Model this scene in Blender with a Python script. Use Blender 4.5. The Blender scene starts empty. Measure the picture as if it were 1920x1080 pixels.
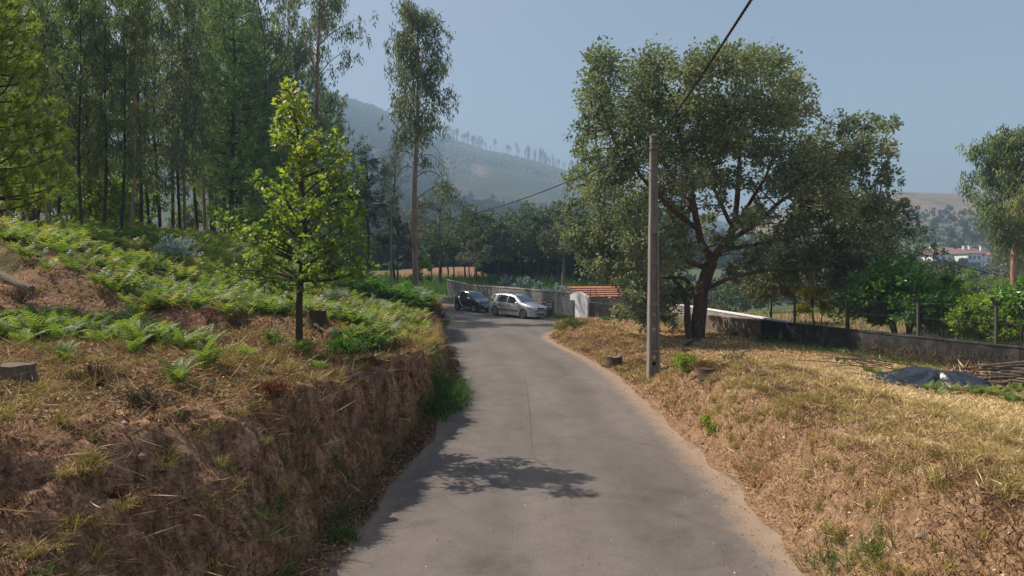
import bpy, math, random
import numpy as np
from mathutils import Vector, Matrix

random.seed(11)
rng = np.random.default_rng(11)
S = bpy.context.scene
COL = S.collection

# ------------------------------------------------------------------ camera, light, exposure
CAMZ, F, HORY = 2.7, 1280.0, 525.0
cam_d = bpy.data.cameras.new('camera')
cam = bpy.data.objects.new('camera', cam_d)
COL.objects.link(cam)
cam.location = (0, 0, CAMZ)
cam.rotation_euler = (math.radians(90), 0, 0)
cam_d.sensor_width = 36.0
cam_d.lens = 24.0
cam_d.shift_y = -15.0 / 1920.0
cam_d.clip_start = 0.1
cam_d.clip_end = 5000
S.camera = cam

SUN_EL = math.radians(50.0)
SUN_AZ = math.radians(-66.0)          # from +Y (the view direction), negative = to the left
SUN_DIR = Vector((math.sin(SUN_AZ) * math.cos(SUN_EL), math.cos(SUN_AZ) * math.cos(SUN_EL), math.sin(SUN_EL)))
W = bpy.data.worlds.new('World')
S.world = W
W.use_nodes = True
wn = W.node_tree
wn.nodes.clear()
sky = wn.nodes.new('ShaderNodeTexSky')
sky.sky_type = 'NISHITA'
sky.sun_disc = False
sky.sun_elevation = SUN_EL
sky.sun_rotation = SUN_AZ
sky.altitude = 200
sky.air_density = 1.0
sky.dust_density = 4.5
sky.ozone_density = 1.0
bg = wn.nodes.new('ShaderNodeBackground')
bg.inputs['Strength'].default_value = 0.08
wo = wn.nodes.new('ShaderNodeOutputWorld')
wn.links.new(sky.outputs[0], bg.inputs[0])
wn.links.new(bg.outputs[0], wo.inputs[0])

sun_d = bpy.data.lights.new('sun', 'SUN')
sun_d.energy = 5.0
sun_d.angle = math.radians(0.5)
sun_d.color = (1.0, 0.90, 0.77)
sun = bpy.data.objects.new('sun', sun_d)
COL.objects.link(sun)
sun.rotation_euler = SUN_DIR.to_track_quat('Z', 'Y').to_euler()
sun.location = (-40, 40, 60)

S.view_settings.view_transform = 'Standard'
S.view_settings.look = 'None'
S.view_settings.exposure = 0.66
S.view_settings.gamma = 1.0
S.view_settings.use_curve_mapping = False
S.render.engine = 'CYCLES'
cy = S.cycles
cy.max_bounces = 6
cy.diffuse_bounces = 4
cy.glossy_bounces = 2
cy.transmission_bounces = 4
cy.transparent_max_bounces = 4
cy.volume_bounces = 0
cy.caustics_reflective = False
cy.caustics_refractive = False
cy.sample_clamp_indirect = 6
cy.use_denoising = True
cy.denoising_prefilter = 'ACCURATE'
HAZE = 0.0008

# ------------------------------------------------------------------ noise and small maths
def _h(ix, iy, iz, seed):
    n = (ix * 374761393 + iy * 668265263 + iz * 2147483647 + seed * 974711) & 0xFFFFFFFF
    n = ((n ^ (n >> 13)) * 1274126177) & 0xFFFFFFFF
    n = n ^ (n >> 16)
    return (n & 0xFFFF) / 65535.0

def vnoise(x, y, z=0.0, seed=0):
    x, y, z = np.broadcast_arrays(np.asarray(x, float), np.asarray(y, float), np.asarray(z, float))
    fx, fy, fz = np.floor(x), np.floor(y), np.floor(z)
    ix, iy, iz = fx.astype(np.int64), fy.astype(np.int64), fz.astype(np.int64)
    tx, ty, tz = x - fx, y - fy, z - fz
    tx, ty, tz = tx * tx * (3 - 2 * tx), ty * ty * (3 - 2 * ty), tz * tz * (3 - 2 * tz)
    r = 0
    for a in (0, 1):
        for b in (0, 1):
            for c in (0, 1):
                r = r + _h(ix + a, iy + b, iz + c, seed) * (tx if a else 1 - tx) * (ty if b else 1 - ty) * (tz if c else 1 - tz)
    return r * 2 - 1

def fbm(x, y, z=0.0, seed=0, o=4):
    r, a, f = 0, 0.5, 1.0
    for i in range(o):
        r = r + a * vnoise(np.asarray(x) * f, np.asarray(y) * f, np.asarray(z) * f, seed + i * 17)
        a *= 0.5
        f *= 2.03
    return r

def sstep(a, b, x):
    t = np.clip((np.asarray(x, float) - a) / (b - a), 0, 1)
    return t * t * (3 - 2 * t)

def unit(v):
    v = np.asarray(v, float)
    return v / np.maximum(np.linalg.norm(v, axis=-1, keepdims=True), 1e-9)

def rdir(n):
    return unit(rng.normal(size=(n, 3)))

def at(px, py, d):
    """pixel of the photograph at a depth -> point"""
    return np.array([(px - 960.0) / F * d, d, CAMZ - (py - HORY) / F * d])

# ------------------------------------------------------------------ mesh builder
class MB:
    def __init__(s):
        s.v, s.f, s.t, s.m, s.n = [], [], [], [], 0

    def add(s, v, f, tint=0.5, mat=0):
        v = np.asarray(v, float).reshape(-1, 3)
        f = np.asarray(f, np.int64)
        if f.ndim == 1:
            f = f[None, :]
        s.v.append(v)
        s.f.append(f + s.n)
        s.t.append(np.broadcast_to(np.asarray(tint, float), (len(v),)))
        s.m.append(np.broadcast_to(np.asarray(mat, int), (len(f),)))
        s.n += len(v)
        return s

    def mesh(s, name, mats, smooth=False, extra=None):
        me = bpy.data.meshes.new(name)
        if not s.v:
            return me
        v = np.concatenate(s.v)
        loops = np.concatenate([f.ravel() for f in s.f])
        tot = np.concatenate([np.full(len(f), f.shape[1]) for f in s.f])
        start = np.concatenate([[0], np.cumsum(tot)[:-1]])
        me.vertices.add(len(v))
        me.vertices.foreach_set('co', v.astype(np.float32).ravel())
        me.loops.add(len(loops))
        me.loops.foreach_set('vertex_index', loops.astype(np.int32))
        me.polygons.add(len(tot))
        me.polygons.foreach_set('loop_start', start.astype(np.int32))
        me.polygons.foreach_set('material_index', np.concatenate(s.m).astype(np.int32))
        me.polygons.foreach_set('use_smooth', np.full(len(tot), bool(smooth)))
        a = me.attributes.new('tint', 'FLOAT', 'POINT')
        a.data.foreach_set('value', np.concatenate(s.t).astype(np.float32))
        for k, val in (extra or {}).items():
            a = me.attributes.new(k, 'FLOAT', 'POINT')
            a.data.foreach_set('value', np.asarray(val, np.float32).ravel())
        me.update(calc_edges=True)
        for m in (mats if isinstance(mats, (list, tuple)) else [mats]):
            me.materials.append(m)
        return me

    def build(s, name, mats, parent=None, smooth=False, extra=None):
        return link(name, s.mesh(name, mats, smooth, extra), parent)

def link(name, data, parent=None):
    o = bpy.data.objects.new(name, data)
    COL.objects.link(o)
    if parent is not None:
        o.parent = parent
    return o

def empty(name, loc=(0, 0, 0), rot=(0, 0, 0)):
    o = link(name, None)
    o.location = [float(c) for c in loc]
    o.rotation_euler = rot
    o.empty_display_size = 0.2
    return o

def tag(o, label=None, cat=None, group=None, kind=None):
    if label: o['label'] = label
    if cat: o['category'] = cat
    if group: o['group'] = group
    if kind: o['kind'] = kind
    return o

def copy_tree(o, loc=None, rz=None, sc=None, parent=None):
    c = o.copy()
    COL.objects.link(c)
    if parent is not None:
        c.parent = parent
    for ch in list(o.children):
        copy_tree(ch, parent=c)
    if loc is not None: c.location = [float(x) for x in loc]
    if rz is not None: c.rotation_euler = (c.rotation_euler[0], c.rotation_euler[1], rz)
    if sc is not None: c.scale = sc if isinstance(sc, (tuple, list)) else (sc, sc, sc)
    return c

def grid_faces(nu, nv, closed=False):
    i = np.arange(nu - 1)[:, None]
    j = np.arange(nv if closed else nv - 1)[None, :]
    j2 = (j + 1) % nv
    a = i * nv + j
    b = i * nv + j2
    return np.stack([a, b, b + nv, a + nv], -1).reshape(-1, 4)

def tube(mb, path, rad, k=6, tint=0.5, mat=0, cap=True, bump=0.0, seed=0):
    p = np.asarray(path, float)
    n = len(p)
    r = np.broadcast_to(np.asarray(rad, float), (n,))
    t = unit(np.gradient(p, axis=0))
    ref = np.array([1.0, 0.13, 0.05]) if abs(t[0][2]) > 0.7 else np.array([0.03, 0.02, 1.0])
    a = unit(np.cross(t, ref))
    b = np.cross(t, a)
    ang = np.linspace(0, 2 * math.pi, k, endpoint=False)
    rr = r[:, None] * np.ones((1, k))
    if bump:
        rr = rr * (1 + bump * fbm(np.cos(ang)[None, :] * 2 + seed, np.sin(ang)[None, :] * 2, p[:, 2:3] * 1.6, seed))
    v = p[:, None, :] + rr[..., None] * (np.cos(ang)[None, :, None] * a[:, None, :] + np.sin(ang)[None, :, None] * b[:, None, :])
    mb.add(v.reshape(-1, 3), grid_faces(n, k, True), tint, mat)
    if cap:
        mb.add(v[-1], np.arange(k)[None, :], tint, mat)
        mb.add(v[0][::-1], np.arange(k)[None, :], tint, mat)
    return mb

def box(mb, c, s, R=None, tint=0.5, mat=0):
    x, y, z = np.asarray(s, float) / 2
    v = np.array([(-x, -y, -z), (x, -y, -z), (x, y, -z), (-x, y, -z), (-x, -y, z), (x, -y, z), (x, y, z), (-x, y, z)])
    if R is not None:
        v = v @ np.asarray(R).T
    mb.add(v + np.asarray(c, float), [(0, 3, 2, 1), (4, 5, 6, 7), (0, 1, 5, 4), (1, 2, 6, 5), (2, 3, 7, 6), (3, 0, 4, 7)], tint, mat)
    return mb

def bevel_box(mb, c, s, b=0.01, R=None, tint=0.5, mat=0):
    """box with chamfered edges (24 vertices)"""
    x, y, z = np.asarray(s, float) / 2
    bm_v, idx = [], {}
    for sx in (-1, 1):
        for sy in (-1, 1):
            for sz in (-1, 1):
                for ax in range(3):
                    p = [sx * (x - b), sy * (y - b), sz * (z - b)]
                    p[ax] = (sx * x, sy * y, sz * z)[ax]
                    idx[(sx, sy, sz, ax)] = len(bm_v)
                    bm_v.append(p)
    q, t = [], []
    for ax in range(3):
        o1, o2 = [(1, 2), (0, 2), (0, 1)][ax]
        for s_ in (-1, 1):
            f = []
            for a1, a2 in ((-1, -1), (1, -1), (1, 1), (-1, 1)):
                k = [0, 0, 0]; k[ax] = s_; k[o1] = a1; k[o2] = a2
                f.append(idx[(*k, ax)])
            q.append(f)
    for ax in range(3):
        o1, o2 = [(1, 2), (0, 2), (0, 1)][ax]
        for a1 in (-1, 1):
            for a2 in (-1, 1):
                k0 = [0, 0, 0]; k1 = [0, 0, 0]
                k0[ax] = -1; k1[ax] = 1
                for k in (k0, k1):
                    k[o1] = a1; k[o2] = a2
                q.append([idx[(*k0, o1)], idx[(*k1, o1)], idx[(*k1, o2)], idx[(*k0, o2)]])
    for sx in (-1, 1):
        for sy in (-1, 1):
            for sz in (-1, 1):
                t.append([idx[(sx, sy, sz, a)] for a in range(3)])
    v = np.array(bm_v)
    if R is not None:
        v = v @ np.asarray(R).T
    n0 = mb.n
    mb.add(v + np.asarray(c, float), q, tint, mat)
    mb.f.append(np.asarray(t, np.int64) + n0)
    mb.m.append(np.full(len(t), mat))
    return mb

def rotz(a):
    c, s = math.cos(a), math.sin(a)
    return np.array([[c, -s, 0], [s, c, 0], [0, 0, 1.0]])

def leaves(mb, c, axis, nrm, L, Wd, tint=0.5, mat=0, fold=0.12, shape='diamond'):
    """many leaves at once: c (n,3) base points"""
    c = np.asarray(c, float)
    n = len(c)
    if n == 0:
        return
    a = unit(axis)
    b = unit(np.cross(a, nrm))
    u = np.cross(b, a)
    L = np.broadcast_to(np.asarray(L, float), (n,))[:, None]
    Wd = np.broadcast_to(np.asarray(Wd, float), (n,))[:, None]
    if shape == 'diamond':
        prof = [(0, 0, 0), (0.42, 0.5, fold), (1, 0, -fold * 0.6), (0.42, -0.5, fold)]
    elif shape == 'lobed':
        prof = [(0, 0, 0), (0.3, 0.26, .03), (0.42, 0.14, .02), (0.62, 0.5, .1), (0.72, 0.22, .04), (1, 0, -.06),
                (0.72, -0.22, .04), (0.62, -0.5, .1), (0.42, -0.14, .02), (0.3, -0.26, .03)]
    elif shape == 'tri':
        prof = [(0, 0.5, 0), (1, 0, 0), (0, -0.5, 0)]
    elif shape == 'oval':
        prof = [(0, 0, 0), (0.3, 0.45, fold), (0.7, 0.42, fold), (1, 0, -fold), (0.7, -0.42, fold), (0.3, -0.45, fold)]
    k = len(prof)
    v = np.empty((n, k, 3))
    for i, (x, y, z) in enumerate(prof):
        v[:, i] = c + a * (x * L) + b * (y * Wd) + u * (z * L)
    f = np.arange(n * k).reshape(n, k)
    t = np.repeat(np.broadcast_to(np.asarray(tint, float), (n,)), k)
    mb.add(v.reshape(-1, 3), f, t, mat)

def blob(mb, c, R, n, L, Wd, tint=0.5, tv=0.18, droop=0.0, shell=0.45, mat=0, shape='diamond', up=0.5, sub=True, out=0.7):
    """a clump of leaves spread through an uneven ellipsoid, itself made of small tufts"""
    R = np.broadcast_to(np.asarray(R, float), (3,))
    if sub and n >= 60:
        k = max(5, n // 22)
        d = rdir(k)
        r = (shell + (1 - shell) * rng.random(k)) ** 0.8
        cc = d * r[:, None] * R
        ci = rng.integers(0, k, n)
        ct = rng.normal(0, tv * 0.6, k)[ci]
        off = rng.normal(0, 0.13, (n, 3)) * R.mean() + rng.normal(0, .03, (n, 3))
        p = cc[ci] + off
    else:
        d = rdir(n)
        r = (shell + (1 - shell) * rng.random(n)) ** 0.7
        p = d * r[:, None] * R
        ct = 0
    o = unit(p + 1e-6)
    ax = unit(o * out + rdir(n) * 0.8 + np.array([0, 0, -droop]))
    nr = unit(rdir(n) * 0.9 + np.array([0, 0, up]) + o * 0.3)
    sz = np.exp(rng.normal(0, 0.25, n))
    leaves(mb, p + np.asarray(c), ax, nr, L * sz, Wd * sz, np.clip(tint + ct + rng.normal(0, tv, n), 0, 1), mat, shape=shape)

def bez(p0, p1, p2, n=8):
    t = np.linspace(0, 1, n)[:, None]
    return (1 - t) ** 2 * np.asarray(p0) + 2 * t * (1 - t) * np.asarray(p1) + t * t * np.asarray(p2)

def wiggle(p, a, seed=0):
    p = np.array(p, float)
    s = np.linspace(0, 5, len(p))
    w = np.stack([vnoise(s, seed * 1.7, 0.3, 5), vnoise(s, seed * 1.3 + 9, 0.7, 6), 0 * s], -1)
    w *= np.minimum(1, np.arange(len(p)) / 2.0)[:, None]
    return p + w * a

# ------------------------------------------------------------------ materials
def new_mat(name):
    m = bpy.data.materials.new(name)
    m.use_nodes = True
    nt = m.node_tree
    nt.nodes.clear()
    out = nt.nodes.new('ShaderNodeOutputMaterial')
    b = nt.nodes.new('ShaderNodeBsdfPrincipled')
    nt.links.new(b.outputs[0], out.inputs[0])
    return m, nt, b, out

def rgb(c):
    return (c[0], c[1], c[2], 1.0)

def ramp(nt, stops, fac=None, interp='LINEAR'):
    r = nt.nodes.new('ShaderNodeValToRGB')
    el = r.color_ramp.elements
    r.color_ramp.interpolation = interp
    while len(el) < len(stops):
        el.new(0.5)
    for e, (p, c) in zip(el, stops):
        e.position = p
        e.color = rgb(c)
    if fac is not None:
        nt.links.new(fac, r.inputs[0])
    return r

def noise(nt, scale, detail=5, rough=0.6, vec=None, out='Fac', dist=0.0):
    n = nt.nodes.new('ShaderNodeTexNoise')
    n.inputs['Scale'].default_value = scale
    n.inputs['Detail'].default_value = detail
    n.inputs['Roughness'].default_value = rough
    n.inputs['Distortion'].default_value = dist
    if vec is not None:
        nt.links.new(vec, n.inputs['Vector'])
    return n.outputs[out]

def mix(nt, fac, a, b, blend='MIX'):
    m = nt.nodes.new('ShaderNodeMix')
    m.data_type = 'RGBA'
    m.blend_type = blend
    for i, v in ((0, fac), (6, a), (7, b)):
        if isinstance(v, (int, float)):
            m.inputs[i].default_value = v
        elif isinstance(v, tuple):
            m.inputs[i].default_value = rgb(v)
        else:
            nt.links.new(v, m.inputs[i])
    return m.outputs[2]

def mth(nt, op, a, b=None, clamp=False):
    m = nt.nodes.new('ShaderNodeMath')
    m.operation = op
    m.use_clamp = clamp
    for i, v in ((0, a), (1, b)):
        if v is None: continue
        if isinstance(v, (int, float)): m.inputs[i].default_value = v
        else: nt.links.new(v, m.inputs[i])
    return m.outputs[0]

def mrange(nt, v, a, b, c=0.0, d=1.0):
    m = nt.nodes.new('ShaderNodeMapRange')
    m.interpolation_type = 'SMOOTHSTEP'
    nt.links.new(v, m.inputs[0])
    for i, x in enumerate((a, b, c, d)):
        m.inputs[i + 1].default_value = x
    return m.outputs[0]

def attr(nt, name='tint'):
    a = nt.nodes.new('ShaderNodeAttribute')
    a.attribute_name = name
    return a.outputs['Fac']

def objco(nt, scale=None):
    t = nt.nodes.new('ShaderNodeTexCoord')
    if scale is None:
        return t.outputs['Object']
    mp = nt.nodes.new('ShaderNodeMapping')
    mp.inputs['Scale'].default_value = scale
    nt.links.new(t.outputs['Object'], mp.inputs[0])
    return mp.outputs[0]

def bump(nt, b, h, strength=0.3, dist=0.02):
    n = nt.nodes.new('ShaderNodeBump')
    n.inputs['Strength'].default_value = strength
    n.inputs['Distance'].default_value = dist
    nt.links.new(h, n.inputs['Height'])
    nt.links.new(n.outputs[0], b.inputs['Normal'])

LEAF_GAIN = dict(straw=1.5, tuft=1.4, dead_grass_light=1.15, dead_grass=1.15, litter=1.2, cork_leaf=2.35, oak_leaf=1.6, euc_leaf=1.9, euc_dark=2.7, pine_leaf=2.6, pine_bright=1.4, wood_leaf=1.8, grey_leaf=1.3, fern=1.0, fern_dark=1.2, citrus_leaf=1.7, lime_leaf=1.6)

def leaf_mat(name, stops, trans=0.35, rough=0.5, spec=0.35, tcol=1.5):
    m, nt, b, out = new_mat(name)
    g = LEAF_GAIN.get(name, 1.0)
    r = ramp(nt, [(p, tuple(min(.75, x * g) for x in c)) for p, c in stops], attr(nt))
    nt.links.new(r.outputs[0], b.inputs['Base Color'])
    b.inputs['Roughness'].default_value = rough
    b.inputs['Specular IOR Level'].default_value = spec
    tr = nt.nodes.new('ShaderNodeBsdfTranslucent')
    c = mix(nt, 1.0, r.outputs[0], (1.25 * tcol, 1.35 * tcol, 0.55 * tcol), 'MULTIPLY')
    nt.links.new(c, tr.inputs[0])
    ms = nt.nodes.new('ShaderNodeMixShader')
    ms.inputs[0].default_value = trans
    nt.links.new(b.outputs[0], ms.inputs[1])
    nt.links.new(tr.outputs[0], ms.inputs[2])
    nt.links.new(ms.outputs[0], out.inputs[0])
    return m

def flat(name, col, rough=0.6, metal=0.0, spec=0.4, var=0.15, scale=6.0, coat=0.0):
    m, nt, b, out = new_mat(name)
    n = noise(nt, scale, 4, 0.6, objco(nt))
    c = mix(nt, n, tuple(x * (1 - var) for x in col), tuple(min(1, x * (1 + var)) for x in col))
    nt.links.new(c, b.inputs['Base Color'])
    b.inputs['Roughness'].default_value = rough
    b.inputs['Metallic'].default_value = metal
    b.inputs['Specular IOR Level'].default_value = spec
    b.inputs['Coat Weight'].default_value = coat
    return m

def bark_mat(name, stops, sc=(6, 6, 1.2), strength=0.6):
    m, nt, b, out = new_mat(name)
    n = noise(nt, 3.0, 6, 0.65, objco(nt, sc))
    r = ramp(nt, stops, n)
    nt.links.new(r.outputs[0], b.inputs['Base Color'])
    b.inputs['Roughness'].default_value = 0.9
    b.inputs['Specular IOR Level'].default_value = 0.15
    bump(nt, b, n, strength, 0.05)
    return m

M = {}
M['cork_leaf'] = leaf_mat('cork_leaf', [(0, (.032, .041, .028)), (.45, (.074, .090, .056)), (.8, (.118, .132, .086)), (1, (.17, .155, .10))], .22, .5, .28)
M['oak_leaf'] = leaf_mat('oak_leaf', [(0, (.04, .065, .018)), (.45, (.085, .125, .028)), (.8, (.16, .19, .035)), (1, (.27, .21, .05))], .42, .45, .4)
M['euc_leaf'] = leaf_mat('euc_leaf', [(0, (.026, .036, .024)), (.5, (.070, .084, .054)), (.85, (.12, .13, .085)), (1, (.19, .15, .10))], .28, .5, .35)
M['euc_dark'] = leaf_mat('euc_dark', [(0, (.020, .032, .020)), (.5, (.046, .062, .034)), (.85, (.085, .105, .045)), (1, (.16, .15, .05))], .35, .5, .3)
M['pine_leaf'] = leaf_mat('pine_leaf', [(0, (.030, .055, .022)), (.5, (.055, .095, .032)), (1, (.10, .14, .04))], .25, .5, .3)
M['pine_bright'] = leaf_mat('pine_bright', [(0, (.05, .085, .020)), (.5, (.12, .165, .030)), (1, (.24, .26, .045))], .3, .5, .3)
M['wood_leaf'] = leaf_mat('wood_leaf', [(0, (.022, .036, .024)), (.5, (.045, .07, .04)), (1, (.09, .115, .055))], .2, .45, .4)
M['far_leaf'] = leaf_mat('far_leaf', [(0, (.022, .034, .022)), (.5, (.042, .058, .034)), (1, (.075, .09, .05))], .0, .95, .0)
M['grey_leaf'] = leaf_mat('grey_leaf', [(0, (.045, .055, .035)), (.5, (.085, .10, .06)), (1, (.15, .15, .085))], .2, .45, .4)
M['citrus_leaf'] = leaf_mat('citrus_leaf', [(0, (.020, .045, .014)), (.5, (.045, .10, .022)), (.85, (.10, .18, .03)), (1, (.20, .22, .03))], .35, .35, .55)
M['yellow_leaf'] = leaf_mat('yellow_leaf', [(0, (.11, .12, .015)), (.5, (.22, .21, .02)), (1, (.36, .31, .03))], .35, .5, .3)
M['lime_leaf'] = leaf_mat('lime_leaf', [(0, (.055, .095, .02)), (.5, (.11, .16, .03)), (1, (.21, .24, .05))], .4, .5, .3)
M['fern'] = leaf_mat('fern', [(0, (.055, .10, .03)), (.4, (.125, .18, .05)), (.8, (.23, .26, .08)), (1, (.32, .22, .10))], .35, .55, .25)
M['fern_dark'] = leaf_mat('fern_dark', [(0, (.025, .065, .02)), (.5, (.055, .12, .03)), (.9, (.10, .17, .04)), (1, (.2, .17, .06))], .35, .55, .25)
M['dry_fern'] = leaf_mat('dry_fern', [(0, (.13, .075, .035)), (.5, (.22, .13, .06)), (1, (.34, .23, .11))], .2, .7, .1, 1.0)
M['straw'] = leaf_mat('straw', [(0, (.20, .13, .065)), (.35, (.34, .24, .115)), (.75, (.48, .37, .19)), (1, (.60, .49, .28))], .15, .7, .15, .9)
M['tuft'] = leaf_mat('tuft', [(0, (.13, .12, .035)), (.4, (.24, .19, .07)), (.8, (.38, .30, .13)), (1, (.50, .40, .2))], .2, .7, .15, .9)
M['dead_grass_light'] = leaf_mat('dead_grass_light', [(0, (.11, .06, .033)), (.3, (.25, .15, .08)), (.65, (.42, .28, .15)), (.9, (.58, .43, .25)), (1, (.70, .58, .40))], .15, .75, .1, .9)
M['dead_grass'] = leaf_mat('dead_grass', [(0, (.07, .035, .02)), (.35, (.18, .095, .05)), (.65, (.32, .20, .10)), (.9, (.50, .36, .19)), (1, (.62, .50, .30))], .15, .75, .1, .9)
M['grass'] = leaf_mat('grass', [(0, (.035, .08, .02)), (.5, (.075, .145, .03)), (.85, (.15, .20, .05)), (1, (.30, .26, .10))], .3, .5, .3)
M['litter'] = leaf_mat('litter', [(0, (.05, .025, .016)), (.35, (.16, .075, .04)), (.7, (.31, .17, .09)), (.93, (.46, .30, .18)), (1, (.6, .5, .4))], .05, .75, .15, .9)
M['heather'] = leaf_mat('heather', [(0, (.045, .055, .025)), (.35, (.09, .08, .04)), (.5, (.25, .09, .12)), (.8, (.40, .15, .20)), (1, (.45, .24, .27))], .15, .7, .15, 1.0)
M['purple'] = leaf_mat('purple', [(0, (.05, .05, .025)), (.45, (.10, .075, .06)), (.6, (.20, .08, .21)), (1, (.30, .13, .32))], .15, .7, .15, 1.0)
M['red_shrub'] = leaf_mat('red_shrub', [(0, (.07, .035, .02)), (.5, (.22, .055, .035)), (1, (.38, .13, .06))], .2, .6, .2, 1.0)
M['silver_leaf'] = leaf_mat('silver_leaf', [(0, (.18, .24, .24)), (.5, (.33, .40, .42)), (1, (.52, .57, .62))], .15, .5, .3, .9)
M['clod'] = leaf_mat('clod', [(0, (.09, .05, .035)), (.5, (.24, .145, .10)), (.85, (.31, .215, .16)), (1, (.38, .30, .25))], 0, .95, .1)
M['moss'] = leaf_mat('moss', [(0, (.03, .04, .015)), (.5, (.085, .085, .025)), (1, (.19, .16, .05))], .1, .8, .1, .9)
M['brush'] = leaf_mat('brush', [(0, (.04, .035, .022)), (.5, (.10, .075, .045)), (1, (.22, .16, .10))], .05, .8, .1, .9)
M['cork_bark'] = bark_mat('cork_bark', [(.3, (.05, .034, .024)), (.55, (.16, .10, .066)), (.75, (.29, .21, .15))], (4, 4, 2.0), 0.9)
M['oak_bark'] = bark_mat('oak_bark', [(.3, (.045, .032, .022)), (.6, (.105, .078, .055)), (.8, (.17, .13, .095))], (9, 9, 2.5))
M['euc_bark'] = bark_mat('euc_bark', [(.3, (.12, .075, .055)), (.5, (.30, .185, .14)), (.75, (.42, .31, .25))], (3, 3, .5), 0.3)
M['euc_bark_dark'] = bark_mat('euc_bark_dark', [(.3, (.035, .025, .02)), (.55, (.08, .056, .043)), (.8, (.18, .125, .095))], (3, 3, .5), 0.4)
M['pine_bark'] = bark_mat('pine_bark', [(.3, (.03, .023, .018)), (.55, (.08, .055, .04)), (.8, (.15, .10, .075))], (5, 5, 1.5), 0.9)
M['grey_bark'] = bark_mat('grey_bark', [(.3, (.10, .085, .07)), (.6, (.24, .21, .18)), (.8, (.34, .31, .27))], (5, 5, 1.5))
M['dead_wood'] = bark_mat('dead_wood', [(.3, (.09, .07, .055)), (.6, (.22, .175, .135)), (.8, (.38, .32, .26))], (14, 14, 2), .5)
M['cut_wood'] = bark_mat('cut_wood', [(.3, (.20, .17, .14)), (.6, (.36, .32, .27)), (.8, (.50, .46, .40))], (8, 8, 8), .3)
M['burnt'] = flat('burnt', (.055, .05, .047), .9, 0, .1)

# ------------------------------------------------------------------ the lie of the land
YL = [-12, 0, 3, 6, 9.2, 13.5, 17.7, 22, 28, 34.6, 46, 58, 64, 72, 90]
XLv = [-2.0, -1.92, -1.87, -1.80, -1.60, -1.40, -1.38, -1.85, -2.6, -3.4, -4.7, -6.0, -7.6, -9.4, -13]
YR = [-12, 0, 6.2, 8.75, 13, 19.7, 23, 26.2, 29, 31.7, 33.5, 36, 39, 42, 44, 50]
XRv = [2.45, 2.6, 2.72, 2.92, 2.97, 2.93, 2.68, 2.3, 1.9, 1.68, 1.8, 2.4, 3.2, 3.95, 5.2, 6.4]

def smooth_interp(y, ys, xs, w=1.0):
    r = 0
    for o, k in ((-w, .25), (0, .5), (w, .25)):
        r = r + k * np.interp(np.asarray(y, float) + o, ys, xs)
    return r

def XL(y): return smooth_interp(y, YL, XLv, 1.2)
def XR(y): return smooth_interp(y, YR, XRv, 0.7)

def ramp_z(x, y):
    s = -0.755 * (np.asarray(x, float) - 0.9) + 0.65 * (np.asarray(y, float) - 46.5)
    s = np.where(np.asarray(y) < 30, -5, s)
    return 0.055 * np.log1p(np.exp(np.clip(s * 1.2, -30, 30))) / 1.2

def bank_w(y):
    """how far back the lip of the left cutting lies: a steep face that eases into a slope near the camera"""
    return smooth_interp(y, [-12, 2, 4, 5.5, 6.5, 8, 10, 12], [4.2, 3.6, 2.7, 1.75, 1.2, .85, .72, .68], .4)

def hL(u, y):
    """height of the left bank at u metres left of the road edge"""
    u = np.asarray(u, float)
    y = np.asarray(y, float)
    H = np.interp(y, [-12, 9, 12, 17, 25, 35, 45, 60, 72, 90], [1.42, 1.42, 1.38, 1.1, .95, .95, .95, .7, .5, .4])
    H = H + 0.10 * fbm(y * 0.6, 3.1, 0, 3, 3)
    H = H * np.where(y > 48, 1 - .3 * sstep(48, 62, y), 1)
    wc = bank_w(y)
    z = 0.05 * sstep(0.0, 0.3, u) + (H - 0.05) * sstep(0, 1, (u - .28) / (wc - .28)) ** 0.8
    near = np.interp(u, [0, .95, 1.6, 2.5, 5.7, 7.5, 9.7, 13, 20, 45], [0, 0, .08, .22, .45, .72, 1.2, 2.0, 2.9, 4.2])
    farp = np.interp(u, [0, 1, 3, 5, 7.6, 9.6, 13, 20, 45], [0, .05, .5, 1.3, 2.3, 2.95, 3.4, 3.8, 4.4])
    k = sstep(12, 28, y)
    z = z + (near * (1 - k) + farp * k) * np.interp(y, [-12, 45, 60, 72, 90], [1, 1.05, .8, .55, .4])
    x = XL(y) - u
    sd = .9 * (y - 12.3 + .48 * (x + 4.0)) + 0.5 * fbm(y * .5, x * .5, 0, 23, 2)
    win = sstep(9, 10.5, y) * (1 - sstep(19, 24, y)) * sstep(1.0, 1.8, u)
    z = z + win * (0.34 * sstep(-.2, .25, sd) - 0.30 * sstep(.25, 6, sd))
    z = z + sstep(.8, 2, u) * (0.09 * fbm(x * .9, y * .9, 0, 8, 4) + 0.16 * fbm(x * .25, y * .25, 0, 9, 2))
    return z + 0.006

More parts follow.
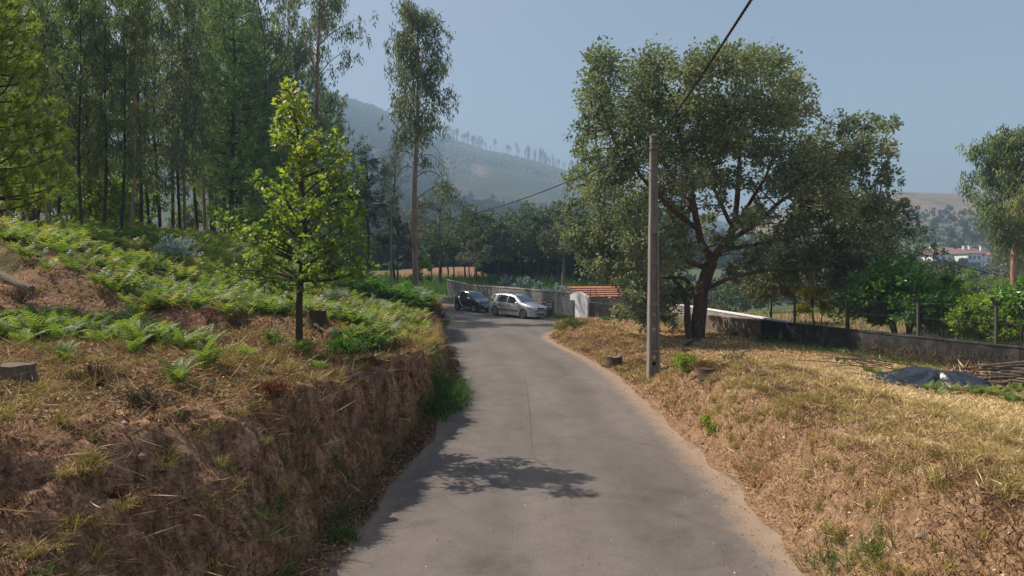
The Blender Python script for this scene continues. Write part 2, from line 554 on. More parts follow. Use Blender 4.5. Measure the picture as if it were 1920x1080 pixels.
def hR(v, y):
    v = np.asarray(v, float)
    y = np.asarray(y, float)
    H = np.interp(y, [-12, 11.5, 14, 16, 18, 22, 26, 30, 33, 36, 39, 42, 50], [1.0, 1.0, .98, .6, .32, .3, .45, .72, .82, .62, .2, .03, .03])
    wdt = np.interp(y, [-12, 10, 15, 20, 26, 33, 50], [1.0, .92, .9, 1.5, 1.7, 1.5, 1.5])
    z = 0.04 * sstep(0, .35, v) + (H - .04) * sstep(.12, 1.0, v / wdt)
    fld = np.interp(y, [-12, 15, 20, 26, 33, 38, 50], [.60, .56, .50, .48, .58, .55, .35])
    k = sstep(1.6, 6.0, v)
    z = z * (1 - k) + fld * k
    z = z + .25 * sstep(9, 16, v) - 3.0 * sstep(26, 60, v)
    x = XR(y) + v
    amp = sstep(.15, .9, v)
    z = z + amp * (0.10 * fbm(x * 1.4, y * 1.4, 0, 41, 4) * (1 - .6 * sstep(2, 4, v)) + 0.10 * fbm(x * .4, y * .4, 0, 42, 2) + .13 * fbm(x * 3.4, y * 3.4, 0, 43, 4) * (1 - .75 * sstep(1.2, 2.2, v)))
    return z + 0.006

def zL(x, y): return hL(XL(y) - np.asarray(x, float), y) + ramp_z(x, y)
def zR(x, y): return hR(np.asarray(x, float) - XR(y), y) + ramp_z(x, y)

def zT(x, y):
    x = np.asarray(x, float); y = np.asarray(y, float)
    c = np.interp(y, [-60, 44, 52, 58, 65, 80, 95, 120, 200, 400], [-.8, -.8, -.3, .5, 1.1, 2.1, 4.0, 5.0, 8, 14])
    r = np.interp(y, [-60, 44, 60, 85, 130, 190, 235, 300, 400], [-.8, -.5, -2.0, -3.2, -3.0, 1.5, 7.6, 9.5, 12])
    l = np.interp(y, [-60, 70, 90, 150, 400], [2.0, 2.6, 3.6, 5, 14])
    kr = sstep(6, 24, x); kl = sstep(-10, -26, x)
    z = c * (1 - kr) * (1 - kl) + r * kr + l * kl
    return z + .35 * fbm(x * .07, y * .07, 0, 77, 3)

def ground_mat(name, kind):
    m, nt, b, out = new_mat(name)
    co = objco(nt)
    n1 = noise(nt, 0.7, 5, .6, co)
    n2 = noise(nt, 7.0, 6, .7, co)
    n3 = noise(nt, 26.0, 5, .7, co)
    if kind == 'left':
        top = ramp(nt, [(.25, (.08, .045, .03)), (.45, (.19, .11, .066)), (.6, (.30, .185, .11)), (.78, (.42, .29, .19))], n2)
        moss = ramp(nt, [(.3, (.055, .06, .022)), (.7, (.14, .12, .05))], n2)
        c = mix(nt, mrange(nt, n1, .48, .62), top.outputs[0], moss.outputs[0])
        st = noise(nt, 3.0, 6, .65, objco(nt, (3.0, 3.0, .7)))
        soil = ramp(nt, [(.30, (.045, .024, .017)), (.42, (.21, .105, .064)), (.55, (.40, .22, .135)), (.68, (.56, .36, .24)), (.82, (.64, .49, .37))], st)
        pale = mix(nt, mrange(nt, n1, .62, .8), soil.outputs[0], (.24, .20, .165))
        c = mix(nt, attr(nt, 'face'), c, pale)
        c = mix(nt, 0.75, c, ramp(nt, [(.34, (.2, .18, .17)), (.5, (.95, .95, .95)), (.68, (1.6, 1.55, 1.5))], n3).outputs[0], 'MULTIPLY')
    elif kind == 'right':
        top = ramp(nt, [(.25, (.16, .09, .05)), (.45, (.29, .18, .09)), (.65, (.42, .29, .15)), (.85, (.52, .39, .22))], n2)
        br = ramp(nt, [(.3, (.14, .085, .053)), (.55, (.28, .175, .105)), (.8, (.42, .29, .185))], n2)
        c = mix(nt, attr(nt, 'face'), top.outputs[0], br.outputs[0])
        c = mix(nt, mrange(nt, n1, .58, .7), c, br.outputs[0])
        c = mix(nt, 0.75, c, ramp(nt, [(.34, (.28, .25, .22)), (.5, (.95, .95, .95)), (.68, (1.5, 1.5, 1.45))], n3).outputs[0], 'MULTIPLY')
    elif kind == 'terrain':
        n0 = noise(nt, 0.05, 4, .6, co)
        gr = ramp(nt, [(.3, (.05, .07, .03)), (.7, (.12, .135, .06))], n1)
        so = ramp(nt, [(.3, (.17, .09, .055)), (.7, (.29, .17, .105))], n1)
        c = mix(nt, attr(nt, 'face'), gr.outputs[0], so.outputs[0])
        c = mix(nt, .3, c, ramp(nt, [(.3, (.6, .6, .6)), (.7, (1.2, 1.2, 1.2))], n0).outputs[0], 'MULTIPLY')
    elif kind == 'hill':
        n0 = noise(nt, 0.01, 6, .65, co)
        nd = noise(nt, 0.11, 4, .7, co)
        gr = ramp(nt, [(.3, (.02, .03, .018)), (.5, (.036, .046, .025)), (.7, (.065, .066, .038))], nd)
        so = ramp(nt, [(.35, (.06, .05, .033)), (.65, (.10, .08, .055))], nd)
        c = mix(nt, mrange(nt, n0, .5, .66), gr.outputs[0], so.outputs[0])
        c = mix(nt, attr(nt, 'face'), c, (.17, .115, .085))
    elif kind == 'brown_hill':
        n0 = noise(nt, 0.025, 6, .65, co)
        nd = noise(nt, 0.3, 4, .7, co)
        so = ramp(nt, [(.3, (.10, .075, .05)), (.5, (.19, .135, .095)), (.7, (.27, .20, .135))], nd)
        gr = ramp(nt, [(.3, (.05, .065, .035)), (.7, (.14, .135, .07))], nd)
        c = mix(nt, mrange(nt, n0, .5, .62), so.outputs[0], gr.outputs[0])
        c = mix(nt, attr(nt, 'face'), c, gr.outputs[0])
    nt.links.new(c, b.inputs['Base Color'])
    b.inputs['Roughness'].default_value = .95
    b.inputs['Specular IOR Level'].default_value = .1
    if kind in ('left', 'right'):
        h = mth(nt, 'ADD', mth(nt, 'MULTIPLY', n2, 1.0), mth(nt, 'MULTIPLY', n3, .35))
        bump(nt, b, h, .8, .06)
    return m

ys = np.concatenate([np.arange(-12, 3, .25), np.arange(3, 15, .07), np.arange(15, 26, .13), np.arange(26, 48, .3), np.arange(48, 76, 1.0)])
us = np.concatenate([np.arange(0, 1.3, .045), np.arange(1.3, 4, .07), np.arange(4, 14, .3), np.arange(14, 52, 2.0)])

def surfL(U, Y, rough=True):
    """a point of the left bank's skin from its lateral and lengthwise coordinates"""
    U = np.asarray(U, float); Y = np.asarray(Y, float)
    z = hL(U, Y)
    X = XL(Y) - U
    WC = bank_w(Y)
    w = sstep(.22, .45, U) * (1 - sstep(1.0, 1.5, U / WC)) * np.interp(Y, [-12, 40, 60], [1, 1, .2])
    g = 0.34 * fbm(Y * 0.9, z * .35, 0, 51, 3) + 0.22 * fbm(Y * 3.2, z * .9, 1, 52, 3) + 0.16 * fbm(Y * 7, z * 4.5, 2, 53, 3)
    X = X - w * (g - .05)
    sl = w * np.interp(WC, [1, 2.5], [0, 1])
    z = z + w * .12 * fbm(Y * 6, U * 8, 0, 54, 3) + sl * (.22 * fbm(Y * 1.6, U * 1.6, 0, 59, 3) + .10 * fbm(Y * 6, U * 6, 0, 60, 3)) + ramp_z(X, Y)
    # the loose verge at the foot wavers along the tarmac
    X = X - (1 - sstep(.0, .35, U)) * (.10 * fbm(Y * 1.3, .3, 0, 55, 3))
    return X, Y, z, WC

def left_bank():
    Y, U = np.meshgrid(ys, us, indexing='ij')
    X, Y, z, WC = surfL(U, Y)
    mb = MB().add(np.stack([X, Y, z], -1).reshape(-1, 3), grid_faces(len(ys), len(us))[:, ::-1])
    face = sstep(.2, .5, U) * (1 - sstep(.75, 1.2, U / WC + .35 * fbm(Y * 2, U * 2, 0, 56, 3))) * np.interp(WC, [1, 2, 3], [1, .75, .5])
    o = mb.build('left_bank', ground_mat('bank_soil', 'left'), smooth=True, extra={'face': face})
    tag(o, kind='structure')

def face_pts(n, u0, u1, y0, y1, keep=None, bias=1.4):
    y = y0 + (y1 - y0) * rng.random(n) ** bias
    u = u0 + (u1 - u0) * rng.random(n)
    X, Y, Z, WC = surfL(u, y)
    P = np.stack([X, Y, Z], 1)
    if keep is not None:
        P = P[rng.random(n) < keep(u, y, WC)]
    return P[in_view(P)]

def right_bank():
    yy = ys[ys < 50]
    vs = np.concatenate([np.arange(0, 2.6, .06), np.arange(2.6, 10, .2), np.arange(10, 62, 1.5)])
    Y, V = np.meshgrid(yy, vs, indexing='ij')
    z = hR(V, Y)
    X = XR(Y) + V
    X = X + (1 - sstep(.0, .4, V)) * (.14 * fbm(Y * 1.1, .9, 0, 57, 3))
    face = (1 - sstep(1.0, 2.2, V + .8 * fbm(Y * .8, V * .8, 0, 58, 3))) * .9 + sstep(8.0, 10, V) * .5
    mb = MB().add(np.stack([X, Y, z + ramp_z(X, Y)], -1).reshape(-1, 3), grid_faces(len(yy), len(vs)))
    o = mb.build('right_bank', ground_mat('meadow_soil', 'right'), smooth=True, extra={'face': np.clip(face, 0, 1)})
    tag(o, kind='structure')

WALL_A = np.array([4.4, 47.0])      # right end of the long concrete wall
WALL_B = np.array([-3.9, 62.0])     # the bend behind the cars
WALL_C = np.array([-6.0, 64.6])

def road():
    yy = np.concatenate([np.arange(-12, 20, .25), np.arange(20, 70.1, .5)])
    k = np.linspace(0, 1, 48)
    rx = XR(yy) + .5
    far = np.interp(yy, [41, 43, 47, 62, 64.6, 70], [4.4, 6.0, 4.9, -3.4, -5.7, -7])
    rx = np.where(yy > 41, far, rx)
    lx = XL(yy) - .5
    rx = np.maximum(rx, lx + .6)
    Y = yy[:, None] + 0 * k
    X = lx[:, None] + (rx - lx)[:, None] * k
    Z = ramp_z(X, Y)
    er = XR(Y) - X
    er = np.where(Y > 40, 2.5, er)
    el = X - XL(Y)
    m, nt, b, out = new_mat('worn_asphalt')
    co = objco(nt)
    n1 = noise(nt, .35, 5, .6, objco(nt, (1.6, .5, 1)))
    n2 = noise(nt, 2.2, 5, .65, co)
    vo = nt.nodes.new('ShaderNodeTexVoronoi')
    vo.inputs['Scale'].default_value = 75
    nt.links.new(co, vo.inputs['Vector'])
    base = ramp(nt, [(.3, (.104, .090, .081)), (.5, (.134, .116, .106)), (.7, (.164, .142, .128))], n1)
    c = mix(nt, .5, base.outputs[0], ramp(nt, [(.3, (.74, .74, .75)), (.7, (1.2, 1.19, 1.17))], n2).outputs[0], 'MULTIPLY')
    tk = mth(nt, 'ADD', attr(nt, 'el'), mth(nt, 'MULTIPLY', mth(nt, 'SUBTRACT', n1, .5), .8))
    tw = mth(nt, 'ABSOLUTE', mth(nt, 'SINE', mth(nt, 'MULTIPLY', tk, 2.05)))
    c = mix(nt, .6, c, ramp(nt, [(.15, (.86, .86, .87)), (.55, (1.0, 1.0, 1.0)), (.95, (1.12, 1.10, 1.08))], tw).outputs[0], 'MULTIPLY')
    big = noise(nt, .9, 7, .72, co, dist=.6)
    c = mix(nt, .7, c, ramp(nt, [(.34, (.72, .72, .73)), (.46, (1, 1, 1)), (.62, (1, 1, 1)), (.72, (1.16, 1.14, 1.1))], big).outputs[0], 'MULTIPLY')
    cv = nt.nodes.new('ShaderNodeTexVoronoi')
    cv.feature = 'DISTANCE_TO_EDGE'
    cv.inputs['Scale'].default_value = .55
    nz = nt.nodes.new('ShaderNodeVectorMath'); nz.operation = 'ADD'
    nt.links.new(co, nz.inputs[0]); nt.links.new(noise(nt, 3.0, 4, .6, co, 'Color'), nz.inputs[1])
    nt.links.new(nz.outputs[0], cv.inputs['Vector'])
    crk = mth(nt, 'MULTIPLY', mrange(nt, cv.outputs['Distance'], .012, .0), mrange(nt, n1, .5, .62))
    c = mix(nt, mth(nt, 'MULTIPLY', crk, .45), c, (.07, .06, .055))
    st = ramp(nt, [(0, (.5, .5, .5)), (.25, (.92, .92, .92)), (.7, (1.14, 1.13, 1.12)), (1, (1.4, 1.38, 1.35))], vo.outputs['Color'])
    c = mix(nt, .38, c, st.outputs[0], 'MULTIPLY')
    nn = mth(nt, 'MULTIPLY', mth(nt, 'SUBTRACT', n2, .5), .9)
    e = mth(nt, 'ADD', attr(nt, 'er'), nn)
    c = mix(nt, mrange(nt, e, .52, .10, 0, .9), c, ramp(nt, [(.3, (.25, .175, .12)), (.7, (.36, .265, .19))], n2).outputs[0])
    e2 = mth(nt, 'ADD', attr(nt, 'el'), nn)
    c = mix(nt, mrange(nt, e2, .4, .05, 0, .8), c, (.24, .18, .13))
    nt.links.new(c, b.inputs['Base Color'])
    b.inputs['Roughness'].default_value = .85
    b.inputs['Specular IOR Level'].default_value = .25
    bump(nt, b, vo.outputs['Distance'], .25, .008)
    mb = MB().add(np.stack([X, Y, Z], -1).reshape(-1, 3), grid_faces(len(yy), 48)[:, ::-1])
    o = mb.build('road', m, smooth=True, extra={'er': er, 'el': el})
    # normals up
    tag(o, kind='structure')
    # dark tar repair and its paler square
    tar = flat('tar', (.105, .095, .087), .8, var=.2, scale=20)
    tar2 = flat('tar_pale', (.118, .104, .095), .85, var=.15, scale=12)
    def strip(name, pts, z, mt):
        n = len(pts)
        v = [(x0, y, z + float(ramp_z(x0, y))) for x0, x1, y in pts] + [(x1, y, z + float(ramp_z(x1, y))) for x0, x1, y in pts]
        f = [(i, n + i, n + i + 1, i + 1) for i in range(n - 1)]
        tag(MB().add(v, f).build(name, mt), kind='structure')
    P = []
    for y, a, c_ in ((9.95, .45, .51), (10.15, .36, .46), (10.35, .31, .37), (10.8, .28, .33), (11.3, .24, .33), (11.9, .20, .33), (12.4, .24, .34), (12.85, .29, .35), (13.6, .32, .35), (15, .34, .37), (17, .35, .38), (19.5, .33, .36)):
        P.append((a + random.uniform(-.012, .012), c_ + random.uniform(-.012, .012), y))
    strip('tar_patch', P, .008, tar)
    strip('tar_patch', [(-.04 + random.uniform(-.02, .02), .27, y) for y in np.linspace(10.3, 12.2, 8)], .004, tar2)
    # a cracked joint that crosses the junction
    a, b_ = at(855, 601, 45.5)[:2], np.array([2.35, 31.9])
    n = 40
    mb = MB()
    pts = []
    for i in range(n):
        t = i / (n - 1)
        p = a * (1 - t) + b_ * t + np.array([.05 * math.sin(i * 1.7), .08 * math.sin(i * 2.3)])
        pts.append(p)
    v = []
    for p in pts:
        for s_ in (-.035, .035):
            v.append((p[0] + s_ * .9, p[1] + s_ * .5, .004 + float(ramp_z(p[0], p[1]))))
    f = [(2 * i, 2 * i + 1, 2 * i + 3, 2 * i + 2) for i in range(n - 1)]
    tag(mb.add(v, f).build('road_joint', tar), kind='structure')

def terrain():
    r = np.concatenate([np.arange(40, 130, 2.5), np.arange(130, 460, 12)])
    a = np.linspace(-1.5, 1.7, 150)
    R, A = np.meshgrid(r, a, indexing='ij')
    X, Y = A * R, R
    Z = zT(X, Y)
    face = sstep(84, 90, Y) * (1 - sstep(112, 122, Y)) * sstep(-22, -14, X) * (1 - sstep(8, 16, X))
    mb = MB().add(np.stack([X, Y, Z], -1).reshape(-1, 3), grid_faces(len(r), len(a))[:, ::-1])
    tag(mb.build('terrain', ground_mat('valley_ground', 'terrain'), smooth=True, extra={'face': face}), kind='structure')
    # low ground that carries the place on past the sides and behind
    g = MB().add([(-700, -300, -4), (700, -300, -4), (900, 900, -4), (-900, 900, -4)], [(0, 1, 2, 3)])
    tag(g.build('ground', ground_mat('low_ground', 'terrain'), extra={'face': [0, 0, 0, 0]}), kind='structure')

HILL_D, BROWN_D = 1400.0, 560.0
def ridge_y(px):
    return np.interp(px, [-900, -300, 200, 560, 640, 700, 760, 800, 850, 900, 950, 1000, 1060, 1150, 1260, 1400, 1600, 1900, 2600],
                     [250, 215, 180, 182, 188, 207, 235, 255, 264, 281, 291, 303, 322, 352, 392, 432, 480, 505, 515])
def hill_z(px, t):
    Y = 230 + (HILL_D - 230) * np.asarray(t, float)
    rise = (HORY - ridge_y(px)) * np.clip(np.sin(np.clip(t, 0, 1) * math.pi / 2), 0, 1) ** .9
    return CAMZ + Y / F * (32 * (1 - np.clip(t, 0, 1)) + rise)
def hill():
    px = np.linspace(-900, 2600, 180)
    t = np.concatenate([np.linspace(0, 1, 60), [1.05, 1.15, 1.35]])
    T, P = np.meshgrid(t, px, indexing='ij')
    Y = 230 + (HILL_D - 230) * T
    X = (P - 960) / F * Y
    Z = hill_z(P, T) - 120 * np.clip(T - 1, 0, 1)
    Z = Z + 9 * fbm(X * .006, Y * .006, 0, 31, 4) * np.sin(np.clip(T, 0, 1) * math.pi) + 1.6 * fbm(X * .025, Y * .025, 0, 33, 3)
    py = HORY - (Z - CAMZ) / Y * F
    face = sstep(884, 892, P + (py - 320) * .9 + 6 * fbm(X * .05, Y * .05, 0, 9, 2)) * (1 - sstep(905, 912, P + (py - 320) * .9)) * sstep(306, 311, py) * (1 - sstep(328, 336, py))
    mb = MB().add(np.stack([X, Y, Z], -1).reshape(-1, 3), grid_faces(len(t), len(px))[:, ::-1])
    tag(mb.build('hill', ground_mat('hill_cover', 'hill'), smooth=True, extra={'face': face}), kind='structure')

def brown_y(px):
    return np.interp(px, [1100, 1350, 1500, 1690, 1760, 1830, 1920, 2100, 2600], [520, 440, 385, 360, 362, 365, 368, 380, 400])
def brown_z(px, t):
    zr = CAMZ + (HORY - brown_y(px)) / F * BROWN_D
    return 6.5 + (zr - 6.5) * np.clip(t, 0, 1) ** 1.25
def brown_hill():
    px = np.linspace(1100, 2600, 120)
    t = np.concatenate([np.linspace(0, 1, 46), [1.06, 1.2, 1.5]])
    T, P = np.meshgrid(t, px, indexing='ij')
    Y = 225 + (BROWN_D - 225) * T
    X = (P - 960) / F * Y
    Z = brown_z(P, T) - 40 * np.clip(T - 1, 0, 1) + (1.6 * fbm(X * .03, Y * .03, 0, 61, 4)) * np.sin(np.clip(T, 0, 1) * math.pi)
    face = 1 - sstep(.35, .62, T + .1 * fbm(X * .03, Y * .03, 0, 62, 3))
    mb = MB().add(np.stack([X, Y, Z], -1).reshape(-1, 3), grid_faces(len(t), len(px))[:, ::-1])
    tag(mb.build('brown_hill', ground_mat('brown_cover', 'brown_hill'), smooth=True, extra={'face': face}), kind='structure')

left_bank(); right_bank(); road(); terrain(); hill(); brown_hill()

# ------------------------------------------------------------------ big trees
def branchy(mb, p0, p1, r0, r1, sag=0.0, k=6, n=7, wig=.12, seed=0, mat=0, bump=0.0):
    p0, p1 = np.asarray(p0, float), np.asarray(p1, float)
    L = np.linalg.norm(p1 - p0)
    mid = (p0 + p1) / 2 + np.array([0, 0, -sag * L]) + rng.normal(0, .06, 3) * L
    path = wiggle(bez(p0, mid, p1, n), wig * L * .35, seed)
    tube(mb, path, np.linspace(r0, r1, n), k, mat=mat, bump=bump, seed=seed)
    return path

def cork_oak():
    D = 26.0
    bx, by = at(1308, 628, D)[:2]
    bz = float(zR(bx, by)) - .1
    t = empty('cork_oak', (bx, by, bz))
    tag(t, 'tall spreading cork oak with grey green crown behind the concrete utility pole', 'tree')
    O = np.array([bx, by, bz])
    def q(px, py, dd=0.0):
        return at(px, py, D + dd) - O
    tr = MB()
    trunk = np.array([q(1308, 632), q(1306, 605), q(1314, 560), q(1322, 525), q(1334, 490)])
    trunk[0, 2] = -.25
    tp = wiggle(np.concatenate([bez(trunk[0], trunk[1], trunk[2], 6)[:-1], bez(trunk[2], trunk[3], trunk[4], 6)]), .05, 3)
    tube(tr, tp, np.linspace(.29, .23, len(tp)) * np.array([1.35, 1.1] + [1] * (len(tp) - 2)), 14, bump=.25, seed=4)
    o_tr = tr.build('trunk', M['cork_bark'], t, smooth=True)
    def limb(pts, r0, r1, name='limb', seed=0):
        mb = MB()
        P = np.array(pts)
        n = len(P)
        s = np.linspace(0, n - 1, n * 5)
        P2 = np.stack([np.interp(s, np.arange(n), P[:, i]) for i in range(3)], 1)
        P2 = (np.roll(P2, 1, 0) + P2 + np.roll(P2, -1, 0)) / 3
        P2[0], P2[-1] = P[0], P[-1]
        P2 = wiggle(P2, .10, seed)
        tube(mb, P2, np.linspace(r0, r1, len(P2)), 9, bump=.18, seed=seed)
        mb.build(name, M['cork_bark'], t, smooth=True)
        return P2
    forks = []
    top = tp[-1]
    forks.append(limb([top, q(1312, 455, -.3), q(1304, 400, -.6), q(1296, 352, -.8), q(1280, 270, -1.2), q(1262, 190, -1.4)], .17, .04, seed=11))
    forks.append(limb([top, q(1362, 452, .4), q(1377, 420, .6), q(1383, 370, .6), q(1388, 300, .4), q(1395, 215, .2), q(1400, 140, 0)], .17, .035, seed=12))
    forks.append(limb([q(1374, 425, .6), q(1352, 385, .9), q(1330, 340, 1.4), q(1320, 260, 2.0), q(1325, 170, 2.4)], .09, .02, seed=13))
    forks.append(limb([q(1376, 425, .6), q(1405, 380, .2), q(1440, 330, -.4), q(1470, 260, -1), q(1475, 190, -1.2)], .09, .02, seed=14))
    forks.append(limb([q(1368, 450, .5), q(1420, 420, -1.0), q(1462, 380, -1.8), q(1520, 340, -2.4), q(1590, 290, -2.8), q(1622, 272, -2.8)], .10, .02, seed=15))
    forks.append(limb([q(1350, 470, .4), q(1430, 455, 1.4), q(1520, 440, 1.6), q(1600, 420, 1.4), q(1645, 412, 1.0)], .09, .02, seed=16))
    forks.append(limb([q(1308, 430, -.5), q(1260, 390, -1.4), q(1200, 330, -2.0), q(1150, 270, -2.2), q(1120, 180, -2.2)], .10, .02, seed=17))
    forks.append(limb([q(1304, 400, -.6), q(1240, 300, .8), q(1215, 220, 1.6), q(1215, 140, 1.8)], .10, .03, seed=18))
    forks.append(limb([q(1318, 500, 0), q(1260, 480, -1.5), q(1200, 460, -2.2), q(1130, 430, -2.2)], .11, .03, seed=19))
    forks.append(limb([tp[5], q(1286, 520, .6), q(1220, 520, 1.2), q(1150, 500, 1.4), q(1100, 470, 1.0)], .10, .03, seed=20))
    forks.append(limb([tp[6], q(1370, 520, -1.2), q(1450, 505, -1.6), q(1540, 500, -1.6)], .09, .03, seed=21))
    # a second, thinner stem that leaves the foot
    f2 = np.array([q(1296, 632, -.2), q(1290, 600, -.2), q(1288, 570, -.1), q(1278, 545, .2), q(1262, 520, .4)])
    f2[0, 2] = -.2
    limb(f2, .15, .07, name='stem', seed=25)
    cl = [(1132, 122, 44), (1120, 175, 42), (1222, 128, 50), (1205, 185, 52), (1300, 132, 44), (1350, 118, 42), (1395, 118, 44), (1440, 128, 44), (1478, 165, 40),
          (1490, 215, 42), (1128, 225, 40), (1190, 240, 50), (1260, 215, 52), (1320, 200, 54), (1385, 195, 56), (1440, 205, 50), (1098, 245, 34), (1108, 285, 38),
          (1165, 305, 50), (1235, 285, 52), (1300, 275, 46), (1370, 265, 48), (1435, 275, 46), (1495, 275, 38), (1535, 265, 36), (1575, 238, 36), (1620, 232, 34),
          (1655, 232, 28), (1660, 270, 28), (1610, 285, 42), (1555, 310, 46), (1500, 335, 44), (1640, 325, 36), (1672, 330, 22), (1125, 355, 44), (1085, 330, 34), (1085, 395, 38), (1075, 440, 36),
          (1140, 420, 48), (1195, 375, 50), (1250, 350, 46), (1200, 440, 50), (1255, 425, 40), (1120, 480, 42), (1180, 500, 48), (1235, 500, 42), (1190, 545, 38),
          (1215, 560, 42), (1262, 550, 34), (1255, 590, 26), (1205, 600, 22), (1122, 503, 26), (1440, 350, 36), (1580, 380, 46), (1640, 385, 44), (1685, 395, 30), (1690, 430, 28), (1640, 440, 44), (1580, 440, 48),
          (1520, 400, 42), (1530, 470, 48), (1475, 440, 38), (1600, 500, 40), (1470, 500, 40), (1425, 490, 30), (1665, 475, 28), (1410, 530, 24),
          (1345, 330, 30), (1400, 420, 20), (1290, 380, 22), (1290, 460, 22), (1420, 395, 22), (1345, 250, 44), (1280, 500, 26), (1385, 510, 30), (1395, 330, 34), (1345, 330, 36), (1405, 415, 30), (1285, 385, 36), (1288, 465, 32), (1425, 400, 34), (1335, 445, 22), (1245, 585, 36), (1205, 590, 32), (1220, 620, 24), (1172, 585, 26), (1340, 380, 26), (1365, 455, 24), (1330, 410, 26), (1440, 450, 34), (1405, 478, 26), (1500, 420, 30), (1260, 445, 34), (1310, 330, 40), (1290, 540, 22), (1515, 300, 40), (1482, 325, 40), (1530, 345, 44), (1505, 365, 38), (1555, 350, 40)]
    big, stubs = MB(), MB()
    sets = []
    for i, (px, py, r) in enumerate(cl):
        edge = abs(px - 1370) / 330.0
        spread = 3.2 * math.sqrt(max(.1, 1 - edge ** 2))
        ds = [rng.uniform(-1, 1) * spread]
        if r > 38:
            ds.append(-ds[0] + rng.uniform(-.8, .8))
        for k_, dd in enumerate(ds):
            sets.append((q(px + rng.normal(0, 5) * k_, py + rng.normal(0, 5) * k_, dd), r / F * D, .48 + rng.normal(0, .11) + .05 * (dd < 0)))
    pts = np.concatenate(forks)
    for i, (c, R, tn) in enumerate(sets):
        n = int(860 * (R / .85) ** 2)
        blob(big, c, (R * 1.02, R * 1.02, R * .86), n, .122, .076, tint=tn, tv=.15, shell=.15, up=.7)
        d = np.linalg.norm(pts - c, axis=1) + .8 * (pts[:, 2] > c[2])
        j = int(np.argmin(d))
        if d[j] > .3:
            branchy(stubs, pts[j], c - (c - pts[j]) * .12, .036, .009, -.08, 5, 6, seed=i)
            for _ in range(4):
                branchy(stubs, c - (c - pts[j]) * .2, c + rdir(1)[0] * R * .8, .014, .005, 0, 4, 4, seed=i)
    big.build('crown', M['cork_leaf'], t)
    tag(stubs.build('twigs', M['cork_bark'], t), kind='stuff')

def young_oak():
    D = 10.9
    bx, by = at(561, 640, D)[:2]
    bz = float(zL(bx, by)) - .05
    t = empty('young_oak', (bx, by, bz))
    tag(t, 'young oak with bright yellow green leaves and thin trunk on the left bank', 'tree')
    O = np.array([bx, by, bz])
    def q(px, py, dd=0.0):
        return at(px, py, D + dd) - O
    tr = MB()
    P = np.array([q(561, 645), q(562, 600), q(564, 540), q(570, 480), q(572, 420), q(566, 350), q(560, 280), q(552, 215), q(545, 178)])
    P[0, 2] = -.1
    s = np.linspace(0, 8, 33)
    P2 = wiggle(np.stack([np.interp(s, np.arange(9), P[:, i]) for i in range(3)], 1), .03, 8)
    tube(tr, P2, np.interp(s, [0, .6, 3, 5, 8], [.072, .056, .047, .028, .009]), 9, bump=.15)
    tr.build('trunk', M['oak_bark'], t, smooth=True)
    cl = [(540, 172, 17), (527, 192, 13), (552, 190, 17), (563, 205, 16), (546, 222, 20), (524, 226, 12), (575, 222, 15), (548, 250, 20), (522, 250, 14), (570, 262, 18),
          (536, 275, 20), (604, 265, 19), (632, 265, 16), (645, 285, 12), (600, 290, 22), (560, 295, 22), (632, 300, 15), (575, 320, 24), (615, 330, 22), (548, 325, 18), (640, 335, 15),
          (482, 337, 13), (520, 357, 16), (505, 368, 14), (672, 332, 14), (655, 365, 17), (600, 360, 26), (565, 365, 22), (635, 395, 24), (540, 385, 22), (600, 400, 28), (665, 405, 16),
          (520, 410, 20), (560, 420, 28), (640, 430, 26), (412, 412, 13), (428, 425, 15), (450, 430, 16), (478, 438, 19), (510, 440, 24), (600, 450, 30), (665, 450, 20), (690, 460, 14), (545, 460, 26),
          (480, 480, 18), (510, 485, 22), (575, 485, 26), (625, 485, 24), (662, 490, 18), (437, 507, 15), (468, 512, 16), (420, 510, 11), (500, 525, 16), (535, 522, 18), (660, 515, 15), (635, 520, 17), (690, 500, 13),
          (540, 545, 13), (560, 530, 16), (600, 525, 18), (522, 540, 10), (580, 500, 20)]
    lv, br = MB(), MB()
    for i, (px, py, r) in enumerate(cl):
        wide = 1.0 if py > 340 else .45
        dd = rng.uniform(-1, 1) * wide * max(.15, 1 - abs(px - 575) / 170.0)
        c = q(px, py, dd)
        R = r / F * D * 1.1
        n = int(46 * (r / 18.0) ** 2)
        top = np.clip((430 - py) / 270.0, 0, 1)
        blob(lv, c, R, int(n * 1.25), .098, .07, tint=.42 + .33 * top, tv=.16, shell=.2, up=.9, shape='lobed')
        jz = np.interp(c[2] - .35 * abs(c[0] - P2[20][0]) - .1, P2[:, 2], np.arange(len(P2)))
        st = P2[int(np.clip(jz, 9, len(P2) - 1))]
        branchy(br, st, c, max(.008, .026 - .02 * top), .005, .05, 5, 8, .1, seed=i)
        for _ in range(3):
            branchy(br, c, c + rdir(1)[0] * R * .9, .005, .002, 0, 4, 3)
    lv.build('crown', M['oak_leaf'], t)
    tag(br.build('branches', M['oak_bark'], t), kind='stuff')

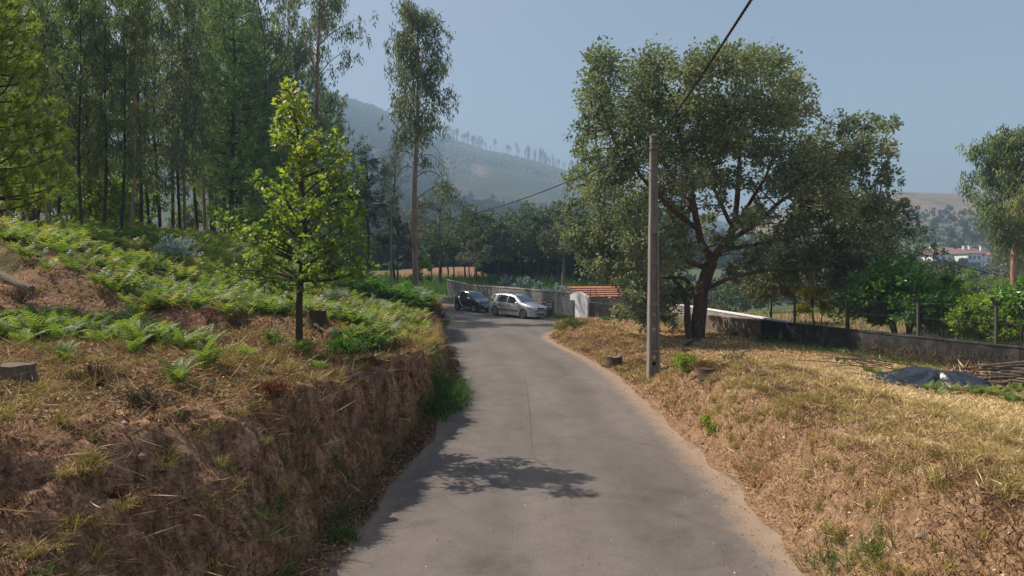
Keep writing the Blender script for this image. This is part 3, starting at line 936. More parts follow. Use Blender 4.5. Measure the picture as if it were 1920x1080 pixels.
def eucalyptus(name, H, start, seed, r0=.16, spread=2.0, nb=34, per=150, bark='euc_bark', leaf='euc_leaf', lean=0.0, hang=.5, L=.17, Wd=.034, curve=.25, densetop=True, skip=None):
    """slender gum tree: bare lower stem, rising boughs, hanging leaves"""
    global rng
    keep, rng = rng, np.random.default_rng(seed)
    t = empty(name)
    tr, lv = MB(), MB()
    n = 22
    s = np.linspace(0, 1, n)
    path = np.stack([lean * H * s ** 1.4 + curve * vnoise(s * 3, seed, 0, 1), curve * vnoise(s * 3, seed + 5, 0, 2), H * s - .3 * (s == 0)], 1)
    tube(tr, path, r0 * (1 - s) ** .8 + .018, 8, bump=.08, seed=seed)
    br = MB()
    for i in range(nb):
        h = start + (1 - start) * (i / nb) ** .9
        h = min(.985, h + rng.normal(0, .012))
        p = np.array([np.interp(h, s, path[:, k]) for k in range(3)])
        a = i * 2.4 + rng.normal(0, .5)
        rel = (h - start) / (1 - start)
        reach = spread * (0.65 + .5 * math.sin(rel * 2.6)) * (1 - rel * .55) * rng.uniform(.55, 1.25)
        rise = reach * rng.uniform(.5, 1.1)
        e = p + np.array([math.cos(a) * reach, math.sin(a) * reach, rise])
        bp = wiggle(bez(p, p + np.array([math.cos(a) * reach * .6, math.sin(a) * reach * .6, rise * .95]), e, 9), .12, i)
        tube(br, bp, np.linspace(.012 + .03 * reach / 2 * (1 - rel * .5), .006, 9), 5)
        m = max(12, int(per * (.5 + reach / spread * .7)))
        nt_ = max(3, m // 20)
        tt = rng.uniform(.3, 1.05, nt_)
        base = np.stack([np.interp(tt, np.linspace(0, 1, 9), bp[:, k]) for k in range(3)], 1) + rng.normal(0, .14 + .10 * reach, (nt_, 3)) * [1, 1, .8]
        base[:, 2] -= np.abs(rng.normal(0, hang * .35, nt_))
        ci = rng.integers(0, nt_, m)
        strand = rng.random(m)
        c = base[ci] + rng.normal(0, .13, (m, 3)) + np.array([0, 0, -1])[None] * (strand * hang)[:, None]
        ax = unit(rng.normal(0, .42, (m, 3)) + np.array([0, 0, -1.0]))
        tn = .46 + rng.normal(0, .2, nt_)[ci] + rng.normal(0, .13, m)
        leaves(lv, c, ax, rdir(m), L * np.exp(rng.normal(0, .25, m)), Wd, np.clip(tn, 0, 1), fold=.05)
    # dead stubs on the bare stem
    for i in range(7):
        h = rng.uniform(.1, start)
        p = np.array([np.interp(h, s, path[:, k]) for k in range(3)])
        a = rng.uniform(0, 6.28)
        branchy(br, p, p + np.array([math.cos(a), math.sin(a), rng.uniform(-.2, .8)]) * rng.uniform(.3, 1.2), .014, .005, .1, 4, 5, seed=i)
    tr.build('trunk', M[bark], t, smooth=True)
    tag(br.build('boughs', M[bark], t), kind='stuff')
    lv.build('crown', M[leaf], t)
    rng = keep
    return t

def pine(name, H, start, seed, r0=.17, spread=2.2, whorls=16, leaf='pine_leaf', L=.2, bright=.5, per=26, tufts=7):
    global rng
    keep, rng = rng, np.random.default_rng(seed)
    t = empty(name)
    tr, br, lv = MB(), MB(), MB()
    n = 18
    s = np.linspace(0, 1, n)
    path = np.stack([.2 * vnoise(s * 3, seed, 0, 1), .2 * vnoise(s * 3, seed + 5, 0, 2), H * s - .3 * (s == 0)], 1)
    tube(tr, path, r0 * (1 - s) ** .85 + .015, 8, bump=.12, seed=seed)
    for w in range(whorls):
        h = start + (1 - start) * w / whorls
        p = np.array([np.interp(h, s, path[:, k]) for k in range(3)])
        k = rng.integers(4, 7)
        rel = w / whorls
        for j in range(k):
            a = j * 6.283 / k + w * 1.1 + rng.normal(0, .25)
            reach = spread * (1 - rel) ** .75 * rng.uniform(.65, 1.15) + .25
            d = np.array([math.cos(a), math.sin(a), 0])
            e = p + d * reach + np.array([0, 0, reach * (.18 + .45 * rel)])
            bp = bez(p, p + d * reach * .6 + np.array([0, 0, -.05 * reach]), e, 7)
            tube(br, bp, np.linspace(.012 + .014 * reach, .006, 7), 5)
            nt_ = max(2, int(tufts * reach / spread + 2))
            for q_ in range(nt_):
                f = 1 - .75 * (q_ / nt_) * rng.uniform(.7, 1.2)
                c = np.array([np.interp(f, np.linspace(0, 1, 7), bp[:, x]) for x in range(3)]) + (rng.normal(0, .16 * reach ** .5, 3) if q_ else 0)
                c[2] += abs(rng.normal(0, .06))
                td = unit(d * .5 + np.array([0, 0, .75]) + rng.normal(0, .3, 3))
                m = per
                ax = unit(td * .75 + rdir(m) * .85)
                cc = c + td * rng.random(m)[:, None] * L * .9
                leaves(lv, cc, ax, rdir(m), L * rng.uniform(.7, 1.15, m), L * .085, np.clip(bright + rng.normal(0, .08) + rng.normal(0, .14, m), 0, 1), shape='tri')
    tr.build('trunk', M['pine_bark'], t, smooth=True)
    tag(br.build('boughs', M['pine_bark'], t), kind='stuff')
    lv.build('crown', M[leaf], t)
    rng = keep
    return t

def broadleaf(name, H, R, base, seed, leaf='wood_leaf', bark='oak_bark', n=5200, L=.16, Wd=.10, nb=26, r0=.16, stems=1, flat_=1.0, tint=.46, shape='diamond', taper=.15, trans=None):
    """rounded crown built from uneven clumps on real limbs"""
    global rng
    keep, rng = rng, np.random.default_rng(seed)
    t = empty(name)
    tr, br, lv = MB(), MB(), MB()
    tops = []
    for k in range(stems):
        a = k * 6.283 / stems + seed
        off = np.array([math.cos(a), math.sin(a), 0]) * (0.0 if stems == 1 else .14)
        e = np.array([math.cos(a) * R * .3 * (stems > 1), math.sin(a) * R * .3 * (stems > 1), base + (H - base) * (.62 if stems == 1 else .4)])
        path = wiggle(bez(off + [0, 0, -.25], off + [0, 0, base * .6], e, 10), .1 * R * .4, k + seed)
        tube(tr, path, np.linspace(r0, r0 * .35, 10), 8, bump=.15, seed=seed)
        tops.append(path)
    P = np.concatenate(tops)
    P = P[P[:, 2] > base * .45] if (P[:, 2] > base * .45).any() else P
    cz = (H + base) / 2
    hz = (H - base) / 2
    for i in range(nb):
        d = rdir(1)[0]
        d[2] = abs(d[2]) * 1.2 - .55
        d = unit(d)
        zz = d[2]
        rr = 1 - taper * max(0, zz)
        c = np.array([d[0] * R * rr, d[1] * R * rr, cz + zz * hz * flat_]) * 1.0
        c[:2] *= rng.uniform(.45, .95)
        c[2] = cz + (c[2] - cz) * rng.uniform(.6, .98)
        Rb = R * rng.uniform(.24, .40)
        blob(lv, c, (Rb, Rb, Rb * .8), n // nb, L, Wd, tint=tint + rng.normal(0, .07), tv=.16, shell=.15, shape=shape)
        j = int(np.argmin(np.linalg.norm(P - c, axis=1) + .6 * np.maximum(0, P[:, 2] - c[2] + .2)))
        branchy(br, P[j], c, r0 * .28, .012, 0, 5, 6, seed=i)
    tr.build('trunk', M[bark], t, smooth=True)
    tag(br.build('limbs', M[bark], t), kind='stuff')
    lv.build('crown', M[leaf], t)
    rng = keep
    return t


# ------------------------------------------------------------------ the stand on the left
def stand():
    GE, GP = 'gum trees packed in the stand at the top of the left slope', 'pines among the gum trees on the left slope'
    LE = 'slender gum tree among many in the shady stand above the left slope'
    LP = 'dark drooping pine among the gum trees of the left stand'
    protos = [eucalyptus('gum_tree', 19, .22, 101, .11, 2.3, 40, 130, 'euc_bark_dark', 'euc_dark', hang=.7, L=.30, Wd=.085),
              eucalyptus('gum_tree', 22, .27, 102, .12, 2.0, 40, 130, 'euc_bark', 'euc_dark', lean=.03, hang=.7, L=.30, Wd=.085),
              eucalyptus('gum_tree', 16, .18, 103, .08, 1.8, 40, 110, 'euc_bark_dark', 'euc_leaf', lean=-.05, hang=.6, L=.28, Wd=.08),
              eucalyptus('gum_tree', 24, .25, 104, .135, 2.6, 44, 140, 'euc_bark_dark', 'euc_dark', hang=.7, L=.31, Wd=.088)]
    pp = [pine('pine_tree', 15, .22, 111, .14, 2.1, 22, L=.26, per=34, tufts=10), pine('pine_tree', 11, .12, 112, .11, 1.9, 20, L=.26, per=34, tufts=10)]
    used = set()
    def place(protos_, i, loc, rz, sc, label, cat, group):
        p = protos_[i]
        key = p.name
        if key not in used:
            used.add(key)
            o = p
            o.location = [float(c) for c in loc]; o.rotation_euler = (0, 0, rz); o.scale = (sc,) * 3
        else:
            o = copy_tree(p, loc, rz, sc)
        return tag(o, label, cat, group)
    # the stems the photograph shows along the edge: px, depth, kind, scale, lean
    front = [(18, 24, 1), (95, 23, 1), (113, 26, 3), (152, 25, 0), (186, 30, 2), (197, 25.5, 3), (231, 25, 3), (243, 24.6, 1), (301, 36, 2),
             (322, 42, 0), (343, 38, 1), (387, 44, 1), (275, 40, 3), (60, 31, 3), (130, 36, 0), (365, 46, 3), (405, 50, 0), (478, 54, 3), (505, 50, 2), (70, 26, 2), (172, 27.5, 2), (268, 31, 2), (5, 28, 3), (335, 38, 2), (455, 58, 0), (535, 60, 1)]
    PH = [19, 22, 16, 24]
    def fit(px, d, k, lo=20, hi=110):
        x = (px - 960) / F * d
        z = float(zL(x, d)) if XL(d) - x < 44 else 4.5
        top = CAMZ + (HORY + rng.uniform(lo, hi)) / F * d
        return x, z, (top - z) / PH[k]
    near = sorted(f_[0] for f_ in front if f_[1] <= 26)
    words_ = ['leftmost', 'second', 'third', 'fourth', 'fifth', 'sixth', 'seventh', 'eighth', 'ninth', 'tenth', 'eleventh', 'twelfth']
    for px, d, k in front:
        x, z, sc = fit(px, d, k, -60 if px > 380 else 10)
        lab = LE
        if d <= 26:
            w_ = words_[near.index(px)]
            lab = ('leftmost gum trunk' if w_ == 'leftmost' else w_ + ' gum trunk from the left') + ' along the front edge of the stand'
        place(protos, k, (x, d, z - .1), rng.uniform(0, 6), sc, lab, 'tree', GE)
    for i in range(5):
        d = rng.uniform(34, 60)
        px = rng.uniform(-60, 260) if d < 42 else rng.uniform(-60, 520)
        k = int(rng.integers(0, 4))
        x, z, sc = fit(px, d, k, -80, 100)
        place(protos, k, (x, d, z - .1), rng.uniform(0, 6), sc, LE, 'tree', GE)
    for px, d, k, sc in [(440, 47, 1, 1.65), (425, 54, 0, 1.35), (560, 60, 0, 1.3), (590, 66, 0, 1.3), (520, 60, 1, 1.6), (475, 52, 1, 1.5), (60, 38, 0, 1), (395, 52, 0, 1.3), (615, 68, 1, 1.6)]:
        x = (px - 960) / F * d
        place(pp, k, (x, d, float(zL(x, d)) - .1), rng.uniform(0, 6), sc, LP, 'tree', GP)
    # the sunlit pine that leans into the frame at the left edge
    o = pine('pine_tree', 6.1, .30, 121, .12, 1.15, 16, 'pine_bright', L=.17, bright=.6, per=52, tufts=10)
    x = at(-15, 500, 13.0)[0]
    o.location = (float(x), 13.0, float(zL(x, 13.0)) - .1)
    tag(o, 'bright green pine with fluffy needle tufts at the left edge of the photo', 'tree')
    # open gum at the right end of the stand
    o = eucalyptus('gum_tree', 21.5, .36, 131, .17, 2.7, 36, 240, 'euc_bark', 'euc_leaf', lean=.035, hang=.6, L=.28, Wd=.075)
    x = at(592, 480, 56)[0]
    o.location = (float(x), 56, float(zL(x, 56)) - .1)
    o.scale = (1.3, 1.3, 1.3)
    tag(o, 'airy gum tree with spread boughs at the right end of the stand', 'tree')
    # the hero gum with the pink stem
    o = eucalyptus('gum_tree', 18.6, .50, 141, .19, 2.2, 50, 210, 'euc_bark', 'euc_leaf', hang=.8, L=.28, Wd=.075, curve=.15, lean=.012)
    x = at(776, 500, 44)[0]
    o.location = (float(x), 44, float(zL(x, 44)) - .1)
    o.scale = (1.03, 1.03, 1.03)
    tag(o, 'tall lone gum tree with pinkish bare stem left of the parked cars', 'tree')
    arch, al = MB(), MB()
    for z, ex, ez, nl in ((9.4, 1.9, 8.6, 60), (8.7, 2.2, 7.4, 200), (8.3, 1.6, 7.6, 60), (6.2, 3.4, 5.9, 420), (7.6, 2.3, 6.6, 240), (5.6, 2.4, 4.6, 160), (9.9, -1.6, 9.2, 160), (9.0, -1.9, 7.6, 220), (8.2, -1.5, 6.4, 160)):
        p = np.array([.05, 0, z])
        e = np.array([ex, rng.normal(0, .5), ez])
        mid = np.array([ex * .6, e[1] * .5, max(z, ez) + abs(ex) * .62])
        bp = bez(p, mid, e, 12)
        tube(arch, bp, np.linspace(.03, .008, 12), 5)
        m = nl
        tt = np.clip(1.05 - np.abs(rng.normal(0, .22, m)), 0, 1)
        c = np.stack([np.interp(tt, np.linspace(0, 1, 12), bp[:, k]) for k in range(3)], 1) + rng.normal(0, .22, (m, 3)) - np.array([0, 0, 1]) * rng.random((m, 1)) * .8
        leaves(al, c, unit(rng.normal(0, .4, (m, 3)) + [0, 0, -1]), rdir(m), .2, .042, np.clip(.45 + rng.normal(0, .17, m), 0, 1))
    tag(arch.build('arching_boughs', M['euc_bark_dark'], o), kind='stuff')
    al.build('hanging_leaves', M['euc_leaf'], o)

def broadleaves():
    def put(o, px, d, label, zf, cat='tree', group=None, dz=0.0):
        x = (px - 960) / F * d
        o.location = (float(x), float(d), float(zf(x, d)) + dz)
        return tag(o, label, cat, group)
    # dark trees between the stand and the lone gum
    put(broadleaf('acacia_tree', 13.2, 2.9, 2.2, 201, 'wood_leaf', n=9000, nb=34, r0=.2, tint=.45), 690, 64, 'dense dark tree with round top between the stand and the lone gum', zL)
    put(broadleaf('acacia_tree', 9.6, 2.5, 1.6, 202, 'wood_leaf', n=6500, nb=28, r0=.16, tint=.42), 640, 54, 'lower dark tree crowding the left side of the round topped one', zL)
    put(broadleaf('acacia_tree', 12.5, 4.1, 1.6, 203, 'grey_leaf', n=8000, nb=30, r0=.16, tint=.5), 826, 76, 'grey green bushy tree right behind the pink stemmed gum', zT)
    put(broadleaf('acacia_tree', 7.0, 2.0, 1.2, 204, 'grey_leaf', n=4500, nb=22, r0=.12, tint=.55), 745, 62, 'small grey green tree beside the street lamp', zL)
    o = eucalyptus('gum_tree', 13.5, .3, 142, .1, 1.5, 30, 150, 'euc_bark_dark', 'euc_leaf', hang=.7, lean=.02)
    put(o, 735, 62, 'thin drooping gum tree left of the pink stemmed one', zL)
    put(broadleaf('acacia_tree', 7.2, 2.0, 1.2, 205, 'grey_leaf', 'grey_bark', n=3600, nb=20, r0=.12, tint=.62), 890, 70, 'pale airy tree in front of the dark wood on the left', zT, dz=-.1)
    put(broadleaf('sapling', 3.2, .9, .5, 206, 'lime_leaf', n=1500, nb=14, r0=.05, L=.12, Wd=.08), 792, 46, 'lime green sapling at the foot of the pink stemmed gum', zL)
    # the wood beyond the wall
    G = 'dark trees of the wood beyond the concrete wall'
    Lb = 'dark leafy tree with thin bare trunk in the wood beyond the wall'
    pr = [broadleaf('wood_tree', 9.2, 2.7, 2.3, 211, 'wood_leaf', n=7200, nb=30, r0=.12, L=.2, Wd=.13, tint=.5),
          broadleaf('wood_tree', 8.2, 2.5, 2.0, 212, 'wood_leaf', n=3800, nb=22, r0=.12, L=.2, Wd=.13, tint=.44),
          broadleaf('wood_tree', 10.0, 2.5, 2.7, 213, 'wood_leaf', n=4200, nb=24, r0=.15, L=.2, Wd=.13, tint=.56)]
    spots = [(828, 84), (850, 80), (872, 84), (893, 78), (915, 82), (936, 77), (955, 82), (975, 78), (993, 83), (1010, 78), (1028, 82), (1046, 77), (905, 86), (945, 87), (985, 87), (1022, 87),
             (1075, 80), (1105, 84), (1140, 80), (1180, 85), (840, 88), (880, 88), (810, 80), (1060, 86)] + [(q, 96 + (q % 7)) for q in range(925, 1260, 17)]
    for i, (px, d) in enumerate(spots):
        p = pr[i % 3]
        x = (px - 960) / F * d
        loc = (x, d, float(zT(x, d)) - .1)
        sc = rng.uniform(.82, 1.02)
        if i < 3:
            o = p; o.location = [float(c) for c in loc]; o.scale = (sc,) * 3
        else:
            o = copy_tree(p, loc, rng.uniform(0, 6), sc)
        tag(o, Lb, 'tree', G)
    put(broadleaf('olive_tree', 8.0, 2.2, 2.6, 221, 'grey_leaf', 'grey_bark', n=5200, nb=26, r0=.2, tint=.5), 1056, 62, 'tree with pale grey leaning trunk behind the white gate pillar', zT, dz=.2)
    # garden right of the boundary wall
    zg = lambda x, d: zR(x, d)
    put(broadleaf('citrus_tree', 2.75, 1.75, .42, 231, 'citrus_leaf', n=15000, nb=54, r0=.08, stems=4, L=.13, Wd=.075, tint=.5), 1690, 21.5, 'rounded glossy dark green citrus tree behind the dark wall', zg)
    put(broadleaf('garden_shrub', 2.1, .8, .4, 232, 'yellow_leaf', n=3600, nb=24, r0=.04, stems=3, L=.08, Wd=.045, tint=.6), 1530, 27.5, 'bright yellow shrub behind the wall under the cork oak', zg)
    put(broadleaf('garden_tree', 2.9, 1.55, .7, 233, 'grey_leaf', n=10000, nb=36, r0=.07, L=.10, Wd=.065, tint=.8), 1446, 32, 'pale green fruit tree with low fork left of the yellow shrub', zg)
    put(broadleaf('garden_tree', 3.6, 1.3, .8, 234, 'cork_leaf', n=4200, nb=24, r0=.07, L=.10, Wd=.06, tint=.5), 1590, 26, 'grey green garden tree between yellow shrub and citrus tree', zg)
    put(broadleaf('garden_shrub', 1.75, 1.0, .15, 235, 'lime_leaf', n=8500, nb=36, r0=.04, stems=4, L=.10, Wd=.06, tint=.62), 1838, 19.6, 'yellow green shrub pressed against the wire netting', zg)
    put(broadleaf('garden_shrub', 2.3, .95, .15, 236, 'citrus_leaf', n=8000, nb=36, r0=.04, stems=4, L=.11, Wd=.065, tint=.65), 1925, 19.0, 'leafy green shrub at the right edge behind the netting', zg)
    put(broadleaf('garden_shrub', 1.9, 1.1, .15, 237, 'lime_leaf', n=7500, nb=34, r0=.04, stems=4, L=.11, Wd=.065, tint=.5), 1775, 23.5, 'bright green shrub just right of the citrus tree', zg)
    put(broadleaf('garden_shrub', 1.2, .9, .1, 238, 'grey_leaf', n=2200, nb=18, r0=.03, stems=3, L=.08, Wd=.05, tint=.5), 1345, 44, 'low grey bush behind the white topped wall', zT, dz=.9)
    put(broadleaf('garden_tree', 4.2, 2.2, .5, 239, 'wood_leaf', n=5200, nb=26, r0=.08, L=.14, Wd=.09, tint=.55), 1400, 52, 'dark bush tree seen through the gap beside the oak trunk', zT, dz=.5)
    # trees further down the valley
    GV = 'trees filling the valley before the white houses'
    zv = zT
    put(broadleaf('valley_tree', 9.5, 3.0, 1.2, 241, 'wood_leaf', n=5600, nb=28, r0=.16, L=.2, Wd=.13, tint=.55), 1712, 58, 'dark tree rising just right of the cork oak crown', zv)
    put(broadleaf('valley_tree', 4.6, 1.9, .6, 242, 'wood_leaf', n=4200, nb=24, r0=.13, L=.16, Wd=.1, tint=.5), 1772, 46, 'dark olive tree below the left white house', zv)
    put(broadleaf('valley_tree', 5.0, 3.0, .5, 243, 'lime_leaf', n=6500, nb=30, r0=.13, L=.16, Wd=.1, tint=.22), 1832, 52, 'mid green feathery tree below the right white house', zv)
    put(broadleaf('valley_tree', 7.0, 3.2, .8, 244, 'grey_leaf', n=5600, nb=28, r0=.13, L=.18, Wd=.11, tint=.55), 1905, 60, 'grey green tree behind the gum at the right edge', zv)
    pv = [broadleaf('valley_tree', 8, 3.4, .8, 245, 'wood_leaf', n=2600, nb=22, r0=.15, L=.34, Wd=.22, tint=.55), broadleaf('valley_tree', 6.5, 3.2, .6, 246, 'grey_leaf', n=2400, nb=20, r0=.14, L=.34, Wd=.22, tint=.5)]
    sp = [(1735, 120), (1760, 140), (1705, 110), (1790, 165), (1812, 150), (1850, 150), (1880, 130), (1915, 120), (1945, 140), (1670, 130), (1640, 110), (1600, 120), (1560, 100), (1740, 185), (1832, 190),
          (1500, 110), (1440, 100), (1380, 90), (1330, 95), (1290, 88), (1865, 175), (1690, 160), (1900, 190), (1480, 140), (1970, 100), (1340, 130), (1420, 150), (1240, 95)]
    for i, (px, d) in enumerate(sp):
        x = (px - 960) / F * d
        loc = (x, d, float(zT(x, d)) - .2)
        sc = rng.uniform(.75, 1.05)
        if 1725 < px < 1895:
            sc = min(sc, max(.2, (CAMZ + (HORY - 512) / F * d - float(zT(x, d))) / 8.6))
        if i < 2:
            o = pv[i]; o.location = [float(c) for c in loc]; o.scale = (sc,) * 3
        else:
            o = copy_tree(pv[i % 2], loc, rng.uniform(0, 6), sc)
        tag(o, 'soft green tree in the hazy valley before the white houses', 'tree', GV)
    # gum at the right edge
    o = eucalyptus('gum_tree', 11.2, .36, 143, .20, 2.9, 44, 480, 'euc_bark', 'euc_dark', hang=.5, L=.24, Wd=.075, lean=.0)
    put(o, 1908, 40, 'gum tree with reddish forked stem at the right edge of the photo', zT, dz=.1)
    # undergrowth lit from behind along the stand
    ub = [broadleaf('undergrowth_bush', 3.0, 1.3, .3, 251, 'lime_leaf', n=1700, nb=22, r0=.04, stems=3, L=.13, Wd=.08, tint=.35),
          broadleaf('undergrowth_bush', 2.2, 1.2, .2, 252, 'oak_leaf', n=1500, nb=20, r0=.04, stems=3, L=.12, Wd=.07, tint=.4),
          broadleaf('undergrowth_bush', 4.2, 1.4, .6, 253, 'lime_leaf', n=2000, nb=24, r0=.05, stems=2, L=.13, Wd=.08, tint=.3)]
    for i in range(48):
        d = rng.uniform(27, 56)
        px = rng.uniform(-40, 290) if d < 40 else rng.uniform(-40, 640)
        x = (px - 960) / F * d
        z = float(zL(x, d)) if XL(d) - x < 44 else 4.5
        loc = (x, d, z - .1)
        sc = rng.uniform(.7, 1.2)
        if i < 3:
            o = ub[i]; o.location = [float(c) for c in loc]; o.scale = (sc,) * 3
        else:
            o = copy_tree(ub[i % 3], loc, rng.uniform(0, 6), sc)
        tag(o, 'yellow green bush growing in the shade between the gum trunks', 'bush', 'undergrowth bushes between the gum trunks')


# ------------------------------------------------------------------ walls, pillar, shed
def wall_mat(name, a, b_, c_, sc=1.2, strength=.5):
    m, nt, b, out = new_mat(name)
    co = objco(nt)
    n1 = noise(nt, sc, 6, .65, co)
    n2 = noise(nt, 14, 5, .7, co)
    sk = noise(nt, 2.0, 5, .6, objco(nt, (2.5, 2.5, .4)))
    r = ramp(nt, [(.3, a), (.52, b_), (.75, c_)], n1)
    c = mix(nt, .5, r.outputs[0], ramp(nt, [(.35, (.62, .62, .62)), (.6, (1.1, 1.1, 1.1))], sk).outputs[0], 'MULTIPLY')
    c = mix(nt, attr(nt), c, mix(nt, .75, c, (.9, .85, .8), 'MULTIPLY'))
    c = mix(nt, .35, c, ramp(nt, [(.3, (.6, .6, .6)), (.7, (1.25, 1.25, 1.25))], n2).outputs[0], 'MULTIPLY')
    nt.links.new(c, b.inputs['Base Color'])
    b.inputs['Roughness'].default_value = .92
    b.inputs['Specular IOR Level'].default_value = .15
    bump(nt, b, n2, strength, .01)
    return m

def prism(mb, pts, y0, y1, tint=.5, mat=0):
    """polygon in x,z pushed along y"""
    n = len(pts)
    v = [(x, y0, z) for x, z in pts] + [(x, y1, z) for x, z in pts]
    mb.add(v, np.arange(n)[None, :], tint, mat)
    k = mb.n - len(v)
    mb.f.append((np.arange(n)[::-1] + n)[None, :] + k); mb.m.append(np.array([mat]))
    q = np.array([(i, i + n, (i + 1) % n + n, (i + 1) % n) for i in range(n)]) + k
    mb.f.append(q); mb.m.append(np.full(n, mat))
    return mb

def concrete_wall():
    mt = [wall_mat('block_grey', (.20, .197, .19), (.32, .314, .30), (.43, .42, .405)), wall_mat('block_mortar', (.13, .125, .118), (.19, .185, .175), (.25, .24, .23))]
    ren = wall_mat('pier_render', (.30, .285, .26), (.42, .40, .365), (.52, .50, .46))
    d = WALL_B - WALL_A
    L = float(np.linalg.norm(d))
    d = d / L
    nrm = np.array([-d[1], d[0]])
    if nrm[1] > 0: nrm = -nrm
    root = empty('concrete_wall', (WALL_A[0], WALL_A[1], 0), (0, 0, math.atan2(d[1], d[0])))
    tag(root, 'long grey concrete block wall with pale coping behind the parked cars', 'wall')
    # local x runs along the wall, the road lies at +y or -y
    side = 1 if (np.array([-d[1], d[0]]) @ nrm) > 0 else -1
    base = lambda x: float(ramp_z(*(WALL_A + d * x)))
    topz = lambda x: float(np.interp(x, [0, 4, 10, L], [1.86, 1.95, 2.14, 2.28]))
    th = .17
    bh, bl = .245, .50
    bm = {}
    core = MB()
    n = 34
    xs = np.linspace(0, L, n)
    for i in range(n - 1):
        x0, x1 = xs[i], xs[i + 1]
        z0, z1 = base(x0) - .3, base(x1) - .3
        t0, t1 = topz(x0) - .01, topz(x1) - .01
        v = [(x0, -th / 2 + .012, z0), (x1, -th / 2 + .012, z1), (x1, -th / 2 + .012, t1), (x0, -th / 2 + .012, t0), (x0, th / 2 - .012, z0), (x1, th / 2 - .012, z1), (x1, th / 2 - .012, t1), (x0, th / 2 - .012, t0)]
        core.add(v, [(0, 1, 2, 3), (5, 4, 7, 6), (3, 2, 6, 7)], mat=1)
    core.add([(0, -th / 2 + .012, -.3), (0, th / 2 - .012, -.3), (0, th / 2 - .012, 1.85), (0, -th / 2 + .012, 1.85)], [(0, 1, 2, 3)], mat=1)
    core.build('mortar_core', mt, root)
    blocks = []
    row = 0
    lim = 12
    slope = (topz(L) - topz(0)) / L
    for row in range(12):
        x = -.25 * (row % 2)
        while x < L:
            a, b_ = max(x, 0), min(x + bl, L)
            x += bl
            if b_ - a < .08: continue
            mid = (a + b_) / 2
            z0 = topz(mid) - .10 - (row + 1) * bh
            if z0 + bh < base(mid) - .02: continue
            blocks.append((mid, b_ - a, z0, row))
    bc = [bevel_box(MB(), (0, 0, 0), (bl - .014, th, bh - .014), .012, tint=t_).mesh('brick_block', mt) for t_ in (.0, .3, .6, 1.0)]
    blocks.sort(key=lambda b: b[0])
    rest = MB()
    for i, (mid, ln, z0, row_) in enumerate(blocks):
        if i < 300:
            o = link('block', bc[int(rng.integers(0, 4))], root)
            o.location = (mid, rng.normal(0, .003), z0 + bh / 2)
            o.rotation_euler = (rng.normal(0, .006), -math.atan(slope), rng.normal(0, .004))
            o.scale = (ln / bl, 1, 1)
        else:
            box(rest, (mid, rng.normal(0, .003), z0 + bh / 2), (ln - .014, th, bh - .014), tint=rng.choice([0, .3, .6, 1.0]))
    tag(rest.build('blocks', mt, root), kind='stuff')
    cp = MB()
    for i in range(n - 1):
        x0, x1 = xs[i] + (.002 if i else -.06), xs[i + 1]
        for zz in (0,):
            v = [(x0, -.12, topz(x0) - .10), (x1, -.12, topz(x1) - .10), (x1, .12, topz(x1) - .10), (x0, .12, topz(x0) - .10),
                 (x0, -.12, topz(x0) + .0), (x1, -.12, topz(x1)), (x1, .12, topz(x1)), (x0, .12, topz(x0))]
            cp.add(v, [(0, 3, 2, 1), (4, 5, 6, 7), (0, 1, 5, 4), (3, 7, 6, 2)] + ([(0, 4, 7, 3)] if i == 0 else []))
    cp.build('coping', ren, root)
    for x in (2.35, L - .15):
        p = MB()
        w = .34 if x < 5 else .5
        box(p, (x, 0, (topz(x) - .105 + base(x) - .3) / 2), (w, th + .07, topz(x) - .105 - base(x) + .3))
        p.build('pier', ren, root)
    # rust streak along a course
    # the short rendered stretch that turns back at the far end
    d2 = WALL_C - WALL_B
    L2 = float(np.linalg.norm(d2)); d2 /= L2
    r2 = empty('rendered_wall', (WALL_B[0] + d2[0] * .12, WALL_B[1] + d2[1] * .12, 0), (0, 0, math.atan2(d2[1], d2[0])))
    tag(r2, 'short rendered end of the grey wall rising behind the small black car', 'wall')
    zb = float(ramp_z(*WALL_B)) - .3
    g = MB()
    v = [(0, -.1, zb), (L2, -.1, zb), (L2, .1, zb), (0, .1, zb), (0, -.1, 2.25), (L2, -.1, 2.66), (L2, .1, 2.66), (0, .1, 2.25)]
    g.add(v, [(0, 3, 2, 1), (4, 5, 6, 7), (0, 1, 5, 4), (1, 2, 6, 5), (2, 3, 7, 6), (3, 0, 4, 7)])
    g.build('wall_face', wall_mat('old_render', (.20, .195, .19), (.36, .345, .325), (.50, .48, .45), .8), r2)
    c = MB()
    v = [(.0, -.13, 2.252), (L2 + .04, -.13, 2.668), (L2 + .04, .13, 2.668), (.0, .13, 2.252), (0, -.13, 2.32), (L2 + .04, -.13, 2.735), (L2 + .04, .13, 2.735), (0, .13, 2.32)]
    c.add(v, [(0, 3, 2, 1), (4, 5, 6, 7), (0, 1, 5, 4), (1, 2, 6, 5), (2, 3, 7, 6), (3, 0, 4, 7)])
    c.build('coping', ren, r2)

WHITE = flat('white_paint', (.80, .80, .80), .6, var=.04, scale=3)
def gate_pillar():
    D = 41.5
    q = lambda px, py: (at(px, py, D)[0], at(px, py, D)[2])
    prof = [(1080.3, 612), (1101, 612), (1101, 557), (1097.5, 553.2), (1091, 549), (1086.5, 547.6), (1080, 548.6), (1075, 550.6), (1071.8, 553), (1071.6, 563.2), (1080.3, 563.2)]
    pts = [q(a, b) for a, b in prof]
    cx = sum(p[0] for p in pts) / len(pts)
    o = empty('gate_pillar', (cx, D, 0))
    o.rotation_euler = (0, 0, math.radians(-55))
    mb = prism(MB(), [((x - cx) * 1.7, z) for x, z in pts][::-1], -.07, .07)
    mb.build('pillar_body', WHITE, o)
    tag(o, 'white painted wall end with rounded top and side corbel by the mound', 'pillar')

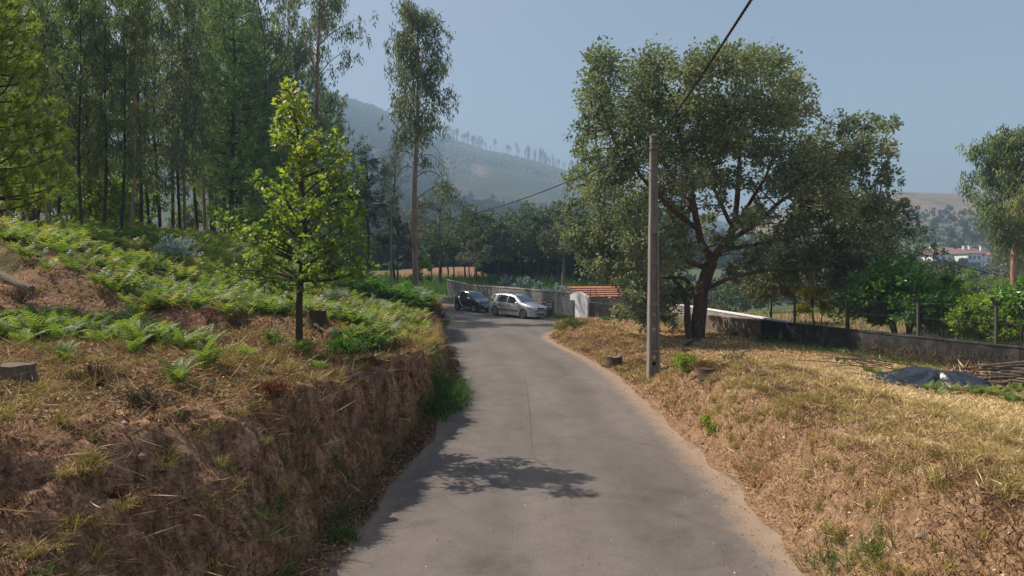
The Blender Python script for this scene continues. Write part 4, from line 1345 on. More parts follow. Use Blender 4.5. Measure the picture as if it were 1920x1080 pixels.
def boundary_wall():
    P = [(4.62, 41.5, 1.38), (6.6, 37, 1.20), (9.4, 25.6, 1.19), (11.6, 15.5, 1.19), (13.0, 8.5, 1.2)]
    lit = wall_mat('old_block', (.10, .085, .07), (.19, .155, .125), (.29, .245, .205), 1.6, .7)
    drk = wall_mat('stained_shaded_block', (.018, .018, .019), (.042, .042, .043), (.10, .096, .092), 1.6, .9)  # black stains, with the oak's shade put into the colour as well
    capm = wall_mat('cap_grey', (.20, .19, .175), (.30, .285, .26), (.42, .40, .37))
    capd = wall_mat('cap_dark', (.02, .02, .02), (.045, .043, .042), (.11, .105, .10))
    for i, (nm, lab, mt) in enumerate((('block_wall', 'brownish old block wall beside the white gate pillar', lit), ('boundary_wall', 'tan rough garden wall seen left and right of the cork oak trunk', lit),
                                       ('boundary_wall', 'long dark garden wall, stains and shade in its colour, with posts and netting', drk), ('boundary_wall', 'end of the dark garden wall outside the right edge', drk))):
        a, b_ = np.array(P[i]), np.array(P[i + 1])
        d = b_ - a
        L = math.hypot(d[0], d[1])
        ang = math.atan2(d[1], d[0])
        r = empty(nm, (a[0], a[1], 0), (0, 0, ang))
        tag(r, lab, 'wall')
        g = MB()
        nx = max(6, int(L / .12)); nz = 10
        s = np.linspace(0, L, nx)
        Z = np.linspace(0, 1, nz)
        SS, ZZ = np.meshgrid(s, Z, indexing='ij')
        top = a[2] + (b_[2] - a[2]) * SS / L - .05 + .012 * fbm(SS * 2, 0, i, 3)
        zz = -.1 + (top + .1) * ZZ
        for sg in (-1, 1):
            yy = sg * (.09 + .02 * fbm(SS * 3, zz * 3, i, 4))
            f = grid_faces(nx, nz)
            g.add(np.stack([SS, yy, zz], -1).reshape(-1, 3), f if sg > 0 else f[:, ::-1])
        g.add([(0, -.09, -.1), (0, .09, -.1), (0, .09, a[2] - .05), (0, -.09, a[2] - .05)], [(0, 1, 2, 3)])
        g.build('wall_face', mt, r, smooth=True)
        n = max(1, int(L / 1.0))
        for k in range(n):
            c = MB()
            x0, x1 = L * k / n + .004, L * (k + 1) / n - .004
            z0, z1 = [a[2] + (b_[2] - a[2]) * x / L for x in (x0, x1)]
            j = rng.normal(0, .004)
            bevel_box(c, ((x0 + x1) / 2, 0, (z0 + z1) / 2 - .025 + j), (x1 - x0, .215, .06), .012)
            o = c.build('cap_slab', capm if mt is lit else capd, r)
    # white topped wall on the garden side
    Q = [(9.95, 24.3, 1.16), (9.62, 36.4, 1.25), (9.2, 46, 1.3)]
    for i in range(2):
        a, b_ = np.array(Q[i]), np.array(Q[i + 1])
        d = b_ - a
        L = math.hypot(d[0], d[1])
        r = empty('garden_wall', (a[0], a[1], 0), (0, 0, math.atan2(d[1], d[0])))
        tag(r, ('low grey garden wall with white painted top behind the cork oak trunk', 'far stretch of white topped garden wall half hidden by the cork oak')[i], 'wall')
        g = MB()
        v = [(0, -.08, 0), (L, -.08, 0), (L, .08, 0), (0, .08, 0), (0, -.08, a[2]), (L, -.08, b_[2]), (L, .08, b_[2]), (0, .08, a[2])]
        f = [(0, 3, 2, 1), (4, 5, 6, 7), (0, 1, 5, 4), (1, 2, 6, 5), (2, 3, 7, 6), (3, 0, 4, 7)]
        g.add(v, f)
        g.build('wall_face', capm, r)
        c = MB()
        e = .002 if i else -.05
        v = [(e, -.11, a[2] + .002), (L, -.11, b_[2] + .002), (L, .11, b_[2] + .002), (e, .11, a[2] + .002), (e, -.11, a[2] + .06), (L, -.11, b_[2] + .06), (L, .11, b_[2] + .06), (e, .11, a[2] + .06)]
        c.add(v, f)
        c.build('white_coping', WHITE, r)

def fence():
    post_m = flat('post_concrete', (.075, .07, .064), .9, var=.25, scale=20)
    wire_m = flat('galvanised', (.10, .105, .105), .6, .4, var=.1)
    A, B = np.array([9.4, 25.6]), np.array([11.6, 15.5])
    E = np.array([12.6, 10.8])
    L = float(np.linalg.norm(B - A))
    r = empty('wire_fence', (A[0], A[1], 1.19), (0, 0, math.atan2((B - A)[1], (B - A)[0])))
    tag(r, 'chain link fence on bent concrete posts along the top of the dark wall', 'fence')
    Lx = L + 4.6
    for t in (.188 * L, .44 * L, .71 * L, .935 * L, 1.2 * L):
        p = MB()
        box(p, (t, 0, .46), (.055, .055, .92))
        R = np.array([[1, 0, 0], [0, math.cos(.6), -math.sin(.6)], [0, math.sin(.6), math.cos(.6)]])
        box(p, (t, -.075, 1.01), (.05, .05, .24), R)
        p.build('post', post_m, r)
    w = MB()
    H = .92
    st = .11
    x = -H
    while x < Lx:
        for sg in (1, -1):
            x0, x1 = (x, x + H) if sg > 0 else (x + H, x)
            z0, z1 = 0.02, H
            a, b_ = np.array([x0, .045, z0]), np.array([x1, .045, z1])
            if min(x0, x1) < 0 or max(x0, x1) > Lx: continue
            dz = .0013
            v = [a + [dz, 0, 0], a + [-dz, 0, 0], a + [0, dz * 1.5, 0], b_ + [dz, 0, 0], b_ + [-dz, 0, 0], b_ + [0, dz * 1.5, 0]]
            w.add(v, [(0, 1, 4, 3), (1, 2, 5, 4), (2, 0, 3, 5)])
        x += st
    tag(w.build('netting', wire_m, r), kind='stuff')
    for z in (.05, .5, .9):
        tube(MB(), [(0, .05, z), (Lx / 2, .05, z - .01), (Lx, .05, z)], .002, 4).build('straining_wire', wire_m, r)

def shed():
    tile_m = [wall_mat('terracotta', (.36, .13, .07), (.50, .20, .11), (.62, .31, .19), 3.0, .3)]
    wl = wall_mat('shed_render', (.24, .23, .22), (.34, .33, .31), (.44, .42, .40))
    D0 = 49.0
    a = at(1091, 560, D0); b_ = at(1200, 556, D0 + 2.5)
    r = empty('shed', (a[0], a[1], 0), (0, 0, math.atan2(b_[1] - a[1], b_[0] - a[0])))
    tag(r, 'low shed with orange clay tile roof behind the block wall', 'shed')
    L = 5.4
    ze, zr, dep = 1.36, 2.12, 2.2
    box(MB(), (L / 2, dep, (ze - .1) / 2 + .0), (L - .3, dep * 1.8, ze + .1)).build('shed_wall', wl, r)
    box(MB(), (L / 2, dep / 2 + .02, (ze + zr) / 2 - .05), (L, math.hypot(dep, zr - ze), .04), np.array([[1, 0, 0], [0, math.cos(math.atan2(zr - ze, dep)), -math.sin(math.atan2(zr - ze, dep))], [0, math.sin(math.atan2(zr - ze, dep)), math.cos(math.atan2(zr - ze, dep))]])).build('roof_deck', wl, r)
    # barrel tiles: rows of half round shells, each row lapping the one below
    tm = {}
    sl = math.atan2(zr - ze, dep)
    rows, wd = 5, .21
    ln = math.hypot(dep, zr - ze) / rows
    for v_ in range(3):
        mb = MB()
        k = 7
        ang = np.linspace(0, math.pi, k)
        pr = []
        for y, z0, rad in ((0, .055, .095), (ln * 1.12, .0, .082)):
            pr.append(np.stack([-np.cos(ang) * rad, np.full(k, y), np.sin(ang) * rad * .8 + z0 + .02], 1))
        for y, z0, rad in ((ln * 1.12, -.012, .070), (0, .043, .083)):
            pr.append(np.stack([-np.cos(ang) * rad, np.full(k, y), np.sin(ang) * rad * .8 + z0 + .02], 1))
        vv = np.concatenate(pr)
        mb.add(vv, np.concatenate([grid_faces(4, k), np.array([(3 * k + i, 3 * k + i + 1, i + 1, i) for i in range(k - 1)])]), tint=v_ * .5)
        tm[v_] = mb.mesh('roof_tile', tile_m, smooth=True)
    n = int(L / wd)
    for row in range(rows):
        for c in range(n):
            o = link('tile', tm[int(rng.integers(0, 3))], r)
            o.location = ((c + .5) * wd, row * ln * math.cos(sl) - .08 + rng.normal(0, .008), ze + row * ln * math.sin(sl) + .0)
            o.rotation_euler = (sl, 0, rng.normal(0, .02))
    # timber props and stakes beside it
    G = 'rough stakes leaning by the shed'
    for px, y0, px2, y1, d, lab in ((1107, 565, 1107, 541, 45, 'upright rusty rod in front of the orange tile roof'), (1125, 566, 1115, 540, 44.5, 'thin rod leaning left across the orange tile roof'), (1123, 586, 1136, 553, 40.5, 'dark stake leaning right beside the block wall')):
        p0, p1 = at(px, y0 + 6, d), at(px2, y1, d + .2)
        o = tube(MB(), wiggle(bez(p0, (p0 + p1) / 2, p1, 6), .02), [.03, .028, .026, .026, .024, .022], 6).build('stake', M['dead_wood'])
        tag(o, lab, 'stake')

def wall_clutter():
    # white window frame and pale boards lying on top of the wall
    d = WALL_B - WALL_A; L = np.linalg.norm(d); d = d / L
    ang = math.atan2(d[1], d[0])
    p = WALL_A + d * 2.0
    r = empty('white_window_frame', (p[0], p[1], 1.905), (0, 0, ang))
    tag(r, 'white rectangular window frame standing on top of the concrete wall', 'window frame')
    w, h = 1.15, .36
    for c, s in (((0, .0, h - .03), (w, .05, .06)), ((0, 0, .035), (w, .05, .06)), ((-w / 2 + .03, 0, h / 2), (.06, .052, h - .13)), ((w / 2 - .03, 0, h / 2), (.06, .052, h - .13)), ((-.2, 0, h / 2), (.05, .048, h - .13))):
        bevel_box(MB(), c, s, .006).build('frame_bar', WHITE, r)
    pale = flat('pale_board', (.52, .49, .44), .8, var=.2)
    p = WALL_A + d * .95
    r = empty('board_pile', (p[0], p[1], 1.88), (0, 0, ang))
    tag(r, 'few pale boards heaped on the wall top by the white pillar', 'boards')
    for i in range(6):
        bevel_box(MB(), (rng.normal(0, .2), rng.normal(0, .03), .03 + .04 * i), (rng.uniform(.5, 1.1), .12, .03), .004, rotz(rng.normal(0, .12))).build('board', pale, r)

def signs():
    red = flat('sign_red', (.50, .03, .045), .45, var=.05)
    grey = flat('sign_post', (.20, .20, .20), .6, .5)
    p = at(1020, 590, 48.5)
    z = float(ramp_z(p[0], p[1]))
    r = empty('road_sign', (p[0], p[1], z), (0, 0, math.radians(-8)))
    tag(r, 'small red sign with white bar on a thin post beside the minivan', 'sign')
    tube(MB(), [(0, .02, -.2), (0, .02, .7), (0, .02, 1.32)], .022, 8).build('post', grey, r)
    bevel_box(MB(), (-.02, 0, 1.10), (.30, .02, .33), .01).build('panel', red, r)
    bevel_box(MB(), (-.02, -.013, 1.10), (.29, .006, .075), .002).build('white_bar', WHITE, r)
    p = at(1029, 590, 48.8)
    r = empty('notice_board', (p[0], p[1], float(ramp_z(p[0], p[1]))), (0, 0, math.radians(-12)))
    tag(r, 'weathered notice board with pale panel on posts against the wall', 'sign')
    wd = flat('board_wood', (.12, .10, .085), .85, var=.3, scale=15)
    for x in (-.25, .27):
        bevel_box(MB(), (x, .03, .42), (.07, .06, 1.3), .006).build('post', wd, r)
    bevel_box(MB(), (.01, .02, .84), (.62, .05, .54), .008).build('frame', wd, r)
    bevel_box(MB(), (-.02, -.012, .85), (.46, .012, .36), .003).build('panel', flat('panel_white', (.62, .60, .58), .6), r)
    bevel_box(MB(), (.01, .05, .28), (.46, .03, .52), .005).build('lower_board', wd, r)
    pr = MB()
    for k, x in enumerate((-.16, -.02, .11)):
        a = np.linspace(.3, 6.0, 12)
        tube(pr, np.stack([x + .05 * np.cos(a), 0 * a - .021, .86 + .09 * np.sin(a + k)], 1), .011, 4)
    pr.build('print', flat('print_ink', (.12, .05, .06), .7), r)

def pole():
    D = 17.5
    x, y = at(1225, 700, D)[:2]
    z = float(zR(x, y))
    cm, nt, b, out = new_mat('pole_concrete')
    n1 = noise(nt, 3, 6, .65, objco(nt, (4, 4, .6))); n2 = noise(nt, 60, 3, .7, objco(nt))
    c = mix(nt, .4, ramp(nt, [(.3, (.16, .135, .115)), (.55, (.25, .215, .185)), (.75, (.34, .30, .265))], n1).outputs[0], ramp(nt, [(.3, (.7, .7, .7)), (.7, (1.2, 1.2, 1.2))], n2).outputs[0], 'MULTIPLY')
    nt.links.new(c, b.inputs['Base Color']); b.inputs['Roughness'].default_value = .9
    bump(nt, b, n2, .4, .006)
    zt = CAMZ + (HORY - 257) / F * D
    H = zt - z
    r = empty('utility_pole', (x, y, z), (0, 0, math.radians(6)))
    tag(r, 'weathered concrete utility pole with rows of holes standing on the right bank', 'pole')
    # an H shaped shaft: two flanges and a thin web pierced by holes
    W0, W1, T0, T1 = .31, .155, .24, .15
    wa = lambda h: W0 + (W1 - W0) * h
    ta = lambda h: T0 + (T1 - T0) * h
    for sg, nm in ((-1, 'flange'), (1, 'flange')):
        mb = MB()
        hs = np.linspace(-.06, 1, 14)
        v = []
        for h in hs:
            w, t = wa(h) / 2, ta(h) / 2
            fw = w * .40
            j = .004 * vnoise(h * 30, sg, 0, 5)
            xs = (sg * w + j, sg * (w - fw) + j)
            ch = .012
            v += [(xs[0], -t + ch, h * H), (xs[0] - sg * ch, -t, h * H), (xs[1], -t, h * H), (xs[1], t, h * H), (xs[0] - sg * ch, t, h * H), (xs[0], t - ch, h * H)]
        f = grid_faces(len(hs), 6, True)
        mb.add(v, f if sg < 0 else f[:, ::-1])
        mb.add(v[-6:], [(0, 1, 2, 3, 4, 5)])
        mb.build(nm, cm, r)
    web = MB()
    def webbox(h0, h1, inset):
        v = []
        for h in (h0, h1):
            w, t = wa(h) / 2 * .60, ta(h) / 2 - inset
            v += [(-w, -t, h * H), (w, -t, h * H), (w, t, h * H), (-w, t, h * H)]
        web.add(v, [(0, 3, 2, 1), (4, 5, 6, 7), (0, 1, 5, 4), (1, 2, 6, 5), (2, 3, 7, 6), (3, 0, 4, 7)])
    # solid lower panels with cross ribs
    ribs = [-.06, .105, .30, .47, .60]
    for i in range(len(ribs) - 1):
        webbox(ribs[i] + .012, ribs[i + 1], .06)
        webbox(ribs[i + 1], ribs[i + 1] + .012, .012)
    webbox(.612, 1.0, .018)
    web.build('web', cm, r)
    hole = flat('hole_dark', (.012, .011, .010), 1, var=0)
    hm = MB()
    a = np.linspace(0, 2 * math.pi, 12, endpoint=False)
    def disc(mb, h, rad, inset, depth=.01):
        yq = -(ta(h) / 2 - inset) - .003
        v = [(rad * math.cos(t), yq, h * H + rad * math.sin(t)) for t in a] + [(rad * math.cos(t), yq + depth, h * H + rad * math.sin(t)) for t in a]
        n = len(a)
        mb.add(v, [tuple(range(n))[::1]])
        mb.f.append(np.array([(i, i + n, (i + 1) % n + n, (i + 1) % n) for i in range(n)]) + mb.n - 2 * n); mb.m.append(np.zeros(n, int))
    for k in range(16):
        o = MB(); disc(o, .63 + k * .0225, .013, .018)
        o.build('hole', hole, r)
    # discs for the big lower openings, sunlit ground behind put into their colour
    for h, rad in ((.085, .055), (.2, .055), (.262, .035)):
        o = MB(); disc(o, h, rad, .06); o.build('opening', flat('opening_sunlit', (.55, .36, .24), .9, var=.2), r)
    o = MB(); disc(o, .058, .055, .06); o.build('hole', hole, r)
    cap = MB()
    box(cap, (0, 0, H + .018), (.17, .17, .034))
    v = [(-.085, -.085, H + .0352), (.085, -.085, H + .0352), (.085, .085, H + .0352), (-.085, .085, H + .0352), (0, 0, H + .085)]
    cap.add(v, [(0, 1, 4), (1, 2, 4), (2, 3, 4), (3, 0, 4)])
    cap.build('cap', cm, r)
    iron = flat('black_iron', (.03, .03, .03), .5, .5)
    bk = MB()
    for zz in (.18, .34):
        tube(bk, [(-.10, -.09, H - zz), (-.10, .09, H - zz), (.10, .09, H - zz), (.10, -.09, H - zz), (-.10, -.09, H - zz)], .009, 5)
    bk.build('clamp', iron, r)
    # slack loop of cable on the left of the head
    t = np.linspace(0, 1, 16)
    lp = np.stack([-.09 - .20 * np.sin(t * 3.14) - .10 * t * (1 - t), -.02 - .05 * t, H - .25 - .62 * t + .05 * np.sin(t * 6)], 1)
    tube(MB(), lp, .013, 5).build('cable_loop', iron, r)
    lp2 = np.stack([-.085 - .30 * np.sin(t * 3.14), .02 + 0 * t, H - .3 - .75 * t], 1)
    tube(MB(), lp2, .009, 5).build('cable_loop', iron, r)
    return np.array([x, y, zt])

def cables(head):
    blk = flat('cable_rubber', (.022, .022, .024), .55, 0, .3)
    def cab(name, a, b_, sag, rad, lab, n=60, twist=False):
        t = np.linspace(0, 1, n)[:, None]
        p = (1 - t) * np.asarray(a) + t * np.asarray(b_) - np.array([0, 0, 1]) * 4 * sag * t * (1 - t)
        mb = MB()
        if twist:
            L = np.linalg.norm(np.asarray(b_) - np.asarray(a))
            n2 = int(L * 26)
            t2 = np.linspace(0, 1, n2)[:, None]
            p = (1 - t2) * np.asarray(a) + t2 * np.asarray(b_) - np.array([0, 0, 1]) * 4 * sag * t2 * (1 - t2)
            ph = t2[:, 0] * L * 2 * math.pi / .42
            ax = unit(np.asarray(b_) - np.asarray(a))
            s1 = unit(np.cross(ax, [0, 0, 1])); s2 = np.cross(s1, ax)
            for k in range(4):
                q = p + rad * 1.05 * (np.cos(ph + k * 1.571)[:, None] * s1 + np.sin(ph + k * 1.571)[:, None] * s2)
                tube(mb, q, rad * .85, 5)
        else:
            tube(mb, p, rad, 6)
        return tag(mb.build(name, blk, smooth=True), lab, 'cable')
    h = head - np.array([0, 0, .06])
    # towards the next pole behind the camera
    e = np.array([1.55, -6.0, 6.35])
    cab('power_cable', h + [.05, -.1, -.04], e, .30, .0105, 'thick twisted overhead cable running up from the pole to the top of the photo', twist=True)
    cab('power_cable', h + [-.08, .05, -.12], (-8.5, 48, 7.25), .95, .017, 'sagging overhead cable from the pole across to the left trees')
    cab('power_cable', (-8.5, 48, 6.6), (6.3, 46, 3.35), .12, .012, 'thin lower cable crossing in front of the dark wood')
    cab('power_cable', at(1690, 462, 44), at(1990, 535, 44), .35, .028, 'cable slanting down past the white houses at right')

def street_lamp():
    g = flat('lamp_metal', (.40, .42, .43), .45, .4)
    x, y = -8.5, 48.0
    z = float(zL(x, y)) - .2
    r = empty('street_lamp', (x, y, z))
    tag(r, 'slim street lamp with short arm among the trees left of the lone gum', 'street lamp')
    H = 8.0 - z
    tube(MB(), [(0, 0, 0), (0, 0, H * .5), (0, 0, H)], [.09, .075, .06], 8).build('post', flat('lamp_post', (.24, .22, .20), .8, var=.2), r)
    tube(MB(), bez((0, -.02, H - .1), (-.35, -.02, H + .1), (-.8, -.02, H + .12), 8), .03, 6).build('arm', g, r)
    mb = MB()
    prof = np.array([(-1.35, .05), (-1.30, .10), (-1.0, .13), (-.75, .06), (-.75, .03), (-1.33, .03)])
    prism(mb, [(a, b_ + H + .02) for a, b_ in prof], -.12, .12)
    mb.build('lamp_head', flat('lamp_shell', (.62, .64, .66), .4), r)

# ------------------------------------------------------------------ cars
def glass_mat(name, col=(.02, .028, .032)):
    m, nt, b, out = new_mat(name)
    b.inputs['Base Color'].default_value = rgb(col)
    b.inputs['Roughness'].default_value = .06
    b.inputs['Specular IOR Level'].default_value = .9
    b.inputs['Coat Weight'].default_value = .6
    return m

def paint(name, col, metal, rough=.32, coat=.7):
    m, nt, b, out = new_mat(name)
    n = noise(nt, 2.5, 4, .6, objco(nt))
    c = mix(nt, n, tuple(x * .88 for x in col), tuple(min(1, x * 1.08) for x in col))
    nt.links.new(c, b.inputs['Base Color'])
    b.inputs['Metallic'].default_value = metal
    b.inputs['Roughness'].default_value = rough
    b.inputs['Coat Weight'].default_value = coat
    b.inputs['Coat Roughness'].default_value = .08
    return m

def car(kind):
    rub = flat('tyre_rubber', (.022, .021, .021), .85, var=.15)
    alloy = flat('alloy', (.62, .62, .61), .35, .75, .5, .05)
    dark = flat('dark_plastic', (.03, .03, .032), .6, var=.1)
    glass = glass_mat('car_glass')
    wsm = glass_mat('windscreen_glass', (.035, .06, .075))
    plate = flat('plate_white', (.65, .66, .66), .5, var=.02)
    lampm = glass_mat('lamp_glass', (.55, .56, .56))
    tail = flat('tail_red', (.38, .02, .03), .25, 0, .6, .05)
    amber = flat('amber', (.55, .22, .03), .3, 0, .5, .05)
    if kind == 'van':
        L, wb, fo, W, rw = 4.32, 2.69, .86, 1.74, .315
        body = paint('silver_paint', (.52, .54, .55), .55)
        #        x from nose, hood/roof z, cabin (0/1)
        top = [(0, .62), (.04, .78), (.25, .90), (.70, 1.00), (1.02, 1.07), (1.35, 1.28), (1.75, 1.52), (2.05, 1.60), (2.6, 1.635), (3.2, 1.63), (3.75, 1.575), (4.0, 1.50), (4.14, 1.34), (4.26, 1.05), (4.32, .82)]
        belt = [(0, .60), (.1, .72), (.9, .90), (1.3, .955), (2.5, .99), (3.6, 1.03), (4.32, .98)]
        plan = [(0, .60), (.05, .70), (.25, .82), (.6, .865), (1.5, .87), (3.6, .865), (4.1, .82), (4.27, .76), (4.32, .70)]
        rear_roof = 4.14
    else:
        L, wb, fo, W, rw = 2.72, 1.87, .48, 1.56, .29
        body = paint('black_paint', (.010, .014, .030), .1, .25, 1.0)
        top = [(0, .58), (.04, .72), (.18, .84), (.45, .95), (.62, 1.02), (.85, 1.20), (1.10, 1.40), (1.28, 1.475), (1.6, 1.525), (1.95, 1.525), (2.2, 1.48), (2.38, 1.36), (2.52, 1.10), (2.66, .88), (2.72, .74)]
        belt = [(0, .56), (.1, .68), (.5, .86), (.9, .93), (1.6, .96), (2.4, 1.02), (2.72, .90)]
        plan = [(0, .52), (.05, .62), (.2, .72), (.5, .775), (1.5, .78), (2.3, .775), (2.6, .72), (2.72, .62)]
    ip = lambda tb, x: np.interp(x, [p[0] for p in tb], [p[1] for p in tb])
    xs = np.unique(np.concatenate([np.linspace(0, L, 60), [p[0] for p in top], fo + np.linspace(-rw * 1.2, rw * 1.2, 13), fo + wb + np.linspace(-rw * 1.2, rw * 1.2, 13)]))
    sill = .20
    def low(x):
        z = sill + .10 * max(0, 1 - x / .25) * 0 + .05 * (x > L - .2)
        for cx in (fo, fo + wb):
            d = abs(x - cx)
            Ra = rw * 1.17
            if d < Ra:
                z = max(z, rw + math.sqrt(Ra * Ra - d * d))
        return z
    rows = []
    for x in xs:
        zt, zb, w = float(ip(top, x)), float(min(ip(belt, x), ip(top, x) - .03)), float(ip(plan, x))
        zl = low(x)
        cab = max(0, zt - zb)
        wt = w - min(.22, cab * .36)
        zm = max(zl + .02, .55 * zb + .45 * sill + .02)
        half = [(w * .985, zl), (w * 1.0, zm), (w * .985, max(zm + .01, zb - .04)), (w * .965, zb), (wt + (w * .96 - wt) * .12, zb + (zt - zb) * .86), (wt * .93, zb + (zt - zb) * .97), (wt * .6, zt + .004), (0, zt + .012)]
        ring = [(x, y, z) for y, z in half] + [(x, -y, z) for y, z in half[-2::-1]]
        rows.append(ring)
    k = len(rows[0])
    # local frame: +x forward, origin mid-way between the wheels at ground level
    V = np.array(rows)
    cx0 = fo + wb / 2
    V[..., 0] = cx0 - V[..., 0]
    root = empty('minivan' if kind == 'van' else 'small_car')
    b_ = MB()
    b_.add(V.reshape(-1, 3), grid_faces(len(xs), k))
    b_.add(V[0], [tuple(range(k))[::-1]])
    b_.add(V[-1], [tuple(range(k))])
    b_.build('body', body, root, smooth=True)
    fl = MB()
    box(fl, (cx0 - L / 2, 0, .42), (L - .3, W * .62, .40))
    fl.build('underbody', dark, root)
    def surf(x, t, side, off=.006):
        """point on the cabin side: x from the nose, t from belt (0) to roof edge (1)"""
        zt, zb, w = float(ip(top, x)), float(ip(belt, x)), float(ip(plan, x))
        cab = max(0, zt - zb)
        wt = w - min(.22, cab * .36)
        y0, z0 = w * .965, zb
        y1, z1 = wt + (w * .96 - wt) * .12, zb + cab * .86
        return (cx0 - x, side * (y0 + (y1 - y0) * t + off), z0 + (z1 - z0) * t + off * .3)
    def side_window(name, outline, side, mt=glass, off=.008):
        """outline: list of (x, t)"""
        mb = MB()
        pts = [surf(x, t, side, off) for x, t in outline]
        n = len(pts)
        inn = [surf(x, t, side, -.01) for x, t in outline]
        mb.add(pts, [tuple(range(n)) if side < 0 else tuple(range(n))[::-1]])
        mb.add(pts + inn, [(i, (i + 1) % n, (i + 1) % n + n, i + n) for i in range(n)])
        return mb.build(name, mt, root)
    def top_patch(name, x0, x1, f0, f1, mt, off=.008, n=6, m=9):
        """a pane that follows the middle of the upper shell between two stations"""
        mb = MB()
        pts = []
        for i in range(n):
            x = x0 + (x1 - x0) * i / (n - 1)
            fr = f0 + (f1 - f0) * i / (n - 1)
            zt, zb, w = float(ip(top, x)), float(min(ip(belt, x), ip(top, x) - .03)), float(ip(plan, x))
            cab = max(0, zt - zb)
            wt = w - min(.22, cab * .36)
            hy = [0, wt * .6, wt * .93, wt + (w * .96 - wt) * .12, w * .965]
            hz = [zt + .012, zt + .004, zb + cab * .97, zb + cab * .86, zb]
            for j in range(m):
                y = -fr + 2 * fr * j / (m - 1)
                pts.append((cx0 - x + off * (.8 if x < L / 2 else -.8), y, float(np.interp(abs(y), hy, hz)) + off))
        mb.add(pts, grid_faces(n, m))
        return mb.build(name, mt, root, smooth=True)
    for sd in (1, -1):
        if kind == 'van':
            side_window('front_window', [(1.30, .06), (1.62, .62), (1.80, .88), (2.35, .95), (2.42, .06)], sd)
            side_window('rear_window', [(2.48, .06), (2.42, .95), (3.12, .95), (3.28, .06)], sd)
            side_window('quarter_window', [(3.34, .06), (3.19, .95), (3.72, .92), (3.98, .40), (4.02, .10)], sd)
            bx = MB(); bevel_box(bx, (cx0 - 2.3, sd * (.872), .52), (1.9, .025, .07), .006); bx.build('side_strip', dark, root)
            for hx in (2.30, 3.15):
                h = MB(); bevel_box(h, (cx0 - hx, sd * .872, .84), (.17, .03, .045), .008); h.build('door_handle', dark, root)
            rl = MB()
            tube(rl, [(cx0 - 1.95, sd * .56, 1.60), (cx0 - 2.1, sd * .56, 1.685), (cx0 - 2.8, sd * .56, 1.70), (cx0 - 3.5, sd * .56, 1.68), (cx0 - 3.72, sd * .56, 1.57)], .022, 6)
            rl.build('roof_rail', dark, root)
            tl = MB(); bevel_box(tl, (cx0 - 4.235, sd * .735, 1.02), (.13, .10, .34), .02, rotz(sd * .35)); tl.build('tail_light', tail, root)
        else:
            side_window('side_window', [(.92, .05), (1.10, .42), (1.26, .82), (1.45, .95), (1.98, .95), (2.10, .55), (2.0, .05)], sd)
            # pale safety cell band sweeping from the roof down behind the door and along the sill
            mb = MB()
            path = [(.85, .25), (1.45, .28), (1.80, .37), (1.98, .56), (2.10, .80), (2.22, 1.0)]
            P0 = []
            for x, z in path:
                w = float(ip(plan, x)) * 1.002
                P0.append((cx0 - x, sd * (w + .004), z))
            P1 = [(cx0 - x, sd * (float(ip(plan, x)) * 1.002 + .006), z) for x, z in [(.85, .32), (1.42, .36), (1.70, .45), (1.86, .60), (1.99, .82), (2.08, 1.0)]]
            up0 = [surf(2.20, .10, sd, .010), surf(2.17, .55, sd, .010), surf(2.06, .99, sd, .010)]
            up1 = [surf(2.10, .10, sd, .012), surf(2.12, .55, sd, .012), surf(1.98, .99, sd, .012)]
            A_, B_ = P0 + up0, P1 + up1
            n = len(A_)
            f = [(i, i + 1, i + 1 + n, i + n) for i in range(n - 1)]
            mb.add(A_ + B_, f if sd < 0 else [q[::-1] for q in f])
            mb.build('cell_band', paint('silver_band', (.42, .44, .46), .5), root)
            # front roof pillar
            pl = MB()
            a0 = [surf(.86, .08, sd, .010), surf(1.05, .52, sd, .010), surf(1.24, .98, sd, .010)]
            a1 = [surf(.93, .05, sd, .012), surf(1.11, .44, sd, .012), surf(1.29, .90, sd, .012)]
            f = [(0, 1, 4, 3), (1, 2, 5, 4)]
            pl.add(a0 + a1, f if sd < 0 else [q[::-1] for q in f])
            pl.build('pillar_trim', paint('pillar_silver', (.45, .47, .50), .5), root)
            tl = MB(); bevel_box(tl, (cx0 - 2.60, sd * .70, .95), (.10, .10, .20), .02, rotz(sd * .4)); tl.build('tail_light', tail, root)
            h = MB(); bevel_box(h, (cx0 - 1.72, sd * .785, .86), (.14, .03, .04), .008); h.build('door_handle', dark, root)
        # mirror
        mx = 1.38 if kind == 'van' else .95
        m_ = MB()
        bevel_box(m_, (cx0 - mx, sd * (ip(plan, mx) + .10), ip(belt, mx) + .07), (.12, .20, .15), .03)
        m_.build('mirror', body if kind == 'van' else alloy, root)
        # lamps
        hl = MB()
        if kind == 'van':
            bevel_box(hl, (cx0 - .22, sd * .66, .775), (.34, .30, .15), .05, rotz(-sd * .55) @ np.array([[math.cos(.35), 0, math.sin(.35)], [0, 1, 0], [-math.sin(.35), 0, math.cos(.35)]]))
            am = MB(); bevel_box(am, (cx0 - .40, sd * .815, .79), (.14, .07, .11), .02, rotz(-sd * .25)); am.build('indicator', amber, root)
            fg = MB(); tube(fg, [(cx0 - .06, sd * .56, .36), (cx0 + .012, sd * .56, .36)], .06, 10); fg.build('fog_lamp', lampm, root)
        else:
            bevel_box(hl, (cx0 - .24, sd * .60, .80), (.34, .20, .15), .05, rotz(-sd * .7) @ np.array([[math.cos(.5), 0, math.sin(.5)], [0, 1, 0], [-math.sin(.5), 0, math.cos(.5)]]))
        hl.build('headlight', lampm, root)
